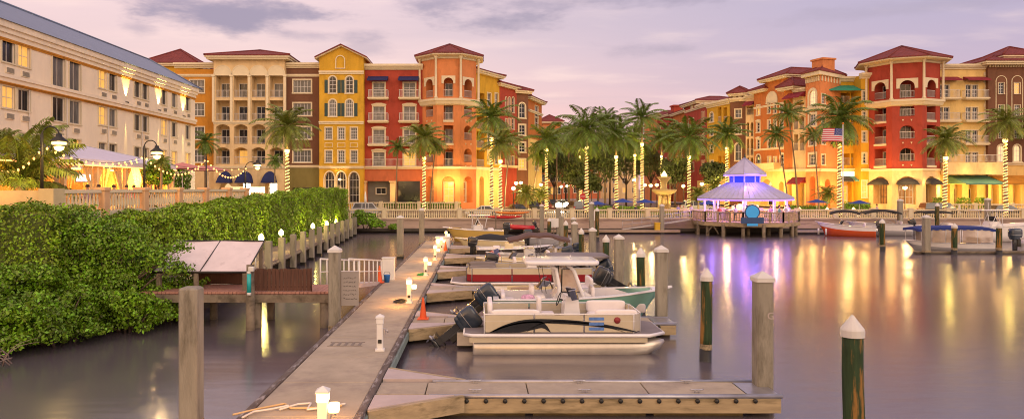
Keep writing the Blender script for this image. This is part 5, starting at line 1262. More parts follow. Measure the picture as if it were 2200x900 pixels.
def palm(label, px, cy, rad, Y, lit=None, zb=1.5, lean=0., yel=False, k=0, tr=.16, group='palms along the waterfront and the avenue', glow=1.0):
    """px, cy, rad: crown centre and radius in the photo; lit: photo row where the string lights start"""
    x = XW(px, Y); zc_ = ZW(cy, Y); h = zc_ - zb; r = rad / F * Y
    t = thing('palm_tree', label, 'palm tree', (x - lean, Y, zb), 0, group)
    f = lambda s: (lean * s ** 1.6 , .1 * math.sin(3 * s + px), h * s)
    mb = MB(); n = 12; mb.tube([f(i / n) for i in range(n + 1)], [tr * (1.25 - .45 * min(1, i / n * 1.5)) for i in range(n + 1)], 10)
    mb.tube([f(.93), f(1.0)], [tr * .7, tr * 1.0], 8); mb.build('trunk', [M_TRUNK], t)
    me = (CROWNY if yel else CROWNS)[k % (2 if yel else 4)]
    c = link('crown', me, t); sc_ = r / (2.4 if lit else 2.7)
    p = f(1.0); c.location = (p[0], p[1], p[2] + .05); c.scale = (sc_, sc_, sc_ * .95); c.rotation_euler = (random.uniform(-.08, .08), random.uniform(-.12, .12), random.uniform(0, 6))
    if lit:
        zt = (ZW(lit, Y) - zb) / h; mb = MB(); pts = []; turns = max(6, int(h * zt / .36)); nn = turns * 10
        for i in range(nn + 1):
            s_ = zt * min(1, max(0, i / nn + .007 * math.sin(i * .11 + px) + .004 * math.sin(i * .37))); q = f(s_); rr = tr * (1.25 - .45 * min(1, s_ * 1.5)) + .02; a = 2 * PI * turns * i / nn
            pts.append((q[0] + rr * math.cos(a), q[1] + rr * math.sin(a), q[2] + .02))
        mb.tube(pts, .05, 4, cap=False); mb.build('string_lights', [M_ROPEL], t)
        q = f(zt); rr = tr + .06
        mb = MB(); mb.lathe([(rr, 0), (rr + .02, .25), (rr, .35)], (q[0], q[1], q[2]), 8); mb.build('light_collar', [M_BULB], t)
        point('palm_glow', (q[0], q[1] - .7, q[2] - .1), 170 * glow, (1, .70, .16), .15, t)
        point('palm_glow', (f(.4)[0], f(.4)[1] - 1.6, f(.35)[2]), 60 * glow, (1, .6, .2), .3, t)
    return t
P_ = [
 ('broad palm with a lit trunk standing behind the hedge, before the brown building', 617, 272, 66, 76, 328, 1.5, 0, 1, 0, .2),
 ('shorter bright palm with lit trunk before the red townhouse', 911, 297, 50, 85, 343, 1.5, 0, 1, 1, .17),
 ('tall dark palm with a thin lit trunk just right of the orange tower', 1056, 252, 56, 90, 302, 1.5, 0, 0, 0, .18),
 ('lower yellow green palm with a thick lit trunk right of the orange tower', 1075, 308, 48, 84, 350, 1.5, 0, 1, 0, .17),
 ('palm with lit trunk alone at the left kerb of the avenue', 1174, 300, 52, 104, 325, 1.7, 0, 0, 1, .2),
 ('tallest central palm of the avenue with lit trunk', 1260, 278, 68, 93, 320, 1.7, 0, 0, 3, .2),
 ('palm just left of the tallest central one, with a thinner lit trunk', 1247, 300, 52, 112, 340, 1.7, 0, 0, 2, .18),
 ('palm with lit trunk in the grass left of the fountain', 1324, 290, 60, 98, 340, 1.7, 0, 0, 0, .19),
 ('high palm with long lit trunk between the median trees and the fountain', 1379, 252, 50, 100, 313, 1.7, 0, 0, 2, .18),
 ('palm close behind the high one, lit trunk half hidden', 1364, 300, 45, 118, 336, 1.7, 0, 0, 3, .18),
 ('bushy palm with lit trunk just right of the fountain', 1480, 295, 62, 95, 340, 1.7, 0, 0, 1, .2),
 ('palm with lit trunk directly behind the pavilion roof', 1561, 288, 46, 98, 322, 1.7, 0, 0, 0, .19),
 ('large palm with lit trunk beside the flagpole', 1804, 252, 66, 84, 303, 1.5, 0, 0, 3, .19),
 ('short palm with lit trunk before the pale yellow townhouse', 2031, 300, 48, 84, 343, 1.5, 0, 1, 1, .2),
 ('palm with lit trunk at the right edge before the dark brown building', 2161, 262, 50, 84, 305, 1.5, 0, 1, 0, .2),
 ('palm with short lit trunk behind the fountain', 1421, 300, 42, 125, 338, 1.7, 0, 0, 2, .17)]
for (lab, px, cy, rad, Y, lit, zb, ln, yl, k, tr) in P_: palm(lab, px, cy, rad, Y, lit, zb, ln, yl, k, tr)
for (lab, px, cy, rad, Y, ln, k, tr) in (
 ('slender unlit palm before the red townhouse, left of the lit one', 855, 318, 34, 87, .3, 2, .09), ('slender leaning unlit palm between the red townhouse and the orange tower', 937, 312, 30, 88, .8, 0, .09),
 ('dark palm at the corner of the hotel', 441, 305, 38, 84, 0, 1, .14), ('small palm beside the bright entrance behind the hedge', 590, 345, 24, 88, 0, 1, .1),
 ('slender leaning palm right of the two lit palms by the orange tower', 1098, 300, 30, 92, .9, 2, .09), ('leaning palm at the foot of the far left row', 1160, 330, 36, 108, 1.2, 1, .12),
 ('dark palm behind the tallest central palm', 1222, 290, 50, 120, 0, 1, .17), ('dark palm rising above the median trees', 1300, 262, 46, 125, 0, 0, .17), ('unlit palm between the far red houses and the fountain', 1440, 290, 46, 128, 0, 3, .17),
 ('curving slender palm in front of the big ochre house, the taller of two', 1692, 245, 42, 92, -1.4, 2, .1), ('curving slender palm in front of the big ochre house, the lower of two', 1667, 290, 36, 90, -1.6, 0, .1),
 ('slender palm before the orange chimney tower', 1747, 292, 34, 90, -.8, 2, .09), ('dark palm at the far right behind the boats', 2216, 270, 40, 95, 0, 1, .16), ('dark palm over the left row roofs far away', 1196, 300, 40, 130, 0, 2, .15)):
    palm(lab, px, cy, rad, Y, None, 1.7, ln, False, k, tr)
# terrace palms in front of the hotel
def fan_palm():
    x, Y = XW(44, 30.5), 30.5; t = thing('palm_tree', 'big uplit yellow green palm with a stout trunk on the restaurant terrace', 'palm tree', (x, Y, 3.9))
    mb = MB(); mb.tube([(0, 0, 0), (0, 0, .5), (0, 0, 1.25)], [.24, .2, .2], 12); mb.build('trunk', [M_TRUNK], t)
    c = link('crown', crown_mesh(33, 3.0, 34, .85, lo=12, mt=M_FROND2), t, (0, 0, 1.15)); c.scale = (1.0, 1.0, 1.5)
    spot('palm_uplight', (.6, -1.2, .1), (0, 0, 3), 260, 80, (1, .8, .25), parent=None).location = (x + .7, Y - 1.3, 4.0)
fan_palm()
for lab, px, cy, rad, Y, ln in (('thin palm leaning left behind the big terrace palm', 12, 300, 40, 34, -.5), ('thin palm leaning right behind the first lamp post', 98, 290, 34, 36, .7), ('small palm between the tent and the second lamp post', 345, 350, 26, 40, 0)):
    palm(lab, px, cy, rad, Y, None, 3.9, ln, True, 1, .08, group='palms on the restaurant terrace')

# ------------------------------------------------------------------ leafy masses
def blob_leaves(lobes, n, size, rng, flat=.0, droop=.3, thick=.35):
    P = []; Nn = []
    w = np.array([l[3] ** 1.5 * l[4] ** .5 for l in lobes]); w = w / w.sum()
    for l, k in zip(lobes, w):
        m = int(n * k); d = rng.normal(size=(m, 3)); d /= np.linalg.norm(d, axis=1)[:, None]; d[:, 2] = np.where(d[:, 2] < -.75, -d[:, 2], d[:, 2])
        bump = 1 + .13 * np.sin(d[:, 0] * 7 + l[0]) * np.sin(d[:, 1] * 6 + l[1] * 2) + .10 * np.sin(d[:, 2] * 11 + l[0] * 3)
        r = (1 - thick * rng.random(m) ** 1.6) * bump
        P.append(np.array([l[0], l[1], l[2]]) + d * r[:, None] * np.array([l[3], l[3], l[4]])); Nn.append(d)
    P = np.concatenate(P); Nn = np.concatenate(Nn); return leaves(P, Nn, size, .8, droop, rng)
def shrub(name, label, loc, lobes, n, size, m, cat='shrub', group=None, core=True, stems=6, droop=.3, seed=1, thick=.35):
    rng = np.random.default_rng(seed); rg = random.Random(seed)
    t = thing(name, label, cat, loc, 0, group)
    if name == 'shore_shrub' and n > 4000:      # break the mass into many uneven clumps and a few long shoots
        small = []
        for l in lobes:
            small.append((l[0], l[1], l[2] * .85, l[3] * .72, l[4] * .72))
            for k in range(15):
                a = rg.uniform(0, 2 * PI); e = rg.uniform(-.75, 1.35); q = rg.uniform(.22, .42); rr = rg.uniform(.72, 1.02)
                small.append((l[0] + l[3] * rr * math.cos(a) * math.cos(e), l[1] + l[3] * rr * math.sin(a) * math.cos(e), max(.12, l[2] + l[4] * rr * math.sin(e)), l[3] * q, l[4] * q * .8))
        for k in range(7):
            l = lobes[k % len(lobes)]; a = rg.uniform(-2.6, -.3); z0 = l[2] + l[4] * rg.uniform(.2, .9)
            for j in range(4): small.append((l[0] + math.cos(a) * (l[3] * .9 + j * .17), l[1] + math.sin(a) * (l[3] * .9 + j * .17), max(.15, z0 + .09 * j), .2 - .03 * j, .15 - .02 * j))
        lobes = small
    quads('foliage', blob_leaves(lobes, n, size, rng, droop=droop, thick=thick), [m], parent=t)
    mb = MB()
    for i in range(stems):
        l = lobes[i % len(lobes)]; b = Vector((l[0] * .35 + rg.uniform(-.3, .3), l[1] * .35 + rg.uniform(-.3, .3), 0)); e = Vector(l[:3]) + Vector((rg.uniform(-1, 1) * l[3] * .6, rg.uniform(-1, 1) * l[3] * .6, rg.uniform(-.3, .7) * l[4]))
        mid = b.lerp(e, .5) + Vector((rg.uniform(-.2, .2), rg.uniform(-.2, .2), .1)); mb.tube([b, mid, e], [.05, .035, .012], 5)
    mb.build('stems', [M_BARK], t)
    return t
# mangrove-like shrubs along the near left shore
g = 'leafy shrubs covering the near left shore'
SH = [('low dark green shrub at the far left edge, overhanging the water with bare twigs', (-15.6, 20.9, 0), [(0, 0, .75, 1.8, .95), (-1.7, .8, 1.3, 1.7, 1.2), (1.0, .3, .6, 1.2, .7)], 9000),
      ('rounded shrub second from the left along the waterline', (-13.9, 22.6, 0), [(0, 0, .8, 1.6, .95), (-1.4, .6, 1.3, 1.5, 1.0), (.7, .1, .6, 1.1, .65)], 10000),
      ('broad shrub in the middle of the waterline, its skirt almost touching the water', (-12.6, 24.6, 0), [(0, 0, .8, 1.5, .95), (-1.5, .5, 1.3, 1.5, 1.05), (.7, -.3, .6, 1.0, .65)], 10000),
      ('dense shrub just left of the bare square pile, at the platform', (-11.6, 26.6, 0), [(0, 0, .8, 1.1, .85), (-1.3, .0, 1.3, 1.3, 1.1), (.3, -.8, .6, .9, .65)], 8000),
      ('taller shrub behind the waterline, left half of the bank', (-17.3, 23.2, .2), [(0, 0, 1.1, 1.9, 1.2), (1.6, .8, 1.0, 1.5, 1.1), (-1.6, .4, 1.2, 1.6, 1.3)], 9000),
      ('taller shrub behind the waterline, right half of the bank', (-14.9, 26.6, .2), [(0, 0, 1.2, 1.7, 1.2), (1.3, .3, .8, 1.2, 1.0), (-1.4, .8, 1.1, 1.4, 1.0)], 9000),
      ('pale green shrub in front of the corner of the terrace wall', (-16.2, 28.6, .6), [(0, -.6, 1.1, 1.2, 1.0), (1.8, -.8, 1.0, 1.2, 1.0)], 6000)]
for i, (lab, loc, lobes, n) in enumerate(SH): shrub('shore_shrub', lab, loc, lobes, int(n * 1.6), .125, M_LEAF, group=g, seed=40 + i, stems=16)
# feathery tree leaning out over the platform
t = shrub('feathery_tree', 'feathery tree spreading wispy branches in front of the sheet roofed shelter', (-13.8, 25.6, 1.0), [(0, 0, 2.0, 1.3, .9), (-1.3, .2, 1.9, 1.3, .8), (1.3, -.2, 1.8, .9, .55), (2.3, -.4, 1.4, .7, .5), (3.0, -.5, 1.9, .5, .28), (2.9, -.4, 1.05, .6, .3), (.6, 0, 1.2, 1.0, .7), (-.6, .3, 2.7, 1.0, .5), (.9, 0, 2.45, .8, .35)], 11000, .12, M_LEAF, cat='tree', seed=77, thick=.9, stems=14, droop=.1)
# bare twigs at the lower left corner
mb = MB(); rg = random.Random(5)
for i in range(16):
    b = Vector((rg.uniform(-.4, .4), rg.uniform(-.3, .3), 0)); a = rg.uniform(-.9, .9)
    p = [b]; d = Vector((math.sin(a), -.5, rg.uniform(.3, 1.2))).normalized()
    for k in range(5): p.append(p[-1] + d * .28); d = (d + Vector((rg.uniform(-.5, .5), rg.uniform(-.3, .3), rg.uniform(-.45, .1)))).normalized()
    mb.tube(p, [.022, .018, .014, .010, .006, .003], 5)
o = mb.build('bare_twigs', [mat('grey_twig', (.28, .22, .18), rough=.9, var=.2)], None, (-13.3, 19.2, .15)); tag(o, 'tangle of bare grey twigs at the water edge in the lower left corner', 'twigs')
# clipped hedges
def hedge(label, x0, x1, y0, y1, z0, z1f, n, size, seed, loc, wob=.12, m=None):
    rng = np.random.default_rng(seed); t = thing('hedge', label, 'hedge', loc)
    H_ = lambda y: z1f(y)
    P = []; Nn = []
    A = [('r', (y1 - y0) * 3.0), ('t', (x1 - x0) * (y1 - y0)), ('f', (x1 - x0) * 3.0), ('b', (x1 - x0) * 3.0)]
    tot = sum(a for _, a in A)
    for nm, a in A:
        m_ = int(n * a / tot); u = rng.random(m_); v = rng.random(m_); ph = rng.random(m_) ** 1.5 * .28
        if nm == 'r': y = y0 + (y1 - y0) * u; h = H_(y); z = z0 + (h - z0) * v; x = x1 + .14 * np.sin(y * 1.7) * np.sin(z * 2.3) + .10 * np.sin(y * 5.1 + z * 3) - ph - .35 * np.clip(v - .85, 0, 1) * 3; nn = np.tile([1, 0, .3], (m_, 1))
        elif nm == 't': x = x0 + (x1 - x0) * u; y = y0 + (y1 - y0) * v; z = H_(y) + .10 * np.sin(x * 3 + y) + .08 * np.sin(y * 2.3) + .05 * np.sin(y * 7.3 + x * 4) - ph; nn = np.tile([0, 0, 1], (m_, 1))
        else:
            yy = y0 if nm == 'f' else y1; x = x0 + (x1 - x0) * u; h = H_(np.full(m_, yy)); z = z0 + (h - z0) * v; y = yy + (.1 * np.sin(x * 2 + z * 2) + ph) * (1 if nm == 'f' else -1); nn = np.tile([0, -1 if nm == 'f' else 1, .3], (m_, 1))
        P.append(np.stack([x - loc[0], y - loc[1], z - loc[2]], 1)); Nn.append(nn)
    P = np.concatenate(P); Nn = np.concatenate(Nn).astype(float)
    stray = rng.random(len(P)) < .03; P[stray] += Nn[stray] * rng.random((stray.sum(), 1)) * .25
    quads('foliage', leaves(P, Nn, size, .75, .3, rng), [m or M_LEAFH], parent=t)
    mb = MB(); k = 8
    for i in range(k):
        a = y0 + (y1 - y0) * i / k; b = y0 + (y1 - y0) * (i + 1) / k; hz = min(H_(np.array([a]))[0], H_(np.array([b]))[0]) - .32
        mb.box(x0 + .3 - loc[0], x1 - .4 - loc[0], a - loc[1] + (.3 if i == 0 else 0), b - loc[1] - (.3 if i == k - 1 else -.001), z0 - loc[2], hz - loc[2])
    mb.build('dark_core', [M_LEAFD], t)  # solid filler boxes, darker green than the outer leaves
hedge('long clipped hedge running along the boardwalk below the terrace wall', -17.0, -13.9, 31.5, 74, .9, lambda y: 3.75 + np.clip((y - 31) / 35, 0, 1) * 1.15 - .0 * y, 62000, .17, 5, (-15.5, 52, 1))
hedge('square clipped hedge block in the left foreground before the beige corner wall', -26, -14.9, 24.6, 27.2, 1.0, lambda y: np.full(np.shape(y), 4.35), 26000, .13, 6, (-20, 26, 1))
# low shrub by the end of the seawall and planting on the far shore
shrub('shore_shrub', 'small sprawling shrub at the left end of the seawall', (-12.3, 76, .6), [(0, 0, 1.0, 1.2, .8), (1.2, -.2, .5, .9, .5), (-.8, .2, 1.4, .8, .6)], 2600, .22, M_LEAF, seed=61)
shrub('shore_shrub', 'tiny shrub hanging from the foot of the seawall', (-9.6, 78.2, .3), [(0, 0, .4, .6, .35)], 500, .2, M_LEAF, seed=62, stems=3)
def box_hedge(label, x0, x1, Y, zb, h, seed, n=None):
    w = x1 - x0; n = n or int(w * 260); rng = np.random.default_rng(seed); t = thing('low_hedge', label, 'hedge', ((x0 + x1) / 2, Y, zb))
    x = (rng.random(n) - .5) * w; s_ = rng.random(n); z = h * (1 - (1 - s_) ** 1.3); y = -.5 + .2 * rng.random(n) + (s_ > .75) * rng.random(n) * .9; z += .06 * np.sin(x * 3)
    quads('foliage', leaves(np.stack([x, y, z], 1), np.tile([0, -1, .6], (n, 1)).astype(float), .2, .7, .2, rng), [M_LEAF], parent=t)
    mb = MB(); mb.box(-w / 2 + .1, w / 2 - .1, -.35, .5, 0, h - .15); mb.build('dark_core', [M_LEAFD], t)  # one solid box behind the leaves in a darker green
box_hedge('low hedge in front of the red townhouse behind the cream balustrade', XW(825, 93), XW(990, 93), 93.6, 2.2, .95, 1)
box_hedge('low hedge before the golden buildings, right of the flagpole', XW(1812, 94), XW(1868, 94), 94, 1.95, 1.2, 2)
box_hedge('low hedge before the orange chimney tower', XW(1700, 92), XW(1790, 92), 94, 1.7, 1.0, 3)
box_hedge('low hedge at the kerb left of the pavilion roof', XW(1300, 92), XW(1410, 92), 101, 1.6, .8, 4)
for i, (px, lab) in enumerate(((2018, 'leftmost'), (2070, 'middle'), (2110, 'right hand'))):
    shrub('round_shrub', f'{lab} of three clipped shrubs in front of the lit restaurant windows at the right', (XW(px, 94.5), 94.5, 1.95), [(0, 0, .9, .95, 1.0)], 900, .2, M_LEAF, seed=70 + i, stems=3, group='clipped shrubs before the right restaurants')
# broadleaf trees of the median and street
def tree(label, px, py, Y, r, rz, seed, zb=1.7, n=3600, m=None, size=.42, group='dark broadleaf trees in the avenue'):
    x = XW(px, Y); zc_ = ZW(py, Y) - zb; rg = random.Random(seed); rng = np.random.default_rng(seed)
    t = thing('broadleaf_tree', label, 'tree', (x, Y, zb), 0, group)
    lobes = [(0, 0, zc_, r * .7, rz * .75)] + [(r * .62 * math.cos(a) * rg.uniform(.7, 1.1), r * .5 * math.sin(a), zc_ + rz * rg.uniform(-.45, .5), r * rg.uniform(.35, .55), rz * rg.uniform(.35, .5)) for a in [2 * PI * i / 7 + rg.uniform(-.3, .3) for i in range(7)]]
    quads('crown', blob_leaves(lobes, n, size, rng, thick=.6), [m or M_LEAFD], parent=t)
    mb = MB(); mb.tube([(0, 0, 0), (.05, 0, zc_ * .5), (0, 0, zc_)], [.2, .15, .08], 8)
    for l in lobes[1:]: mb.tube([(0.03, 0, zc_ * .5), (l[0] * .5, l[1] * .5, zc_ * .75), l[:3]], [.09, .06, .02], 5)
    mb.build('trunk', [M_BARK], t)
for i, (px, py, Y, r, rz, lab) in enumerate(((1190, 365, 135, 3.4, 4.2, 'dark tree behind the headlights at the left kerb of the avenue'), (1215, 340, 150, 5, 6, 'high dark tree left of the tallest central palm, far down the avenue'), (1285, 362, 118, 4.2, 4.4, 'round dark tree right of the tallest central palm'), (1310, 330, 140, 5, 6, 'high dark tree in the middle of the avenue'), (1345, 352, 126, 4.6, 5.4, 'dark tree left of the fountain'), (1398, 350, 140, 4, 5, 'dark tree behind the fountain'), (1240, 375, 108, 2.6, 3.0, 'small tree below the crown of the tallest central palm'), (1450, 375, 112, 3, 3, 'small tree right of the fountain'), (1535, 372, 110, 2.4, 2.4, 'small tree left of the pavilion spire'), (1175, 250 + 60, 170, 5, 6, 'distant tree mass above the far end of the left row'), (1262, 395, 100, 2.2, 1.6, 'low bushy tree at the lawn edge'))):
    tree(lab, px, py, Y, r, rz, 90 + i)
for px, cy, rad, Y, lab, k in ((1130, 408, 34, 98, 'bright green lamplit palm clump left of the parked dark cars', 0), (1500, 408, 26, 92, 'low feathery palm clump left of the pavilion', 1), (1778, 408, 30, 91, 'spiky low palm clump left of the flagpole', 1), (1163, 408, 26, 104, 'shaded low palm clump behind the parked dark cars', 0), (1535, 392, 26, 102, 'low palm clump behind the left side of the pavilion roof', 1)):
    t = palm(lab, px, cy + 8, rad, Y, None, 1.6, 0, True, k, .12, group='low palm clumps on the promenade')
    point('palm_uplight', (.3, -1.6, .6), 220, (1, .72, .22), .2, t)
for i, (px, py, Y, r, rz, lab) in enumerate(((385, 385, 60, .9, 1.3, 'small bush beside the terrace umbrellas'), (340, 375, 41, .8, .9, 'bush below the second terrace lamp'))):
    shrub('leafy_bush', lab, (XW(px, Y), Y, 3.9), [(0, 0, ZW(py, Y) - 3.9, r, rz)], 1500, .22, M_LEAF, seed=120 + i, group=None)
# ------------------------------------------------------------------ boats: local x from stern (0) to bow (L), z = 0 at the waterline
def gel(name, c, **k): return mat(name, c, rough=.25, var=.05, scale=1.5, coat=.3, **k)
G_WHITE = gel('white_gelcoat', (.82, .80, .80)); G_CREAM = gel('cream_gelcoat', (.80, .68, .42)); G_MINT = gel('mint_gelcoat', (.20, .42, .33)); G_ORNG = gel('orange_gelcoat', (.62, .09, .012))
G_YELW = gel('yellow_hull', (.62, .42, .10)); G_NAVY = gel('dark_hull', (.06, .05, .045)); G_GREYH = gel('grey_hull', (.42, .42, .45)); G_TAN = mat('tan_aluminium_panel', (.66, .58, .42), rough=.3, metal=.3, var=.07); G_MAR = mat('maroon_panel', (.26, .012, .02), rough=.3, var=.06)
G_LOG = mat('brushed_aluminium', (.62, .56, .48), rough=.32, metal=.65, var=.12, scale=2); V_SEAT = mat('white_vinyl_seat', (.84, .78, .76), rough=.5, var=.07); V_TAN = mat('tan_vinyl_seat', (.42, .28, .17), rough=.55, var=.1); V_GREY = mat('grey_canvas', (.23, .20, .20), rough=.8, var=.12)
M_BROWNC = mat('brown_canvas', (.13, .075, .065), rough=.85, var=.15, scale=1.5); M_COWL = mat('black_cowling', (.02, .022, .027), rough=.22, var=.1, coat=.5); M_COWB = mat('blue_black_cowling', (.02, .035, .06), rough=.25, var=.1, coat=.4)
M_SMOKE = mat('smoked_glass', (.03, .03, .035), rough=.08, var=.2, spec=.8); M_CLEAR = mat('clear_vinyl', (.62, .48, .36), rough=.12, var=.2, alpha=.55)
def hull(t, L, B, zs, zb, zf, side, low=None, td=.78, cap=None, stripe_frac=.45, name='hull', draft=.3, rake=.5):
    ts = [0, .03, .0301, .12, .22, .34, .46, .56, .65, .73, td, td + .0005, .86, .91, .95, .98, 1.0]; ts = sorted(set([x for x in ts if x <= 1]))
    mb = MB(); rows = []
    for s in ts:
        k = max(0, (s - .42) / .58); b = B / 2 * (1 - k ** 2.3) * (.93 + .07 * min(1, s * 4)) + .015; sh = zs + (zb - zs) * s ** 2.2
        zk = -draft + (draft + sh - .02) * max(0, (s - .72) / .28) ** 3.2; zc_ = max(zk + .0, .02 + .5 * (zb) * s ** 4); zc_ = min(zc_, sh - .04); bc = b * (.86 - .25 * s ** 2)
        zm = zc_ + (sh - zc_) * stripe_frac; bm = bc + (b - bc) * (stripe_frac + .12)
        solid = s <= .03 or s >= td + .0004; fl = sh + .05 + (.05 * (1 - s) * 3 if s > td else 0) if solid else zf; bi = max(.005, b - .17); 
        X = lambda z: s * L - rake * (1 - (z - zk) / (sh - zk + 1e-6)) * max(0, (s - .6) / .4) ** 2 * 1.2
        half = [(0, zk), (bc, zc_), (bm, zm), (b, sh), (b + .015, sh + .05), (bi, sh + .055), (max(.003, bi - .03), fl), (0, fl + (.03 if s > td else 0))]
        rows.append([(X(min(z, sh)), y, z) for y, z in half] + [(X(min(z, sh)), -y, z) for y, z in reversed(half)])
    m = len(rows[0]); vs = [p for r in rows for p in r]; M = [2 if low else 0, 2 if low else 0, 0, 1, 1, 1, 1]
    M = M + [1] + M[::-1] + [2]
    for i in range(len(rows) - 1):
        fs = {}
        for j in range(m - 1):
            fs.setdefault(M[j] if j < len(M) else 0, []).append((i * m + j, (i + 1) * m + j, (i + 1) * m + j + 1, i * m + j + 1))
        if i == 0: base = len(mb.v); mb.add(vs, [], 0)
        for mm, ff in fs.items():
            for f in ff: mb.f.append([base + q for q in f]); mb.m.append(mm); mb.sm.append(M.index(mm) < 3)
    mb.f.append([base + q for q in range(5)] + [base + m - 1 - q for q in range(4, -1, -1)]); mb.m.append(0); mb.sm.append(False)
    cp = cap or G_WHITE; o = mb.build(name, [side, cp, low or side], t)
    rb = MB(); pr = [(r[3][0], r[3][1] + .012, r[3][2] + .02) for r in rows]; pl = [(p[0], -p[1], p[2]) for p in pr]; rb.tube(pr + pl[::-1], .025, 5); rb.build('rub_rail', [G_WHITE if side != G_WHITE else M_GALV], t)
    return o
def outboard(t, x, y, z, tilt, m=None, s=1.0):
    mb = MB(); mb.cbox(-.16, .06, -.13, .13, -.38, .12, .03); o = mb.build('outboard_motor', [M_DARK], t, (x, y, z)); o.rotation_euler = (0, R(tilt), 0); o.scale = (s, s, s)
    mb = MB()
    vs = []
    mb.sbox((-.22, 0, .46), (.72, .46, .60), .42, 18, 10); mb.sbox((-.26, 0, .22), (.56, .38, .34), .5, 14, 8)
    mb.build('cowling', [m or M_COWL], o)
    mb = MB(); mb.sbox((-.22, 0, .36), (.735, .475, .035), .4, 18, 4); mb.build('cowling_stripe', [M_GALV], o)
    mb = MB(); mb.prism([(-.36, .1), (-.10, .1), (-.14, -.75), (-.34, -.75)], -.07, .07, 0, 'y'); mb.box(-.5, -.02, -.12, .12, -.62, -.60)
    mb.tube([(.08, 0, -.82), (-.0, 0, -.82), (-.3, 0, -.82), (-.42, 0, -.82)], [.02, .075, .085, .06], 10); mb.prism([(-.3, -.85), (-.12, -.85), (-.2, -1.05), (-.3, -1.02)], -.015, .015, 0, 'y'); mb.build('lower_unit', [M_COWL], o)
    mb = MB()
    for k in range(3):
        a = 2 * PI * k / 3; u = Vector((0, math.cos(a), math.sin(a))); v = Vector((0, -math.sin(a), math.cos(a))); c = Vector((-.47, 0, -.82))
        mb.add([c + u * .05, c + u * .12 + v * .09 + Vector((.04, 0, 0)), c + u * .2 + v * .03, c + u * .15 - v * .06 - Vector((.04, 0, 0))], [(0, 1, 2, 3)])
    mb.tube([(-.40, 0, -.82), (-.55, 0, -.82)], [.06, .03], 8); mb.build('propeller', [M_GALV], o)
    return o
def seat(t, c, size, m, back=None, nm='seat'):
    mb = MB(); mb.sbox(c, size, .28)
    if back: mb.sbox((c[0] + back[0], c[1] + back[1], c[2] + size[2] * .5 + back[4] / 2 - .05), (back[2], back[3], back[4]), .3)
    return mb.build(nm, [m], t)
def bimini(t, x0, x1, w, z, m, drop=.18, legs=None, nm='bimini_top', sag=.0, zd=.9):
    mb = MB()
    def f(a, b, o=0): return (x0 + (x1 - x0) * a, -w / 2 + w * b, z - drop * (2 * a - 1) ** 2 - .12 * abs(2 * b - 1) ** 2.5 - sag * math.sin(a * PI * 3) ** 2 * .3 + o)
    mb.grid(lambda a, b: f(a, b, .03), 14, 8); mb.grid(lambda a, b: f(a, b), 14, 8)
    for b in (0, 1): mb.grid(lambda a, q: (f(a, b)[0], f(a, b)[1], f(a, b)[2] + .03 - .14 * q), 14, 1)
    for a in (0, 1): mb.grid(lambda b, q: (f(a, b)[0], f(a, b)[1], f(a, b)[2] + .03 - .12 * q), 8, 1)
    o = mb.build(nm, [m], t)
    mb = MB(); lx = legs if legs else (x0 + x1) / 2
    for sy in (-1, 1):
        y = sy * w / 2
        for xe in (x0 + .1, (x0 + x1) / 2, x1 - .1): a = (xe - x0) / (x1 - x0); mb.tube([(lx, y, zd), (xe, y * .98, f(a, 0)[2] + .02)], .016, 6)
    mb.build('frame', [M_GALV], t)
    return o
def wheel_(t, x, y, z):
    mb = MB(); mb.tube([(x + .07 * math.sin(a), y + .2 * math.cos(a), z + .2 * math.sin(a)) for a in [2 * PI * k / 16 for k in range(17)]], .016, 5, cap=False); mb.tube([(x, y, z), (x + .14, y, z - .03)], .025, 6); mb.build('steering_wheel', [M_DARK], t)
def windscreen(t, x, w, z, h, rake=.25, m=None):
    mb = MB(); n = 8
    mb.grid(lambda a, b: (x - rake * b - .28 * abs(2 * a - 1) ** 2, -w / 2 + w * a, z + h * b), n, 2); o = mb.build('windscreen', [m or M_SMOKE], t)
    mb = MB(); mb.tube([(x - rake - .28 * abs(2 * a - 1) ** 2, -w / 2 + w * a, z + h) for a in [k / n for k in range(n + 1)]], .016, 5); mb.build('windscreen_frame', [M_GALV], t)
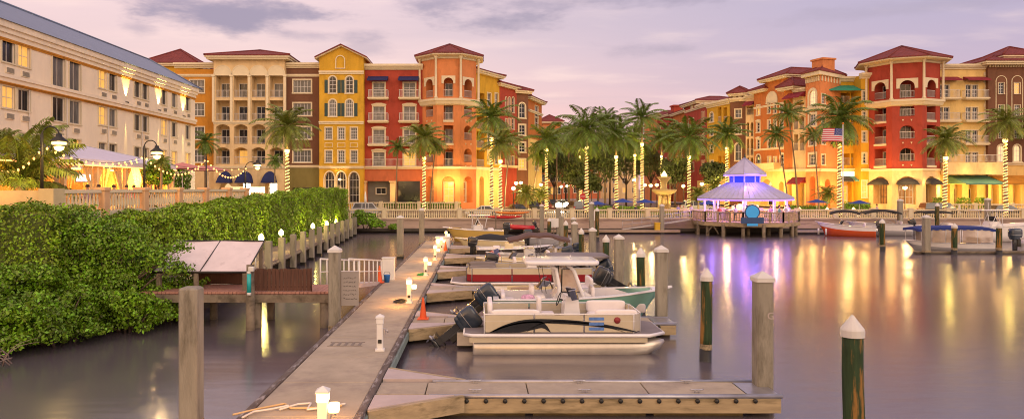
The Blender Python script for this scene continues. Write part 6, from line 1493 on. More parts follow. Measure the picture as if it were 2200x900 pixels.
def pontoon(label, X, Y, rz, L, B, body, lower, seatm, dz=.62, swoosh=False, motor=None, tilt=45):
    t = thing('pontoon_boat', label, 'boat', (X, Y, 0), rz)
    for y in (-B / 2 + .36, B / 2 - .36):
        mb = MB(); r = .32
        mb.tube([(-.0, y, .16), (.05, y, .16), (L - 1.1, y, .16), (L - .6, y, .2), (L - .2, y, .30), (L - .02, y, .38)], [r * .9, r, r, r * .86, r * .5, r * .12], 18); mb.box(.1, L - .6, y - .05, y + .05, .44, dz - .08); mb.build('pontoon_tube', [G_LOG], t)
    mb = MB(); mb.prism([(-.25, -B / 2 + .15), (L - .55, -B / 2), (L - .05, -B / 2 + .4), (L - .05, B / 2 - .4), (L - .55, B / 2), (-.25, B / 2 - .15)], dz - .02, dz + .03, 0)
    mb.build('deck', [V_GREY], t)
    mb = MB(); z = dz - .03
    pth = [(-.25, -B / 2 + .15, z), (0, -B / 2, z), (L - .55, -B / 2 - .01, z), (L - .03, -B / 2 + .4, z), (L - .03, B / 2 - .4, z), (L - .55, B / 2 + .01, z), (0, B / 2, z), (-.25, B / 2 - .15, z), (-.25, -B / 2 + .15, z)]
    mb.tube(pth, .055, 6); mb.build('deck_edge', [G_WHITE], t)
    mb = MB(); mb.box(-.1, L - .6, -B / 2 + .02, -B / 2 + .06, dz - .24, dz - .085); mb.box(-.1, L - .6, B / 2 - .06, B / 2 - .02, dz - .24, dz - .085); mb.build('skirt', [body], t)
    fx0, fx1 = .35, L - .75; yy = B / 2 - .09; h0, h1, hm = dz + .06, dz + (.60 if swoosh else .68), dz + .38
    path = [(fx0, -yy), (fx1 - .25, -yy), (fx1, -yy + .28), (fx1, yy - .28), (fx1 - .25, yy), (fx0, yy), (fx0, -yy)]
    cuts = []
    for (a, b) in zip(path[:-1], path[1:]):
        a = Vector((a[0], a[1], 0)); b = Vector((b[0], b[1], 0)); n = 3 if (b - a).length > 3 else 1
        for k in range(n):
            p = a.lerp(b, k / n); q = a.lerp(b, (k + 1) / n); d = (q - p).normalized(); nn = Vector((d.y, -d.x, 0)) * .012; g = d * .03
            mb = MB()
            for za, zb_, mm in ((h0, hm, 1), (hm + .002, h1 - .03, 0)):
                mb.add([p + g - nn + Vector((0, 0, za)), q - g - nn + Vector((0, 0, za)), q - g + nn + Vector((0, 0, za)), p + g + nn + Vector((0, 0, za)), p + g - nn + Vector((0, 0, zb_)), q - g - nn + Vector((0, 0, zb_)), q - g + nn + Vector((0, 0, zb_)), p + g + nn + Vector((0, 0, zb_))], [(0, 3, 2, 1), (4, 5, 6, 7), (0, 1, 5, 4), (1, 2, 6, 5), (2, 3, 7, 6), (3, 0, 4, 7)], mm)
            pn = mb.build('fence_panel', [body, lower], t)
            fb = MB(); up = lambda v, z_: (v.x, v.y, z_)
            fb.tube([up(p, dz + .02), up(p, h1), up(q, h1), up(q, dz + .02)], .022, 6); fb.tube([up(p, hm), up(q, hm)], .014, 5); link('rail', fb.mesh('rail', [M_GALV if not swoosh else G_WHITE]), pn)
    # furniture
    sz = dz + (.17 if swoosh else .25)
    for (cx_, cy_, sx, sy, bk) in ((fx1 - .75, -yy + .38, 1.3, .55, (0, -.2, 1.3, .16, .38)), (fx1 - .75, yy - .38, 1.3, .55, (0, .2, 1.3, .16, .38)), (fx0 + .95, -yy + .38, 1.5, .55, (0, -.2, 1.5, .16, .38)), (fx0 + .4, .1, .6, yy * 1.3, (-.22, 0, .16, yy * 1.3, .55))):
        seat(t, (cx_, cy_, sz), (sx, sy, .42), seatm, bk, 'bench_seat')
    seat(t, (fx0 + 2.0, yy - .5, sz + .05), (.55, .55, .35), seatm, (-.22, 0, .14, .5, .55), 'helm_chair')
    mb = MB(); mb.prism([(fx0 + 2.5, dz), (fx0 + 3.1, dz), (fx0 + 3.0, dz + .85), (fx0 + 2.6, dz + .95)], yy - .95, yy - .1, 0, 'y'); mb.build('console', [G_WHITE], t); wheel_(t, fx0 + 2.42, yy - .5, dz + .80)
    windscreen(t, fx0 + 3.0, .8, dz + .9, .3, .1)
    if swoosh:
        for sy in (-1, 1):
            y = sy * (yy + .028)
            def arc(xa, xb, z0_, zt_, th, pk=.32):
                def f(a, b):
                    s_ = a; zc1 = z0_ + (zt_ - z0_) * (1 - abs((s_ - pk) / (pk if s_ < pk else 1 - pk)) ** 2.2); w = th * math.sin(PI * min(1, s_ * .93 + .05)) ** .6
                    return (xa + (xb - xa) * s_, y, max(h0, zc1 - w * b))
                return f
            mb = MB(); mb.grid(arc(fx0 + .2, fx1 - .15, h0 + .02, h1 - .14, .13), 40, 1, smooth=False); mb.grid(arc(fx0 + 1.25, fx1 - .5, h0, h1 - .2, .035, .3), 40, 1, 1, smooth=False); mb.grid(arc(fx0 + .15, fx0 + 2.0, h0, h1 - .2, .3, .8), 20, 1, smooth=False)
            mb.build('swoosh_graphic', [M_COWL, M_DARK], t)
            mb = MB()
            for k in range(3): mb.box(fx0 + 3.15, fx0 + 3.6, y - .004, y + .004, h0 + .06 + k * .15, h0 + .15 + k * .15)
            mb.build('registration_sticker', [mat('blue_sticker', (.10, .22, .55), rough=.5, var=.3, scale=9)], t)
            mb = MB(); mb.tube([(fx0 + 4.0, y - .004, h0 + .36), (fx0 + 4.0, y + .004, h0 + .36)], .1, 12); mb.build('round_sticker', [mat('dull_red_sticker', (.28, .03, .03), rough=.5, var=.1)], t)
    if motor: 
        mb = MB(); mb.box(-.5, .1, -.3, .3, .1, .5); mb.build('motor_pod', [G_LOG], t); outboard(t, *((-.35, 0, .42) if swoosh else (-.45, 0, .72)), tilt, motor, 1.05)
    return t, dz, fx0, fx1, yy
t, *_ = pontoon('tan pontoon boat with black swoosh on its side, nearest boat of all', -.2, 22.1, 0, 5.85, 2.3, G_TAN, G_TAN, V_SEAT, swoosh=True, motor=M_COWB, tilt=52)

t = thing('centre_console_boat', 'mint green hulled centre console boat with a white hard top, second from the viewer', 'boat', (.5, 26.15, 0), 0)
hull(t, 6.7, 2.4, .98, 1.3, .5, G_MINT, td=.88, rake=.9)
mb = MB(); mb.prism([(2.2, .42), (3.75, .42), (3.6, 1.1), (3.1, 1.32), (2.4, 1.28), (2.2, 1.0)], -.5, .5, 0, 'y'); mb.build('console', [G_WHITE], t)
mb = MB(); mb.tube([(2.75, -.512, .85), (2.75, -.5, .85)], .13, 16); mb.sbox((2.95, -.505, .85), (.5, .03, .17), .8); mb.build('vent', [M_DARK], t)
for sy in (-1, 1):
    mb = MB(); mb.tube([(3.5, sy * .62, .45), (3.25, sy * .62, 1.2), (2.95, sy * .62, 2.02), (2.7, sy * .62, 2.22)], .07, 8); mb.tube([(2.35, sy * .62, .45), (2.42, sy * .62, 1.4), (2.3, sy * .62, 2.05), (2.05, sy * .62, 2.22)], .07, 8); mb.build('hard_top_support', [G_WHITE], t)
    mb = MB(); mb.add([(2.5, sy * .6, 1.22), (3.22, sy * .6, 1.22), (2.9, sy * .6, 2.05), (2.52, sy * .6, 2.05)], [(0, 1, 2, 3)]); pn = mb.build('side_window', [M_CLEAR], t)
    mb = MB(); mb.tube([(2.5, sy * .6, 1.22), (3.22, sy * .6, 1.22), (2.9, sy * .6, 2.05), (2.52, sy * .6, 2.05), (2.5, sy * .6, 1.22)], .026, 5); link('frame', mb.mesh('frame', [M_DARK]), pn)
windscreen(t, 3.35, 1.1, 1.22, .85, .45, M_CLEAR)
mb = MB(); mb.sbox((2.5, 0, 2.3), (2.75, 2.0, .17), .22, 28, 8); mb.tube([(2.9, 0, 2.38), (2.9, 0, 2.5)], .02, 6); mb.build('hard_top', [G_WHITE], t)
seat(t, (1.65, 0, .75), (.6, 1.0, .65), V_SEAT, (-.2, 0, .16, 1.0, .4)); seat(t, (.55, 0, .65), (.55, 1.5, .42), V_SEAT, (-.18, 0, .16, 1.5, .35), 'stern_seat'); seat(t, (3.95, 0, .62), (.6, .8, .42), V_SEAT, (-.25, 0, .14, .8, .6), 'bow_seat')
seat(t, (5.0, .45, .62), (1.2, .4, .35), V_SEAT, None, 'cushion'); seat(t, (5.0, -.45, .62), (1.2, .4, .35), V_SEAT, None, 'cushion')
mb = MB()
for sx in (1.9, 2.05): mb.tube([(sx, .5, 1.0), (sx - .25, .55, 2.6)], .012, 5)
mb.build('fishing_rod', [M_DARK], t); outboard(t, -.45, -.1, .52, 54, M_COWB, 1.15)
mb = MB(); mb.sbox((1.25, -.9, 1.03), (.5, .3, .3), .7); mb.build('towel_heap', [mat('pink_blue_towel', (.6, .35, .5), rough=.9, var=.5, scale=9)], t)

t = thing('bowrider_boat', 'cream bowrider, bow to the dock, with its black motor tilted out of the water', 'boat', (5.4, 29.55, 0), PI)
hull(t, 5.3, 2.1, .72, .78, .35, G_CREAM, td=.80, rake=.7, cap=G_CREAM)
for c, s_, b in (((1.0, .0, .68), (.6, 1.5, .4), (-.24, 0, .16, 1.5, .45)), ((2.0, .45, .68), (.5, .5, .4), (-.2, 0, .14, .5, .5)), ((2.0, -.45, .68), (.5, .5, .4), (-.2, 0, .14, .5, .5)), ((3.6, .5, .6), (.9, .35, .3), None), ((3.6, -.5, .6), (.9, .35, .3), None)): seat(t, c, s_, V_TAN if c[0] > 1.5 else V_SEAT, b)
mb = MB(); mb.prism([(2.4, .4), (2.95, .4), (2.8, .95), (2.45, 1.0)], .15, .85, 0, 'y'); mb.prism([(2.4, .4), (2.95, .4), (2.8, .95), (2.45, 1.0)], -.85, -.15, 0, 'y'); mb.build('console', [G_CREAM], t); windscreen(t, 3.0, 1.7, .85, .32, .25); wheel_(t, 2.35, -.45, .95)
outboard(t, -.1, 0, .85, 62, M_COWL, 1.1)
mb = MB(); mb.tube([(1.6, -.9, .8), (1.75, -.8, 1.75)], .015, 5); mb.tube([(1.9, -.9, .8), (1.75, -.8, 1.75)], .015, 5); mb.build('folded_bimini_frame', [M_GALV], t)

t, dz, fx0, fx1, yy = pontoon('maroon and tan pontoon boat with its bow to the dock and grey covers', 5.6, 33.6, PI, 6.95, 2.4, G_TAN, G_MAR, V_GREY, motor=M_COWB, tilt=30)
mb = MB(); mb.sbox((.9, 0, 1.78), (2.9, 2.2, .16), .35, 24, 8); mb.build('folded_bimini', [V_GREY], t)
mb = MB()
for sy in (-1, 1):
    for a, b in ((0.3, 1.6), (1.5, .2), (2.0, .9), (.9, 2.1)): mb.tube([(a, sy * 1.05, dz + .68), (b, sy * 1.05, 1.74)], .018, 6)
mb.build('bimini_frame', [M_GALV], t)
t = thing('runabout_boat', 'white runabout with a small national flag on its stern pole behind the maroon pontoon boat', 'boat', (.9, 37.1, 0), 0)
hull(t, 5.0, 2.0, .75, .9, .4, G_WHITE, td=.7); windscreen(t, 3.2, 1.5, .9, .42); seat(t, (1.2, 0, .7), (.6, 1.4, .4), V_SEAT, (-.24, 0, .16, 1.4, .5)); seat(t, (2.2, .4, .7), (.5, .5, .4), V_TAN, (-.2, 0, .14, .5, .5)); outboard(t, -.1, 0, .8, 10)
mb = MB(); mb.tube([(.3, .6, .8), (.25, .6, 2.0)], .015, 5); mb.build('flag_pole', [M_GALV], t)
def flag_mesh(w, h, nm='flag', n=16):
    mb = MB(); 
    def P(a, b): return (w * a, .09 * w * math.sin(a * 7 + b) * a * .8, h * b - .12 * w * a * a)
    for i in range(13):
        for j in range(n):
            a0, a1, b0, b1 = j / n, (j + 1) / n, i / 13, (i + 1) / 13
            mm = 2 if (a1 <= .41 and i >= 6) else (0 if i % 2 == 0 else 1)
            mb.add([P(a0, b0), P(a1, b0), P(a1, b1), P(a0, b1)], [(0, 1, 2, 3)], mm)
    for r in range(9):
        for c in range(6 if r % 2 == 0 else 5):
            a = .035 + c * .062 + (.031 if r % 2 else 0); b = 6 / 13 + (7 / 13) * (r + .7) / 9.6; s_ = .011
            for off in (-.006, .006):
                p = [P(a + s_ * dx, b + s_ * 1.6 * dy) for dx, dy in ((-1, 0), (0, -1), (1, 0), (0, 1))]; mb.add([(q[0], q[1] + off, q[2]) for q in p], [(0, 1, 2, 3)], 1)
    return mb.mesh(nm, [mat('flag_red', (.55, .03, .05), rough=.8, var=.08), mat('flag_white', (.72, .68, .68), rough=.8, var=.06), mat('flag_blue', (.03, .05, .22), rough=.8, var=.08)])
fo = link('flag', flag_mesh(.75, .45), None, (1.15, 37.68, 1.35)); tag(fo, 'small red and white striped flag with a blue corner flying over the runabout', 'flag'); fo.rotation_euler = (0, R(18), PI * .97)
t = thing('runabout_boat', 'cream runabout, bow to the dock, in front of the brown canopied boat', 'boat', (5.0, 41.2, 0), PI)
hull(t, 5.2, 2.1, .75, .9, .4, G_CREAM, td=.72, cap=G_CREAM); windscreen(t, 3.3, 1.5, .9, .38); seat(t, (1.2, 0, .7), (.6, 1.4, .4), V_SEAT, (-.24, 0, .16, 1.4, .5)); outboard(t, -.1, 0, .8, 15, M_COWB)
t = thing('canopy_boat', 'pale boat under a big sagging brown canopy, among the middle boats', 'boat', (6.0, 44.1, 0), PI)
hull(t, 5.6, 2.2, .75, .95, .4, G_WHITE, td=.8); bimini(t, .4, 4.2, 2.3, 2.25, M_BROWNC, .38, legs=2.2, sag=.3, nm='canopy'); seat(t, (1.5, 0, .7), (.6, 1.4, .4), V_SEAT, (-.24, 0, .16, 1.4, .5)); mb = MB(); mb.cbox(2.5, 3.2, -.4, .4, .4, 1.25, .06); mb.build('console', [G_WHITE], t); outboard(t, -.1, 0, .8, 10, M_COWB)
t = thing('skiff_boat', 'dark hulled skiff with a black outboard towards the dock', 'boat', (-.2, 49.6, 0), 0)
hull(t, 5.4, 2.1, .72, .95, .4, G_NAVY, td=.75, low=G_NAVY); mb = MB(); mb.cbox(2.0, 2.6, -.35, .35, .4, 1.15, .06); mb.build('console', [G_CREAM], t); windscreen(t, 2.6, .7, 1.15, .3); outboard(t, -.1, 0, .8, 5)
seat(t, (1.4, 0, .7), (.5, .8, .5), V_SEAT)
t = thing('covered_boat', 'cream boat under a tight black cover, its dark motor to the right', 'boat', (3.6, 56.5, 0), PI)
hull(t, 5.6, 2.1, .8, 1.0, .4, G_CREAM, td=.8, cap=G_CREAM)
mb = MB(); mb.grid(lambda a, b: (.3 + 4.6 * a, (-1.0 + 2.0 * b) * (1 - .75 * max(0, a - .5) ** 1.5 * 1.6), .86 + .45 * math.sin(PI * min(1, a * .9 + .1)) ** .7 * math.sin(PI * b) ** .6 + .05 * math.sin(a * 14)), 20, 10); mb.build('cover', [M_BLK], t); outboard(t, -.1, 0, .95, 0, M_COWB)
t = thing('covered_boat', 'low grey boat under a pale grey cover right of the brown canopy', 'boat', (8.0, 61, 0), PI)
hull(t, 5.0, 1.9, .65, .8, .4, G_GREYH, td=.8); mb = MB(); mb.grid(lambda a, b: (.2 + 4.3 * a, (-.9 + 1.8 * b) * (1 - .5 * a * a), .72 + .3 * math.sin(PI * b) ** .6 * math.sin(PI * min(1, a + .15)) ** .5), 14, 8); mb.build('cover', [V_GREY], t)
def cc_boat(label, X, Y, rz, L, B, zs, zb, m, top=2.5, low=None, tw=2.2, tx=.35):
    t = thing('centre_console_boat', label, 'boat', (X, Y, 0), rz); hull(t, L, B, zs, zb, .45, m, td=.84, low=low, rake=.8)
    c = L * (tx + .07); mb = MB(); mb.cbox(c - .5, c + .5, -.5, .5, .45, zs + .55, .08); mb.build('console', [G_WHITE], t); windscreen(t, c + .4, 1.0, zs + .55, .45, .2)
    mb = MB(); mb.sbox((c - .1, 0, top), (tw, B * .8, .1), .25, 24, 6); mb.build('t_top', [G_WHITE], t)
    mb = MB()
    for sy in (-.6, .6):
        for a, b in ((-.6, -.9), (.6, .5), (-.55, .2), (.55, -.1)): mb.tube([(c + a, sy, zs), (c + b, sy, top)], .028, 6)
    mb.tube([(c - .3, 0, top), (c - .3, 0, top + .7)], .015, 5); mb.build('t_top_frame', [G_WHITE], t)
    seat(t, (c - 1.2, 0, .85), (.6, 1.0, .8), V_SEAT); seat(t, (.6, 0, .8), (.5, B * .6, .4), V_SEAT)
    return t
t = cc_boat('yellow sided centre console boat with a light T-top at the far end of the dock', 2.3, 66.5, PI, 5.8, 2.2, 1.0, 1.3, G_YELW, 2.45); outboard(t, -.1, 0, 1.0, 5)
def rope(label, a, b, sag=.25, m=None):
    a = Vector(a); b = Vector(b); mb = MB(); mb.tube([a.lerp(b, s / 12) - Vector((0, 0, sag * 4 * (s / 12) * (1 - s / 12))) for s in range(13)], .014, 6); o = mb.build('mooring_rope', [m or M_ROPEW]); tag(o, label, 'rope')
M_ROPEW = mat('white_rope', (.60, .55, .48), rough=.9, var=.2)
rope('slack mooring rope from the stern of the swooshed pontoon boat to the second finger pier', (.2, 23.2, .62), (-.9, 23.7, .5), .12)
rope('mooring rope from the bow of the swooshed pontoon boat to the second finger pier', (5.2, 23.2, .62), (4.9, 23.7, .52), .05)
rope('mooring rope from the mint green bow to the tall pile', (7.0, 25.95, 1.22), (6.6, 24.95, 1.1), .12)
rope('mooring rope from the cream bowrider to the third finger pier', (.9, 30.3, .75), (1.6, 31.1, .5), .08)
rope('black mooring rope from the maroon pontoon boat to the dock', (-.7, 33.2, .6), (-2.35, 32.4, .54), .1, M_DARK)
# kayaks and dinghy by the seawall
t = thing('kayak_rack', 'low timber rack holding the kayaks against the seawall', 'rack', (3.4, 76.6, 0)); mb = MB(); mb.box(-3, 3, -.6, .6, .3, .55); mb.build('float', [M_WETW], t)
for x in (-1.6, 1.6): mb = MB(); mb.box(x - .05, x + .05, -.35, -.25, .55, 2.35); mb.box(x - .05, x + .05, .25, .35, .55, 2.35); mb.box(x - .04, x + .04, -.25, .25, 1.6, 1.68); mb.box(x - .04, x + .04, -.25, .25, 2.05, 2.13); mb.build('upright', [M_WOODD], t)
def kayak(label, X, Y, z, L, m, rz=0):
    t = thing('kayak', label, 'kayak', (X, Y, z), rz, 'kayaks on the rack'); mb = MB(); n = 14
    mb.grid(lambda a, b: (-L / 2 + L * a, .33 * math.sin(PI * a) ** .6 * math.cos(2 * PI * b), .17 + .17 * math.sin(PI * a) ** .4 * math.sin(2 * PI * b) + .12 * abs(2 * a - 1) ** 3), 20, 12); mb.build('hull', [m], t)
    mb = MB(); mb.tube([(.35 * math.cos(q) , .2 * math.sin(q), .345) for q in [2 * PI * k / 14 for k in range(15)]], .03, 5, cap=False); mb.build('cockpit_rim', [M_DARK], t)
M_KR = gel('red_plastic', (.55, .012, .015)); M_KO = gel('orange_plastic_hull', (.65, .20, .015))
kayak('orange kayak on top of the rack, partly overlapping the balustrade', 3.6, 76.6, 2.14, 3.9, M_KO, .05); kayak('long red kayak on the middle of the rack', 2.6, 76.6, 1.69, 4.3, M_KR)
t = thing('dinghy', 'red and white inflatable dinghy with a black motor below the kayak rack', 'boat', (5.9, 75.3, .35), PI)
mb = MB(); mb.tube([(0, -.55, .45), (2.2, -.55, .5), (2.9, -.3, .62), (3.1, 0, .68), (2.9, .3, .62), (2.2, .55, .5), (0, .55, .45)], [.2, .23, .22, .2, .22, .23, .2], 12); mb.build('tube', [M_KR], t); mb = MB(); mb.box(0, 2.6, -.45, .45, .25, .35); mb.build('floor', [G_WHITE], t); outboard(t, -.05, 0, .65, 30, None, .6)
# far right moorings
t = thing('runabout_boat', 'orange and white runabout with a black bimini moored by the seawall', 'boat', (XW(1880, 72.4), 72.4, 0), PI - .42)
hull(t, 5.6, 2.3, 1.0, 1.45, .4, G_WHITE, td=.68, stripe_frac=.6, low=G_ORNG); windscreen(t, 3.4, 1.7, 1.25, .4); seat(t, (1.2, 0, .8), (.6, 1.6, .5), V_SEAT, (-.24, 0, .16, 1.6, .4)); seat(t, (.15, 0, .75), (.7, 2.0, .3), G_WHITE, None, 'swim_platform')
bimini(t, 1.4, 4.2, 2.0, 2.75, M_BLK, .28, legs=2.2, zd=1.0); outboard(t, -.2, 0, .9, 0)
for xx in (4.6, 5.3): mb = MB(); mb.tube([(xx, 1.05 - (xx - 4.6) * .7, .15), (xx, 1.08 - (xx - 4.6) * .7, .8)], .09, 8); mb.build('fender', [M_CAP], t)
t = thing('deck_boat', 'white deck boat with a charcoal bimini just right of the orange runabout', 'boat', (XW(1958, 74), 74.3, 0), PI - .25)
hull(t, 6.2, 2.4, 1.15, 1.4, .4, G_WHITE, td=.7, low=G_GREYH); windscreen(t, 3.4, 1.8, 1.15, .4); seat(t, (1.2, 0, .9), (.7, 1.7, .5), V_SEAT, (-.24, 0, .16, 1.7, .45)); bimini(t, 1.0, 4.6, 2.1, 2.75, V_GREY if False else M_BLK, .3, legs=1.0, zd=1.0); outboard(t, -.2, 0, .95, 25)
t = thing('deck_boat', 'boat mostly hidden behind the launch, showing a thin black bimini', 'boat', (XW(2062, 75), 75.5, 0), PI)
hull(t, 5.6, 2.3, .9, 1.1, .4, G_WHITE, td=.7); bimini(t, 1.0, 4.0, 2.0, 2.6, M_BLK, .12, legs=2.5, zd=1.0); seat(t, (1.2, 0, 1.0), (.7, 1.7, .6), V_SEAT, None)
t = thing('canopy_launch', 'electric launch with a long scalloped blue canopy and clear side curtains', 'boat', (XW(2126, 56), 56.0, 0), PI)
hull(t, 6.9, 2.3, .62, .85, .35, G_WHITE, td=.84, low=G_GREYH, rake=.4)
mb = MB(); x0, x1 = .3, 6.3
mb.grid(lambda a, b: (x0 + (x1 - x0) * a, -1.1 + 2.2 * b, 1.95 + .1 * math.sin(PI * b) - .16 * (2 * a - 1) ** 4), 24, 6)
for sy in (-1, 1): mb.grid(lambda a, b: (x0 + (x1 - x0) * a, sy * 1.1, 1.95 - .16 * (2 * a - 1) ** 4 - b * (.16 + .07 * abs(math.sin(a * PI * 11)))), 66, 1, smooth=False)
for a in (0, 1): mb.grid(lambda q, b: (x0 + (x1 - x0) * a, -1.1 + 2.2 * q, 1.79 + .1 * math.sin(PI * q) - b * .2), 6, 1)
mb.build('canopy', [mat('royal_blue_canvas', (.01, .03, .20), rough=.7, var=.12)], t)
for sy in (-1, 1):
    for x in (.45, 1.7, 2.9, 3.05, 4.2, 5.3, 6.1): mb = MB(); mb.tube([(x, sy * 1.02, .65), (x, sy * 1.05, 1.9)], .025, 6); mb.build('canopy_post', [G_WHITE], t)
    for a, b in ((.5, 1.65), (1.75, 2.87), (3.1, 4.15), (4.25, 5.25)): mb = MB(); mb.quad((a, sy * 1.03, .75), (b, sy * 1.03, .75), (b, sy * 1.05, 1.85), (a, sy * 1.05, 1.85)); mb.build('side_curtain', [M_CLEAR], t)
for x in (1.5, 3.2, 4.8): seat(t, (x, 0, .6), (.6, 1.6, .4), V_TAN, (-.2, 0, .14, 1.6, .35))
mb = MB(); mb.cbox(-.15, .15, -.25, .25, .6, 1.1, .03); mb.build('stern_locker', [G_WHITE], t)
t = cc_boat('big white centre console boat with blue lit T-top behind the launch at the right edge', XW(2068, 66), 66.5, 0, 9.5, 3.0, 1.35, 2.0, G_WHITE, 2.95, low=G_WHITE, tw=3.0, tx=.26)
t = thing('runabout_boat', 'white runabout cut off by the right edge, with a large blue black outboard', 'boat', (XW(2192, 54.5), 54.4, 0), 0); hull(t, 6, 2.2, .7, .95, .4, G_WHITE, td=.75); outboard(t, -.2, 0, .95, 0, M_COWB, 1.25); seat(t, (.8, 0, .8), (.6, 1.5, .4), V_SEAT)
t = thing('floating_pier', 'narrow dark floating pier in front of the blue canopy launch', 'pier', (XW(1966, 53.6), 53.6, 0)); mb = MB(); mb.cbox(0, 14, -.3, .3, .08, .2, .02); mb.build('deck', [M_WOODD], t); mb = MB(); mb.box(.1, 13.9, -.26, .26, -.4, .079); mb.build('float', [M_WETW], t)
t = thing('floating_pier', 'low pale float along the seawall between the pavilion and the orange boat', 'pier', (XW(1705, 77), 76.6, 0)); mb = MB(); mb.cbox(0, 7, -.5, .5, .2, .42, .02); mb.build('deck', [M_CONL], t)
t = thing('floating_pier', 'long dark float under the seawall left of the pavilion', 'pier', (XW(1130, 77), 77.6, 0)); mb = MB(); mb.cbox(0, 17, -.7, .7, .15, .42, .02); mb.build('deck', [M_DECKW], t)
t = thing('gangway', 'thin railed gangway slanting down along the seawall left of the pavilion', 'gangway', (XW(1335, 78), 78.0, 0)); mb = MB(); mb.add([(0, -.5, .5), (7.6, -.5, 1.6), (7.6, .5, 1.6), (0, .5, .5)], [(0, 1, 2, 3)]); mb.add([(0, -.5, .38), (7.6, -.5, 1.48), (7.6, -.5, 1.6), (0, -.5, .5)], [(0, 1, 2, 3)]); mb.build('ramp', [M_GALV], t)
mb = MB(); mb.tube([(0, -.5, 1.4), (7.6, -.5, 2.5)], .04, 6); mb.tube([(0, -.5, .95), (7.6, -.5, 2.05)], .025, 6)
for i in range(8): mb.tube([(i * 7.6 / 7, -.5, .5 + i * 1.1 / 7), (i * 7.6 / 7, -.5, 1.4 + i * 1.1 / 7)], .025, 5)
mb.build('railing', [M_GALV], t)
t = thing('yellow_bin', 'small yellow bin on the float under the seawall', 'bin', (XW(1412, 77.2), 77.2, .42)); mb = MB(); mb.cbox(-.28, .28, -.25, .25, 0, .75, .05); mb.build('body', [mat('yellow_plastic', (.65, .40, .02), rough=.5, var=.08)], t); mb = MB(); mb.cbox(-.32, .32, -.29, .29, .755, .83, .03); mb.build('lid', [MATS['yellow_plastic']], t)
t = thing('white_notice', 'small white notice standing in the water between three piles', 'sign', (XW(1190, 70.5), 70.5, 0)); mb = MB(); mb.box(-.85, .85, 0, .05, .95, 1.75) if False else mb.box(-.5, .5, 0, .05, 1.1, 2.0); mb.build('board', [M_WHITE], t); mb = MB(); mb.box(-.05, .05, .055, .12, -1, 1.9); mb.build('post', [M_WOODD], t)
t = thing('white_notice', 'white upright sign fixed beside the tall pile on the seawall', 'sign', (XW(1273, 78), 78.3, 1.6)); mb = MB(); mb.box(-.35, .35, 0, .05, -.2, .95); mb.build('board', [M_WHITE], t); mb = MB(); mb.box(-.04, .04, .06, .12, -1, .9); mb.build('post', [M_DARK], t)
# ------------------------------------------------------------------ pavilion over the water
def ngon(r, n, rot=0): return [(r * math.cos(2 * PI * k / n + rot), r * math.sin(2 * PI * k / n + rot)) for k in range(n)]
PX, PY = XW(1600, 76.6), 76.6
t = thing('pavilion', 'octagonal waterside pavilion with a two tier white roof glowing violet, on timber piles', 'pavilion', (PX, PY, 0))
rot = PI / 8; RD = 5.5
M_VR = mat('pale_metal_roof', (.46, .44, .62), rough=.45, var=.08); M_VIO = mat('violet_glow_strip', (.3, .2, 1), var=0, emit=(.22, .12, 1.0), es=3.2); M_BLUEP = mat('blue_lit_panel', (.02, .05, .5), var=.2, scale=2, emit=(.02, .05, .8), es=.5)
mb = MB(); mb.prism(ngon(RD, 8, rot), 1.3, 1.5); mb.build('deck', [M_DECKW], t)
mb = MB(); mb.lathe([(RD + .06, 1.05), (RD + .06, 1.32), (RD + .0, 1.32)], n=8, smooth=False, rot=rot); mb.build('rim_beam', [M_DOCKW], t)
pts = ngon(RD - .1, 8, rot)
for k in range(8):
    a, b = Vector((*pts[k], 0)), Vector((*pts[(k + 1) % 8], 0))
    if (a + b).y > 6: continue
    mb = MB(); L = (b - a).length; d = (b - a) / L
    mb.tube([a + Vector((0, 0, 2.5)), b + Vector((0, 0, 2.5))], .06, 4, smooth=False); mb.tube([a + Vector((0, 0, 1.65)), b + Vector((0, 0, 1.65))], .04, 4, smooth=False)
    for i in range(int(L / .16)): c = a + d * (i + .5) * .16; mb.box(c.x - .025, c.x + .025, c.y - .025, c.y + .025, 1.6, 2.45)
    for i in range(4): c = a + d * L * i / 3; mb.box(c.x - .07, c.x + .07, c.y - .07, c.y + .07, 1.5, 2.6)
    mb.build('railing', [M_DOCKW], t)
for k, (x, y) in enumerate(ngon(RD - .4, 8, rot) + ngon(RD - .4, 8, 0) + ngon(2.6, 6, .3)):
    mb = MB(); mb.tube([(x, y, -1), (x, y, 1.3)], .19, 8); mb.build('pile', [M_WOODD], t)
mb = MB(); mb.tube([(-4.9, -2.2, .2), (-4.3, -2.6, 1.2)], .07, 6); mb.tube([(-3.9, -3.0, .2), (-4.4, -2.7, 1.2)], .07, 6); mb.build('brace', [M_WOODD], t)
for x, y in ngon(4.2, 8, rot): mb = MB(); mb.box(x - .1, x + .1, y - .1, y + .1, 1.5, 3.9); mb.build('column', [M_WHITE], t)
mb = MB(); mb.lathe([(4.95, 3.84), (4.98, 3.98), (1.75, 5.65)], n=8, smooth=False, rot=rot)
for k in range(8):
    a = 2 * PI * k / 8 + rot; mb.tube([(4.98 * math.cos(a), 4.98 * math.sin(a), 3.99), (1.75 * math.cos(a), 1.75 * math.sin(a), 5.67)], .06, 5)
for k in range(48):
    a0 = 2 * PI * k / 48 + rot; q = (a0 - rot) % (PI / 4) - PI / 8; f_ = math.cos(PI / 8) / math.cos(q)
    mb.tube([(4.96 * f_ * math.cos(a0), 4.96 * f_ * math.sin(a0), 4.0), (1.76 * f_ * math.cos(a0), 1.76 * f_ * math.sin(a0), 5.66)], .022, 4)
mb.build('lower_roof', [M_VR], t)
mb = MB(); mb.lathe([(4.9, 3.83), (3.9, 3.9), (.5, 4.2)], n=8, smooth=False, rot=rot); mb.build('ceiling', [mat('lilac_ceiling', (.5, .42, .6), rough=.7, var=.05)], t)
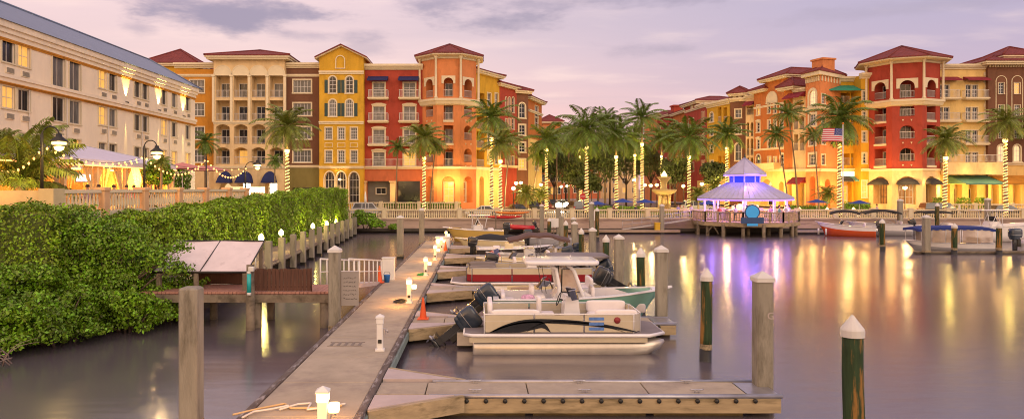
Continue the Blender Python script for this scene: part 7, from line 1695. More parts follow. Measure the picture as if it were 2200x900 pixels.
mb = MB(); mb.lathe([(4.93, 3.72), (4.97, 3.76), (4.97, 3.83), (4.93, 3.835)], n=8, smooth=False, rot=rot); mb.build('eave_light', [M_VIO], t)
mb = MB(); mb.lathe([(1.5, 5.5), (1.5, 6.55)], n=8, smooth=False, rot=rot); mb.build('lantern_panel', [M_BLUEP], t)
for x, y in ngon(1.52, 8, rot): mb = MB(); mb.box(x - .07, x + .07, y - .07, y + .07, 5.55, 6.55); mb.build('lantern_post', [M_VR], t)
mb = MB(); mb.lathe([(2.2, 6.46), (2.22, 6.58), (.05, 8.35)], n=8, smooth=False, rot=rot)
for k in range(8):
    a = 2 * PI * k / 8 + rot; mb.tube([(2.22 * math.cos(a), 2.22 * math.sin(a), 6.59), (.05 * math.cos(a), .05 * math.sin(a), 8.37)], .045, 5)
mb.build('upper_roof', [M_VR], t)
mb = MB(); mb.lathe([(2.15, 6.35), (2.19, 6.38), (2.19, 6.455), (2.15, 6.46)], n=8, smooth=False, rot=rot); mb.build('eave_light', [M_VIO], t)
mb = MB(); mb.lathe([(.08, 8.3), (.12, 8.45), (.05, 8.6), (.015, 8.85)], n=8); mb.build('finial', [M_SHUT], t)
mb = MB(); mb.lathe([(2.0, 1.5), (2.0, 2.55), (2.3, 2.6), (2.3, 2.68), (0.1, 2.69)], n=8, smooth=False, rot=rot); mb.build('bar_counter', [M_DOCKW], t)
mb = MB()
for k in range(8):
    a = R(180 + 22 * k); mb.box(math.cos(a) * 1.2 - .2, math.cos(a) * 1.2 + .2, math.sin(a) * 1.2 - .1, math.sin(a) * 1.2 + .1, 2.7, 3.1 + .1 * (k % 3))
mb.build('back_bar', [M_LITW], t)
for lx, ly in ((-2.6, -1.8), (2.6, -1.8), (0, -2.9), (0, 1.5)):
    point('pavilion_lamp', (PX + lx, PY + ly, 3.2), 330, (1, .50, .16), .15)
for k in range(4):
    a = R(-160 + 47 * k); point('violet_lamp', (PX + 4.3 * math.cos(a), PY + 4.3 * math.sin(a), 3.6), 55, (.3, .15, 1.0), .15)
point('lantern_lamp', (PX, PY - 2.6, 6.0), 90, (.35, .18, 1.0), .15)
spot('roof_wash', (PX - .6, PY - 2.1, 6.2), (PX - .8, PY - 4.2, 4.3), 130, 80, (1, .35, .45))
t = thing('blue_sign', 'round blue sign above a blue board on the pavilion railing', 'sign', (XW(1616, 71), 70.95, 1.5))
mb = MB(); mb.tube([(0, 0, 1.1), (0, .08, 1.1)], .78, 28, smooth=False); mb.build('rim', [mat('deep_blue_paint', (.02, .06, .18), rough=.5, var=.1)], t)
mb = MB(); mb.tube([(0, -.02, 1.1), (0, -.002, 1.1)], .66, 28, smooth=False); mb.build('disc', [mat('sky_blue_disc', (.03, .28, .60), rough=.4, var=.05, emit=(.05, .4, .9), es=.25)], t)
mb = MB(); mb.cbox(-1.15, 1.15, -.06, .0, -.05, .55, .02); mb.build('board', [MATS['deep_blue_paint']], t); mb = MB(); mb.box(-.55, .55, -.04, 0, -.3, -.06); mb.build('lower_board', [MATS['sky_blue_disc']], t)

# ------------------------------------------------------------------ people (one skinned body each)
def person(label, loc, rz=0., shirt=(.4, .1, .1), legs=(.05, .06, .1), sit=False, h=1.72, hair=(.05, .03, .02), arm=0.):
    t = thing('person', label, 'person', loc, rz)
    hip = .5 if sit else .93; s = h / 1.75
    J = {'pel': (0, 0, hip), 'chest': (0, .0, hip + .32), 'neck': (0, .0, hip + .52), 'head': (0, -.02, hip + .62), 'crown': (0, -.01, hip + .80)}
    E = [('pel', 'chest'), ('chest', 'neck'), ('neck', 'head'), ('head', 'crown')]; Rr = {'pel': .15, 'chest': .16, 'neck': .055, 'head': .09, 'crown': .085}
    for sx, n in ((-1, 'l'), (1, 'r')):
        J['hip' + n] = (sx * .1, 0, hip - .05)
        if sit: J['kn' + n] = (sx * .12, -.42, hip + .02); J['an' + n] = (sx * .12, -.44, .07); J['to' + n] = (sx * .12, -.6, .04)
        else: J['kn' + n] = (sx * .11, -.02, .5); J['an' + n] = (sx * .11, .01, .08); J['to' + n] = (sx * .12, -.14, .04)
        J['sh' + n] = (sx * .19, 0, hip + .45); J['el' + n] = (sx * .25, -.04 - arm * .1, hip + .18); J['wr' + n] = (sx * .2, -.24 - arm * .1, hip + .12 + arm * .15); J['ha' + n] = (sx * .17, -.33 - arm * .1, hip + .12 + arm * .2)
        E += [('pel', 'hip' + n), ('hip' + n, 'kn' + n), ('kn' + n, 'an' + n), ('an' + n, 'to' + n), ('chest', 'sh' + n), ('sh' + n, 'el' + n), ('el' + n, 'wr' + n), ('wr' + n, 'ha' + n)]
        Rr.update({'hip' + n: .10, 'kn' + n: .065, 'an' + n: .045, 'to' + n: .04, 'sh' + n: .065, 'el' + n: .045, 'wr' + n: .03, 'ha' + n: .035})
    names = list(J); me = bpy.data.meshes.new('body'); me.from_pydata([Vector(J[k]) * s for k in names], [(names.index(a), names.index(b)) for a, b in E], [])
    tmp = bpy.data.objects.new('body_tmp', me); COL.objects.link(tmp); md = tmp.modifiers.new('s', 'SKIN'); 
    for k, v in zip(names, me.skin_vertices[0].data): v.radius = (Rr[k] * s, Rr[k] * s * .8); v.use_root = (k == 'pel')
    sb = tmp.modifiers.new('u', 'SUBSURF'); sb.levels = 1; sb.render_levels = 1
    dg = bpy.context.evaluated_depsgraph_get(); m2 = bpy.data.meshes.new_from_object(tmp.evaluated_get(dg)); bpy.data.objects.remove(tmp); m2.name = 'body'
    c = lambda k, col: mat(f'cloth_{k}_{col[0]:.2f}_{col[1]:.2f}_{col[2]:.2f}', col, rough=.9, var=.12)
    m2.materials.clear(); 
    for mm in (mat('skin', (.50, .28, .19), rough=.6, var=.05), c('top', shirt), c('trousers', legs)): m2.materials.append(mm)
    for p in m2.polygons:
        z = p.center.z / s; x = abs(p.center.x / s); y = p.center.y / s; p.use_smooth = True
        p.material_index = 0 if z > hip + .5 or (y < -.2 and z > hip + .1) or (not sit and z < .06 and False) else (1 if z > hip + .04 and not (sit and y < -.18) else 2)
    link('body', m2, t)
    mb = MB(); mb.sbox((0, .02 * s, (hip + .76) * s), (.2 * s, .22 * s, .2 * s), .9, 12, 8); mb.build('hair', [mat(f'hair_{hair[0]:.2f}', hair, rough=.8, var=.2)], t)
    return t
PC = [(.5, .1, .08), (.6, .55, .5), (.08, .1, .3), (.55, .3, .35), (.1, .25, .15), (.4, .35, .3), (.65, .6, .62), (.3, .08, .2)]
ppl = [(-3.6, -2.4, 'in a red top at the left end of the pavilion bar'), (-2.2, -3.2, 'in a pale shirt, left of the centre column of the pavilion'), (-1.0, -3.3, 'in navy at the pavilion bar, just left of the blue sign'), (1.5, -3.2, 'in rose clothing just right of the blue sign'), (2.6, -2.8, 'in green near the right column of the pavilion'), (3.6, -1.9, 'in beige at the right end of the pavilion'), (4.4, -1.0, 'in white leaning at the far right railing of the pavilion')]
for i, (x, y, lb) in enumerate(ppl): person('pavilion guest ' + lb, (PX + x, PY + y, 1.5), random.uniform(-1, 4), PC[i], sit=False)
for i, (px, lb, sc) in enumerate(((1457, 'person in a lilac dress standing behind the balustrade right of the fountain', (.4, .35, .6)), (1485, 'person in a white shirt and dark trousers by the lit palm left of the pavilion', (.65, .6, .65)), (1366, 'person in dark clothing leaning at the balustrade under the blue umbrellas', (.06, .06, .07)), (1884, 'small figure in pale clothing before the red tower', (.5, .4, .45)), (1318, 'person in maroon beside the leftmost blue umbrella', (.15, .04, .05)))):
    person(lb, (XW(px, 80.8), 80.8, 1.5), random.uniform(-.6, .6), sc, h=1.68)

# ------------------------------------------------------------------ cars
def car(label, X, Y, z, rz, col, kind='suv', L=4.6, W=1.8):
    t = thing('parked_car', label, 'car', (X, Y, z), rz, 'cars near the waterfront'); hb, hr = (.95, 1.72) if kind == 'suv' else (.85, 1.40)
    pm = mat(f'car_paint_{col[0]:.2f}_{col[1]:.2f}_{col[2]:.2f}', col, rough=.25, var=.04, coat=.6)
    l2 = L / 2
    prof = [(-l2, .35), (-l2 - .02, .7), (-l2 + .05, hb), (-l2 + .9 if kind != 'suv' else -l2 + .25, hb + .03), (l2 - 1.35, hb + .02), (l2 - .25, hb - .14), (l2, hb - .32), (l2, .35)]
    gh = [(-l2 + (.12 if kind == 'suv' else .75), hb), (-l2 + (.35 if kind == 'suv' else 1.25), hr - .03), (-l2 + (.9 if kind == 'suv' else 1.7), hr), (l2 - (1.9 if kind == 'suv' else 2.1), hr - .02), (l2 - 1.2, hb)]
    mb = MB()
    def slab(poly, ws, m):
        n = len(poly); vs = []
        for y, k in ws: vs += [(x, y, z_ if k == 1 else z_) for x, z_ in poly]
        fs = [tuple(range(n - 1, -1, -1)), tuple((len(ws) - 1) * n + i for i in range(n))]
        for r in range(len(ws) - 1): fs += [(r * n + i, r * n + (i + 1) % n, (r + 1) * n + (i + 1) % n, (r + 1) * n + i) for i in range(n)]
        mb.add(vs, fs, m)
    c = [(sum(p[0] for p in prof) / len(prof)), .62]
    ins = [(c[0] + (x - c[0]) * .97, c[1] + (z_ - c[1]) * .92) for x, z_ in prof]; n = len(prof)
    vs = [(x, -W / 2, z_) for x, z_ in ins] + [(x, -W / 2 + .12, z_) for x, z_ in prof] + [(x, W / 2 - .12, z_) for x, z_ in prof] + [(x, W / 2, z_) for x, z_ in ins]
    fs = [tuple(range(n - 1, -1, -1)), tuple(3 * n + i for i in range(n))] + [(r * n + i, r * n + (i + 1) % n, (r + 1) * n + (i + 1) % n, (r + 1) * n + i) for r in range(3) for i in range(n)]
    mb.add(vs, fs, 0)
    n = len(gh); w0, w1 = W / 2 - .08, W / 2 - .3
    yy = [w0, w1, w1, w1, w0]
    vs = [(x, -y, z_) for (x, z_), y in zip(gh, yy)] + [(x, y, z_) for (x, z_), y in zip(gh, yy)]
    mb.add(vs, [tuple(range(n - 1, -1, -1)), tuple(range(n, 2 * n))] + [(i, i + 1, n + i + 1, n + i) for i in range(n - 1)], 0); mb.build('body', [pm], t)
    mid = (gh[2][0] + gh[3][0]) / 2; 
    for sy in (-1, 1):
        mb = MB()
        def q(x0, x1):
            for (xa, xb) in ((x0, x1),):
                zb_, zt = hb + .07, hr - .12; f_ = lambda z_: (w0 + (w1 - w0) * (z_ - hb) / (hr - hb)) + .006
                lo0 = max(xa, gh[0][0] + .12); hi1 = min(xb, gh[4][0] - .25); t0 = max(xa, gh[1][0] + .15); t1 = min(xb, gh[3][0] - .02)
                mb.add([(lo0, sy * f_(zb_), zb_), (hi1, sy * f_(zb_), zb_), (t1, sy * f_(zt), zt), (t0, sy * f_(zt), zt)], [(0, 1, 2, 3)])
        q(-9, mid - .45 if kind == 'suv' else mid - .04); q(mid - .37 if kind == 'suv' else mid + .04, mid + .35); q(mid + .43, 9); mb.build('side_windows', [M_SMOKE], t)
        for x in (-l2 + .85, l2 - .85):
            mb = MB(); mb.tube([(0, -.11, 0), (0, .11, 0)], .34, 18); w = mb.build('wheel', [M_BLK], t, (x, sy * (W / 2 - .1), .34)); mb = MB(); mb.tube([(0, sy * .09, 0), (0, sy * .12, 0)], .2, 12); mb.build('rim', [M_GALV], w)
        mb = MB(); mb.sbox((l2 - .08, sy * (W / 2 - .28), hb - .28), (.2, .4, .16), .5); mb.build('headlight', [M_WHITE], t); mb = MB(); mb.sbox((-l2 + .06, sy * (W / 2 - .2), hb - .15), (.14, .28, .3), .5); mb.build('tail_light', [mat('tail_red', (.4, .01, .01), rough=.3, var=0)], t)
    for (a, b, s_) in ((0, 1, -1), (4, 3, 1)):
        mb = MB(); p, r_ = Vector((gh[a][0], 0, gh[a][1])), Vector((gh[b][0], 0, gh[b][1])); u, v = p.lerp(r_, .15), p.lerp(r_, .9); o = Vector((s_ * .012, 0, .012))
        mb.add([(u.x + o.x, -w0 + .12, u.z + .012), (u.x + o.x, w0 - .12, u.z + .012), (v.x + o.x, w1 - .06, v.z + .012), (v.x + o.x, -w1 + .06, v.z + .012)], [(0, 1, 2, 3)]); mb.build('windscreen' if s_ > 0 else 'rear_window', [M_SMOKE], t)
    return t
car('silver estate car parked at the left before the balustrade of the red townhouse', XW(795, 89), 89, 1.5, .0, (.45, .46, .48)); car('white car seen over the balustrade left of the lit palms', XW(1037, 87), 87, 1.5, PI, (.65, .64, .62), 'sedan', 4.5)
car('black saloon parked at the lamp post left of the avenue', XW(1112, 95), 95, 1.5, -1.2, (.02, .02, .025), 'sedan'); car('dark grey off-road car second in the parked row left of the avenue', XW(1143, 100), 100, 1.5, -1.3, (.06, .055, .05)); car('dull red car at the far end of the parked row left of the avenue', XW(1170, 110), 110, 1.5, -1.35, (.2, .05, .04)); car('dark green car farthest in the parked row', XW(1188, 118), 118, 1.5, -1.4, (.05, .07, .06))
car('dark jeep right of the headlights on the avenue', XW(1234, 101), 101, 1.5, 1.75, (.05, .045, .06)); car('white saloon behind the dark jeep', XW(1252, 108), 108, 1.5, 1.75, (.5, .5, .5), 'sedan')
car('dark estate car behind the short lit palm at the right', XW(2022, 88.3), 88.3, 1.5, 0, (.035, .03, .03), L=5.2); car('low dark saloon at the right edge behind the balustrade', XW(2158, 88.3), 88.3, 1.5, 0, (.03, .03, .035), 'sedan', 5.0); car('white van-like car behind the left eave of the pavilion', XW(1500, 99), 99, 1.6, 0, (.6, .6, .58))
cr = car('car on the avenue driving towards the viewer with dazzling headlights', XW(1205, 112), 112, 1.5, -PI / 2, (.2, .2, .2)); mb = MB(); mb.lathe([(.02, 0), (.3, .02), (.34, .12), (.1, .2)], n=12); 
for sy in (-.62, .62):
    mb = MB(); mb.sbox((2.36, sy, .9), (.16, 1.0, .8), .8); mb.build('headlight_glare', [mat('headlight_glow', (1, 1, 1), var=0, emit=(1, .88, .62), es=40)], cr)  # glowing lens far oversized, the headlight flare is built into its shape
spot('headlight_beam', (XW(1205, 109), 109.3, 2.2), (XW(1150, 85), 85, 1.5), 6000, 50, (1, .85, .6))

# ------------------------------------------------------------------ street lamps, umbrellas, fountain, flag
def street_lamp(label, px, py, Y, zb=1.7, e=520, r=.3):
    x, z = XW(px, Y), ZW(py, Y); t = thing('street_lamp', label, 'street lamp', (x, Y, zb), 0, 'globe lamps along the waterfront'); h = z - zb
    mb = MB(); mb.lathe([(.16, 0), (.12, .1), (.06, .35), (.045, h - .35), (.1, h - .25), (.1, h - .2)], n=8); mb.build('post', [M_DARK], t)
    mb = MB(); mb.lathe([(.09, -.24), (r * .85, -.12), (r, .0), (r * .8, .16), (.05, .28)], (0, 0, h), 12); mb.build('globe', [M_BULB], t); mb = MB(); mb.lathe([(r * .7, .2), (.05, .32), (.02, .5)], (0, 0, h), 8); mb.build('cap', [M_DARK], t)
    point('lamp_glow', (0, -.5, h), e, (1, .68, .28), .2, t)
for px, py, Y, lb in ((1103, 405, 92, 'foremost globe lamp beside the black saloon'), (1109, 394, 100, 'globe lamp behind the foremost one beside the black saloon'), (1119, 393, 104, 'globe lamp above the bright green bush'), (1162, 397, 108, 'globe lamp just left of the lit palm at the left kerb'), (1206, 401, 125, 'globe lamp above the dazzling headlights, left of a pair'), (1218, 400, 130, 'globe lamp above the dazzling headlights, right of a pair'), (1231, 400, 122, 'globe lamp between the headlights and the central palms'), (1243, 401, 110, 'globe lamp touching the central palm trunks'), (1271, 401, 104, 'globe lamp on a dark post right of the tallest central palm'), (1362, 387, 115, 'high globe lamp left of the two long lit trunks'), (1385, 398, 112, 'globe lamp left of the fountain, first of three'), (1398, 399, 104, 'globe lamp left of the fountain, middle of three'), (1411, 398, 110, 'globe lamp touching the fountain'), (1468, 400, 105, 'globe lamp left of the bushy lit palm'), (1508, 396, 104, 'globe lamp left above the pavilion eave, outer one'), (1546, 399, 108, 'globe lamp directly above the pavilion eave'), (1944, 404, 93, 'bright globe lamp before the door of the red tower')):
    street_lamp(lb, px, py, Y)
def umbrella(label, px, py, Y, m, r=1.4, zb=1.6, closed=False):
    x, z = XW(px, Y), ZW(py, Y); t = thing('umbrella', label, 'umbrella', (x, Y, zb), .3); h = z - zb
    mb = MB(); mb.tube([(0, 0, 0), (0, 0, h)], .03, 6); mb.lathe([(.25, 0), (.2, .08), (.03, .1)], n=10); mb.build('pole', [M_WHITE], t)
    mb = MB()
    if closed: mb.lathe([(.16, -1.3), (.14, -.9), (.1, -.3), (.02, .02)], (0, 0, h), 8)
    else: mb.lathe([(r, -.42), (r * .5, -.2), (.02, .02)], (0, 0, h), 8, smooth=False)
    mb.build('canopy', [m], t)
M_BLU = mat('blue_canvas', (.02, .06, .32), rough=.8, var=.1); M_ROSE = mat('rose_canvas', (.60, .22, .18), rough=.8, var=.1)
for px, py, lb in ((1283, 432, 'blue parasol right of the stop sign'), (1338, 427, 'blue parasol under the lit palm left of the fountain'), (1386, 428, 'blue parasol nearest the fountain'), (1522, 431, 'blue parasol half behind the pavilion eave'), (1755, 428, 'blue parasol right of the pavilion'), (1846, 430, 'blue parasol right of the flagpole')): umbrella(lb, px, py, 86, M_BLU, 1.35)
umbrella('furled pale parasol on the boardwalk end by the silver car', 785, 412, 82, M_WHITE, closed=True, zb=1.5); umbrella('furled white striped parasol on the seawall behind the big white boat', 2061, 440, 80, M_CAP, closed=True, zb=1.5)
for px, py, Y, lb in ((392, 350, 50, 'rose parasol on the terrace right of the tent'), (447, 356, 58, 'second rose parasol on the terrace, farther right')): umbrella(lb, px, py, Y, M_ROSE, 1.9, 3.9)
t = thing('stop_sign', 'red octagonal stop sign at the lawn corner left of the central palms', 'sign', (XW(1252, 91), 91, 1.5)); h = ZW(422, 91) - 1.5
mb = MB(); mb.tube([(0, .03, 0), (0, .03, h + .3)], .03, 6); mb.build('post', [M_GALV], t); mb = MB(); mb.prism(ngon(.42, 8, PI / 8), -.01, .01, 0, 'y'); b = mb.build('plate', [mat('sign_red', (.5, .02, .02), rough=.5, var=.03)], t, (0, 0, h)); textmesh('STOP', .26, M_CAP, b, (0, -.016, -.09), (PI / 2, 0, 0), .002)
# fountain
t = thing('fountain', 'tall cream tiered fountain glowing at the centre of the plaza', 'fountain', (XW(1427, 100), 100, 1.6))
M_FON = mat('fountain_stone', (.50, .38, .20), rough=.7, var=.12)
mb = MB(); mb.lathe([(3.2, 0), (3.3, .5), (3.1, .6), (2.8, .5), (2.8, .3), (.1, .3)], n=20); mb.build('basin', [M_FON], t)
for a in range(4):
    c = (math.cos(a * PI / 2 + .6) * .95, math.sin(a * PI / 2 + .6) * .95); mb = MB(); mb.lathe([(.3, .3), (.18, .6), (.16, 2.2), (.26, 2.5)], (*c, 0), 8); mb.build('column', [M_FON], t)
mb = MB(); mb.lathe([(.5, .3), (.35, .9), (.5, 1.3), (.3, 2.5)], n=12); mb.build('core', [M_FON], t)
mb = MB(); mb.lathe([(1.0, 2.5), (1.7, 3.0), (1.75, 3.25), (1.4, 3.3), (.5, 3.3), (.38, 3.5), (.42, 4.2), (.6, 4.5), (.95, 4.9), (1.0, 5.05), (.5, 5.1)], n=16); mb.build('upper_basin', [M_FON], t)
mb = MB(); mb.lathe([(.42, 5.1), (.4, 5.35), (.25, 5.6), (.05, 5.9)], n=10); mb.build('finial', [M_LAMP], t)
for a in (-2.4, -1.57, -.7): spot('fountain_uplight', (XW(1427, 100) + 2.4 * math.cos(a), 100 + 2.4 * math.sin(a), 2.2), (XW(1427, 100), 100, 5), 200, 70, (1, .68, .2))
# flag
t = thing('flagpole', 'tall white flagpole with a gold ball at the edge of the seawall plaza', 'flagpole', (XW(1811, 80.6), 80.6, 1.5)); h = ZW(268, 80.6) - 1.5
mb = MB(); mb.tube([(0, 0, 0), (0, 0, h)], [.09, .05], 8); mb.build('pole', [M_WHITE], t); mb = MB(); mb.sbox((0, 0, h + .12), (.26, .26, .26), 1); mb.build('ball', [M_KO], t)
fo = link('flag', flag_mesh(2.6, 1.5, n=22), None, (XW(1811, 80.6) - .08, 80.6, ZW(305, 80.6))); fo.rotation_euler = (0, R(-7), PI * 1.03); tag(fo, 'large striped national flag streaming left from the tall flagpole', 'flag')
# ground lights
for i, (px, lb) in enumerate(((1718, 'glowing ground light left of the orange tower hedge'), (1777, 'glowing ground light under the spiky bush'), (1834, 'glowing ground light right of the flagpole'))):
    x = XW(px, 86); t = thing('ground_light', lb, 'light', (x, 86, 1.5), 0, 'ground lights right of the pavilion'); mb = MB(); mb.lathe([(.1, 0), (.1, .8), (.06, .85)], n=8); mb.build('stem', [M_DARK], t); mb = MB(); mb.lathe([(.15, .85), (.2, 1.0), (.03, 1.2)], n=8); mb.build('lamp', [M_BULB], t); point('ground_glow', (0, .6, 1.1), 130, (1, .65, .2), .15, t)
for i, px in enumerate((1405, 1960, 2110)):
    pass

# ------------------------------------------------------------------ restaurant terrace
t = thing('restaurant_tent', 'white pitched restaurant tent glowing orange beneath, with tied curtains', 'tent', (-24, 37, 3.9))
M_TENT = mat('white_tent_fabric', (.62, .58, .68), rough=.7, var=.05); M_CURTN = mat('cream_curtain', (.70, .50, .26), rough=.85, var=.1)
def tent(x0, x1, y0, y1, ze, zr, k):
    mb = MB(); a, b = (x0 + x1) / 2, 0
    vs = [(x0, y0, ze), (x1, y0, ze), (x1, y1, ze), (x0, y1, ze), (a, y0 + k, zr), (a, y1 - k, zr)]
    mb.add(vs, [(0, 1, 4), (1, 2, 5, 4), (2, 3, 5), (3, 0, 4, 5)]); mb.box(x0, x1, y0 - .03, y0, ze - .35, ze); mb.box(x1, x1 + .03, y0, y1, ze - .35, ze); mb.build('canopy', [M_TENT], t)
    mb = MB()
    for p, q in ((0, 4), (1, 4), (1, 5), (2, 5), (4, 5)): mb.tube([vs[p], vs[q]], .04, 5)
    mb.build('ridge_cord', [G_GREYH], t)
tent(-5, 4.0, -3, 9.0, 2.6, 3.75, 3.0); tent(-5.5, 3.6, -12, -3.2, 2.6, 3.6, 3.0)
for i, y in enumerate((-12, -9, -6.2, -3.1, -.2, 2.8, 5.8, 8.9)):
    mb = MB(); mb.box(3.7, 3.9, y - .1, y + .1, 0, 2.35); mb.build('post', [M_CURTN], t)
    for sg in (-1, 1):
        mb = MB(); mb.grid(lambda a, b: (3.62 + .08 * math.sin(a * 22), y + sg * (.12 + a * (.15 + .75 * (abs(b - .42) / .58) ** 1.3 * (1 if b > .42 else .45))), 2.3 * b), 14, 8); mb.build('curtain', [M_CURTN], t)
mb = MB(); mb.quad((-5, -12, 0.02), (-5, 9, .02), (-5, 9, 2.3), (-5, -12, 2.3)); mb.quad((-5, 9.05, .02), (3.7, 9.05, .02), (3.7, 9.05, 2.4), (-5, 9.05, 2.4)); mb.build('back_wall', [M_INT], t)
for k in range(7):
    mb = MB(); xx = -4.2 + k * 1.15; mb.grid(lambda a, b: (xx + .9 * (a - .5) * (.35 + .65 * abs(b - .45) * 1.8), 8.9 + .06 * math.sin(a * 20), 2.4 * b), 12, 8); mb.build('curtain', [M_CURTN], t)
for i, y in enumerate((-10, -5, 0, 4, 8)):
    mb = MB(); mb.cbox(-.1, .1, -.35, .35, 2.1, 2.2, .02); mb.build('ceiling_light', [M_BULB], t, (2.6, y, 0)); point('tent_glow', (1.4, y, 1.7), 950, (1, .42, .09), .3, t)
mb = MB(); mb.tube([(4.06, -12, 2.28), (4.06, 9, 2.28)], .035, 5); mb.build('light_strip', [M_FEST], t); mb = MB(); mb.tube([(-5, -12.06, 2.28), (4.06, -12.06, 2.28)], .035, 5); mb.build('light_strip', [M_FEST], t)
for y in (-8, -11.5): point('tent_glow', (2.5, y - .3, 1.7), 600, (1, .42, .09), .3, t)
t = thing('television', 'lit television screen hanging in the restaurant tent', 'television', (-20.6, 36.3, 5.55)); mb = MB(); mb.cbox(-.04, .04, -.36, .36, -.22, .22, .02); mb.build('case', [M_BLK], t)
mb = MB(); mb.quad((.045, -.33, -.19), (.045, .33, -.19), (.045, .33, .19), (.045, -.33, .19)); mb.quad((-.5, 0, 0), (-.5, 0, .001), (-.5, .001, 0), (-.5, 0, 0)) if False else None; mb.build('screen', [mat('screen_glow', (1, 1, 1), var=0, emit=(1, .92, .85), es=1.6)], t); t.rotation_euler = (0, 0, -.9)
for k, (x, y) in enumerate(((-19.5, 31.5), (-19.6, 34.4), (-19.4, 38.2), (-19.6, 41.5), (-21.5, 33), (-21.5, 40))):
    t = thing('cafe_table', f'{ords[k]} restaurant table of the terrace, counting from the left' if k < 4 else ('table deeper in the tent, left one' if k == 4 else 'table deeper in the tent, right one'), 'table', (x, y, 3.9), 0, 'restaurant tables on the terrace')
    mb = MB(); mb.lathe([(.45, .72), (.45, .76), (.02, .77)], n=16); mb.build('top', [M_WHITE], t); mb = MB(); mb.lathe([(.25, 0), (.05, .05), (.04, .72)], n=8); mb.build('pedestal', [M_DARK], t)
for k, (px, Y, lb, sc) in enumerate(((188, 33.5, 'diner in a mauve shirt leaning forward at the terrace table under the screen', (.45, .3, .4)), (212, 34, 'diner with dark hair in red at the terrace table under the screen', (.5, .08, .06)), (272, 37.5, 'diner in a pink top near the second lamp post', (.6, .25, .25)), (288, 38.5, 'diner in bright red near the second lamp post', (.6, .05, .04)), (245, 36, 'diner in a cream shirt at the middle terrace table', (.6, .5, .4)), (120, 31.5, 'diner in brown left of the television', (.3, .15, .08)))):
    ch = thing('cafe_chair', 'dark chair of the ' + lb.split(' at ')[0].split(' near ')[0].split(' left ')[0], 'chair', (XW(px, Y), Y, 3.9), .6); mb = MB(); mb.cbox(-.22, .22, -.22, .22, .42, .47, .01); mb.build('seat', [M_DARK], ch); mb = MB(); mb.cbox(-.22, .22, .2, .24, .47, .95, .01); mb.build('backrest', [M_DARK], ch)
    for sx in (-.2, .2):
        for sy in (-.2, .2): mb = MB(); mb.tube([(sx, sy, 0), (sx, sy, .42)], .018, 5); mb.build('leg', [M_DARK], ch)
    person(lb, (XW(px, Y), Y, 3.87), .6, sc, sit=True)
def gooseneck(label, px, pyt, lpx, lpy, Y, e=160):
    x = XW(px, Y); t = thing('terrace_lamp', label, 'street lamp', (x, Y, 3.9 if px < 500 else 3.2), 0, 'gooseneck lamps on the terrace wall'); z0 = t.location[2]; h = ZW(pyt, Y) - z0; dx = XW(lpx, Y) - x; zl = ZW(lpy, Y) - z0
    pts = [(0, 0, 0), (0, 0, h - dx * .5)] + [(dx / 2 - dx / 2 * math.cos(a), 0, h - dx * .5 + dx * .5 * math.sin(a)) for a in [PI * k / 10 for k in range(1, 11)]] + [(dx, 0, zl + .45)]
    mb = MB(); mb.tube(pts, [.07, .06] + [.03] * 11, 8); mb.lathe([(.16, 0), (.13, .25), (.08, .5)], n=10); mb.build('pole', [M_DARK], t)
    mb = MB(); mb.lathe([(.1, .42), (.12, .3), (.32, .14), (.34, .08)], (dx, 0, zl), 14); mb.build('shade', [M_DARK], t)
    mb = MB(); mb.lathe([(.27, .075), (.29, -.0), (.26, -.04)], (dx, 0, zl), 14); mb.lathe([(.3, -.06), (.31, -.1), (.24, -.12)], (dx, 0, zl), 14, 1); mb.lathe([(.2, -.12), (.17, -.24), (.05, -.32)], (dx, 0, zl), 14); mb.build('lens', [M_BULB, M_DARK], t); point('gooseneck_glow', (dx + .3, -.5, zl - .3), e, (1, .66, .25), .15, t)
gooseneck('large gooseneck lamp on the beige corner wall at the far left', 90, 272, 127, 309, 29.2); gooseneck('middle gooseneck lamp by the right end of the tent', 310, 302, 337, 330, 37.6); gooseneck('gooseneck lamp before the navy awnings, farthest right of three', 527, 348, 553, 356, 54)
t = thing('string_light_pole', 'thin dark pole lifting the string lights between the rose parasols', 'pole', (XW(443, 46), 46, 3.9)); mb = MB(); mb.tube([(0, 0, 0), (0, 0, ZW(335, 46) - 3.9)], .05, 6); mb.build('shaft', [M_DARK], t)
def festoon(label, P, sag, n, r=.05):
    t = thing('string_lights', label, 'string lights', P[0]); a = Vector(P[0]); b = Vector(P[1]); o = a; f = lambda s: a.lerp(b, s) - o - Vector((0, 0, sag * 4 * s * (1 - s)))
    mb = MB(); mb.tube([f(i / 24) for i in range(25)], .012, 4); mb.build('cable', [M_DARK], t); mb = MB()
    proto = MB(); proto.lathe([(.001, -.14), (r, -.08), (r * .9, -.03), (.02, 0)], n=6); me = proto.mesh('bulb', [M_FEST])
    for i in range(n): link('bulb', me, t, f((i + .5) / n))
W3 = lambda px, py, Y: (XW(px, Y), Y, ZW(py, Y))
festoon('string of bulbs from the first lamp post to the tent corner', (W3(92, 312, 29.2), W3(310, 335, 37.6)), .55, 15); festoon('string of bulbs from the second lamp post to the thin pole', (W3(310, 335, 37.6), W3(443, 340, 46)), 1.0, 17, .055); festoon('string of bulbs from the thin pole to the third lamp post', (W3(443, 340, 46), W3(530, 358, 54)), 1.0, 15, .065)
festoon('string of bulbs along the tent edge behind the first', (W3(120, 345, 34.5), W3(300, 345, 40)), .3, 14); festoon('short string of bulbs at the far left of the terrace', (W3(0, 365, 29.5), W3(90, 318, 29.2)), .35, 8); festoon('high string of bulbs over the rose parasols', (W3(340, 350, 42), W3(520, 362, 60)), .2, 9, .06)
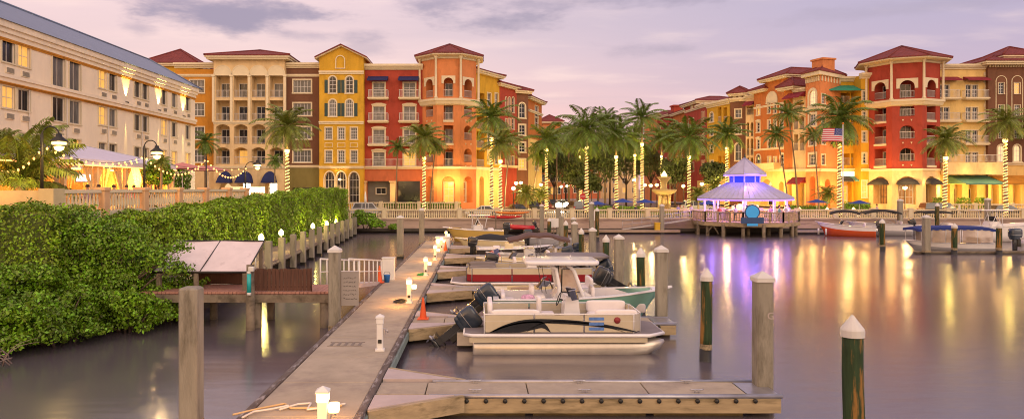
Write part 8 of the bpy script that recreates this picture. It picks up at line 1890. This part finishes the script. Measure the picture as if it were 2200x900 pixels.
# bright kiosk by the navy awnings
t = thing('lit_kiosk', 'dazzling white lit entrance kiosk under the navy awnings', 'kiosk', (XW(578, 84), 84, 2.0)); mb = MB()
mb.box(-4.6, -.5, 0, .1, 2.5, 3.2); mb.build('canopy_sign', [M_LITW], t); mb = MB(); mb.box(-1.9, 1.0, 0, 2, 0, 2.2); mb.build('cabin', [mat('kiosk_wall', (.8, .78, .6), rough=.6, var=.05)], t)
for x in (-2.6, 0.6): mb = MB(); mb.box(x - .4, x + .4, -.3, -.1, .1, 3.6); mb.build('light_panel', [mat('kiosk_light', (1, 1, .9), var=0, emit=(1, .95, .7), es=4)], t)
point('kiosk_glow', (-1, -1.5, 2.2), 700, (1, .9, .6), .4, t)

# ------------------------------------------------------------------ ground-floor lights on the far buildings
for px, py, Y, e in ((925, 390, 94.0, 700), (966, 391, 93.5, 1100), (1003, 391, 94.0, 700), (1035, 395, 98, 500), (1060, 400, 102, 450), (1100, 395, 105, 500), (1140, 390, 110, 500), (1500, 395, 122, 600), (1545, 395, 118, 700), (1590, 400, 113, 600), (1640, 400, 107, 1400), (1655, 400, 105, 1200), (1680, 400, 103, 700), (1717, 398, 99, 700), (1747, 398, 96.5, 700), (1778, 400, 97, 600), (1826, 405, 98, 1200), (1858, 400, 96.3, 700), (1895, 388, 93.8, 450), (1915, 386, 92.8, 500), (1950, 386, 92.8, 500), (1985, 392, 94.5, 500), (2030, 408, 95, 700), (2075, 408, 95, 700), (2120, 408, 94.5, 700), (2165, 408, 94.5, 700), (2205, 408, 94.5, 600), (2145, 370, 93.5, 350), (2085, 368, 93.8, 250), (845, 415, 95.5, 120), (715, 405, 94.5, 200), (655, 400, 94, 200), (1610, 340, 109, 500), (1820, 350, 96, 400), (440, 395, 93, 200)):
    point('facade_light', W3(px, py, Y), e * LK, (1, .55, .16), .5)
for px, py, Y in ((925, 388, 94.6), (966, 391, 94.55), (1003, 388, 94.6), (1895, 387, 94.4), (1915, 386, 94.0), (1950, 386, 94.0), (2058, 408, 96.5), (2118, 404, 96), (2150, 407, 95.6), (2180, 366, 96.6), (2140, 366, 96.6), (1643, 396, 107.5), (1656, 394, 106.5), (1740, 396, 99), (1775, 398, 98.3)):
    pass
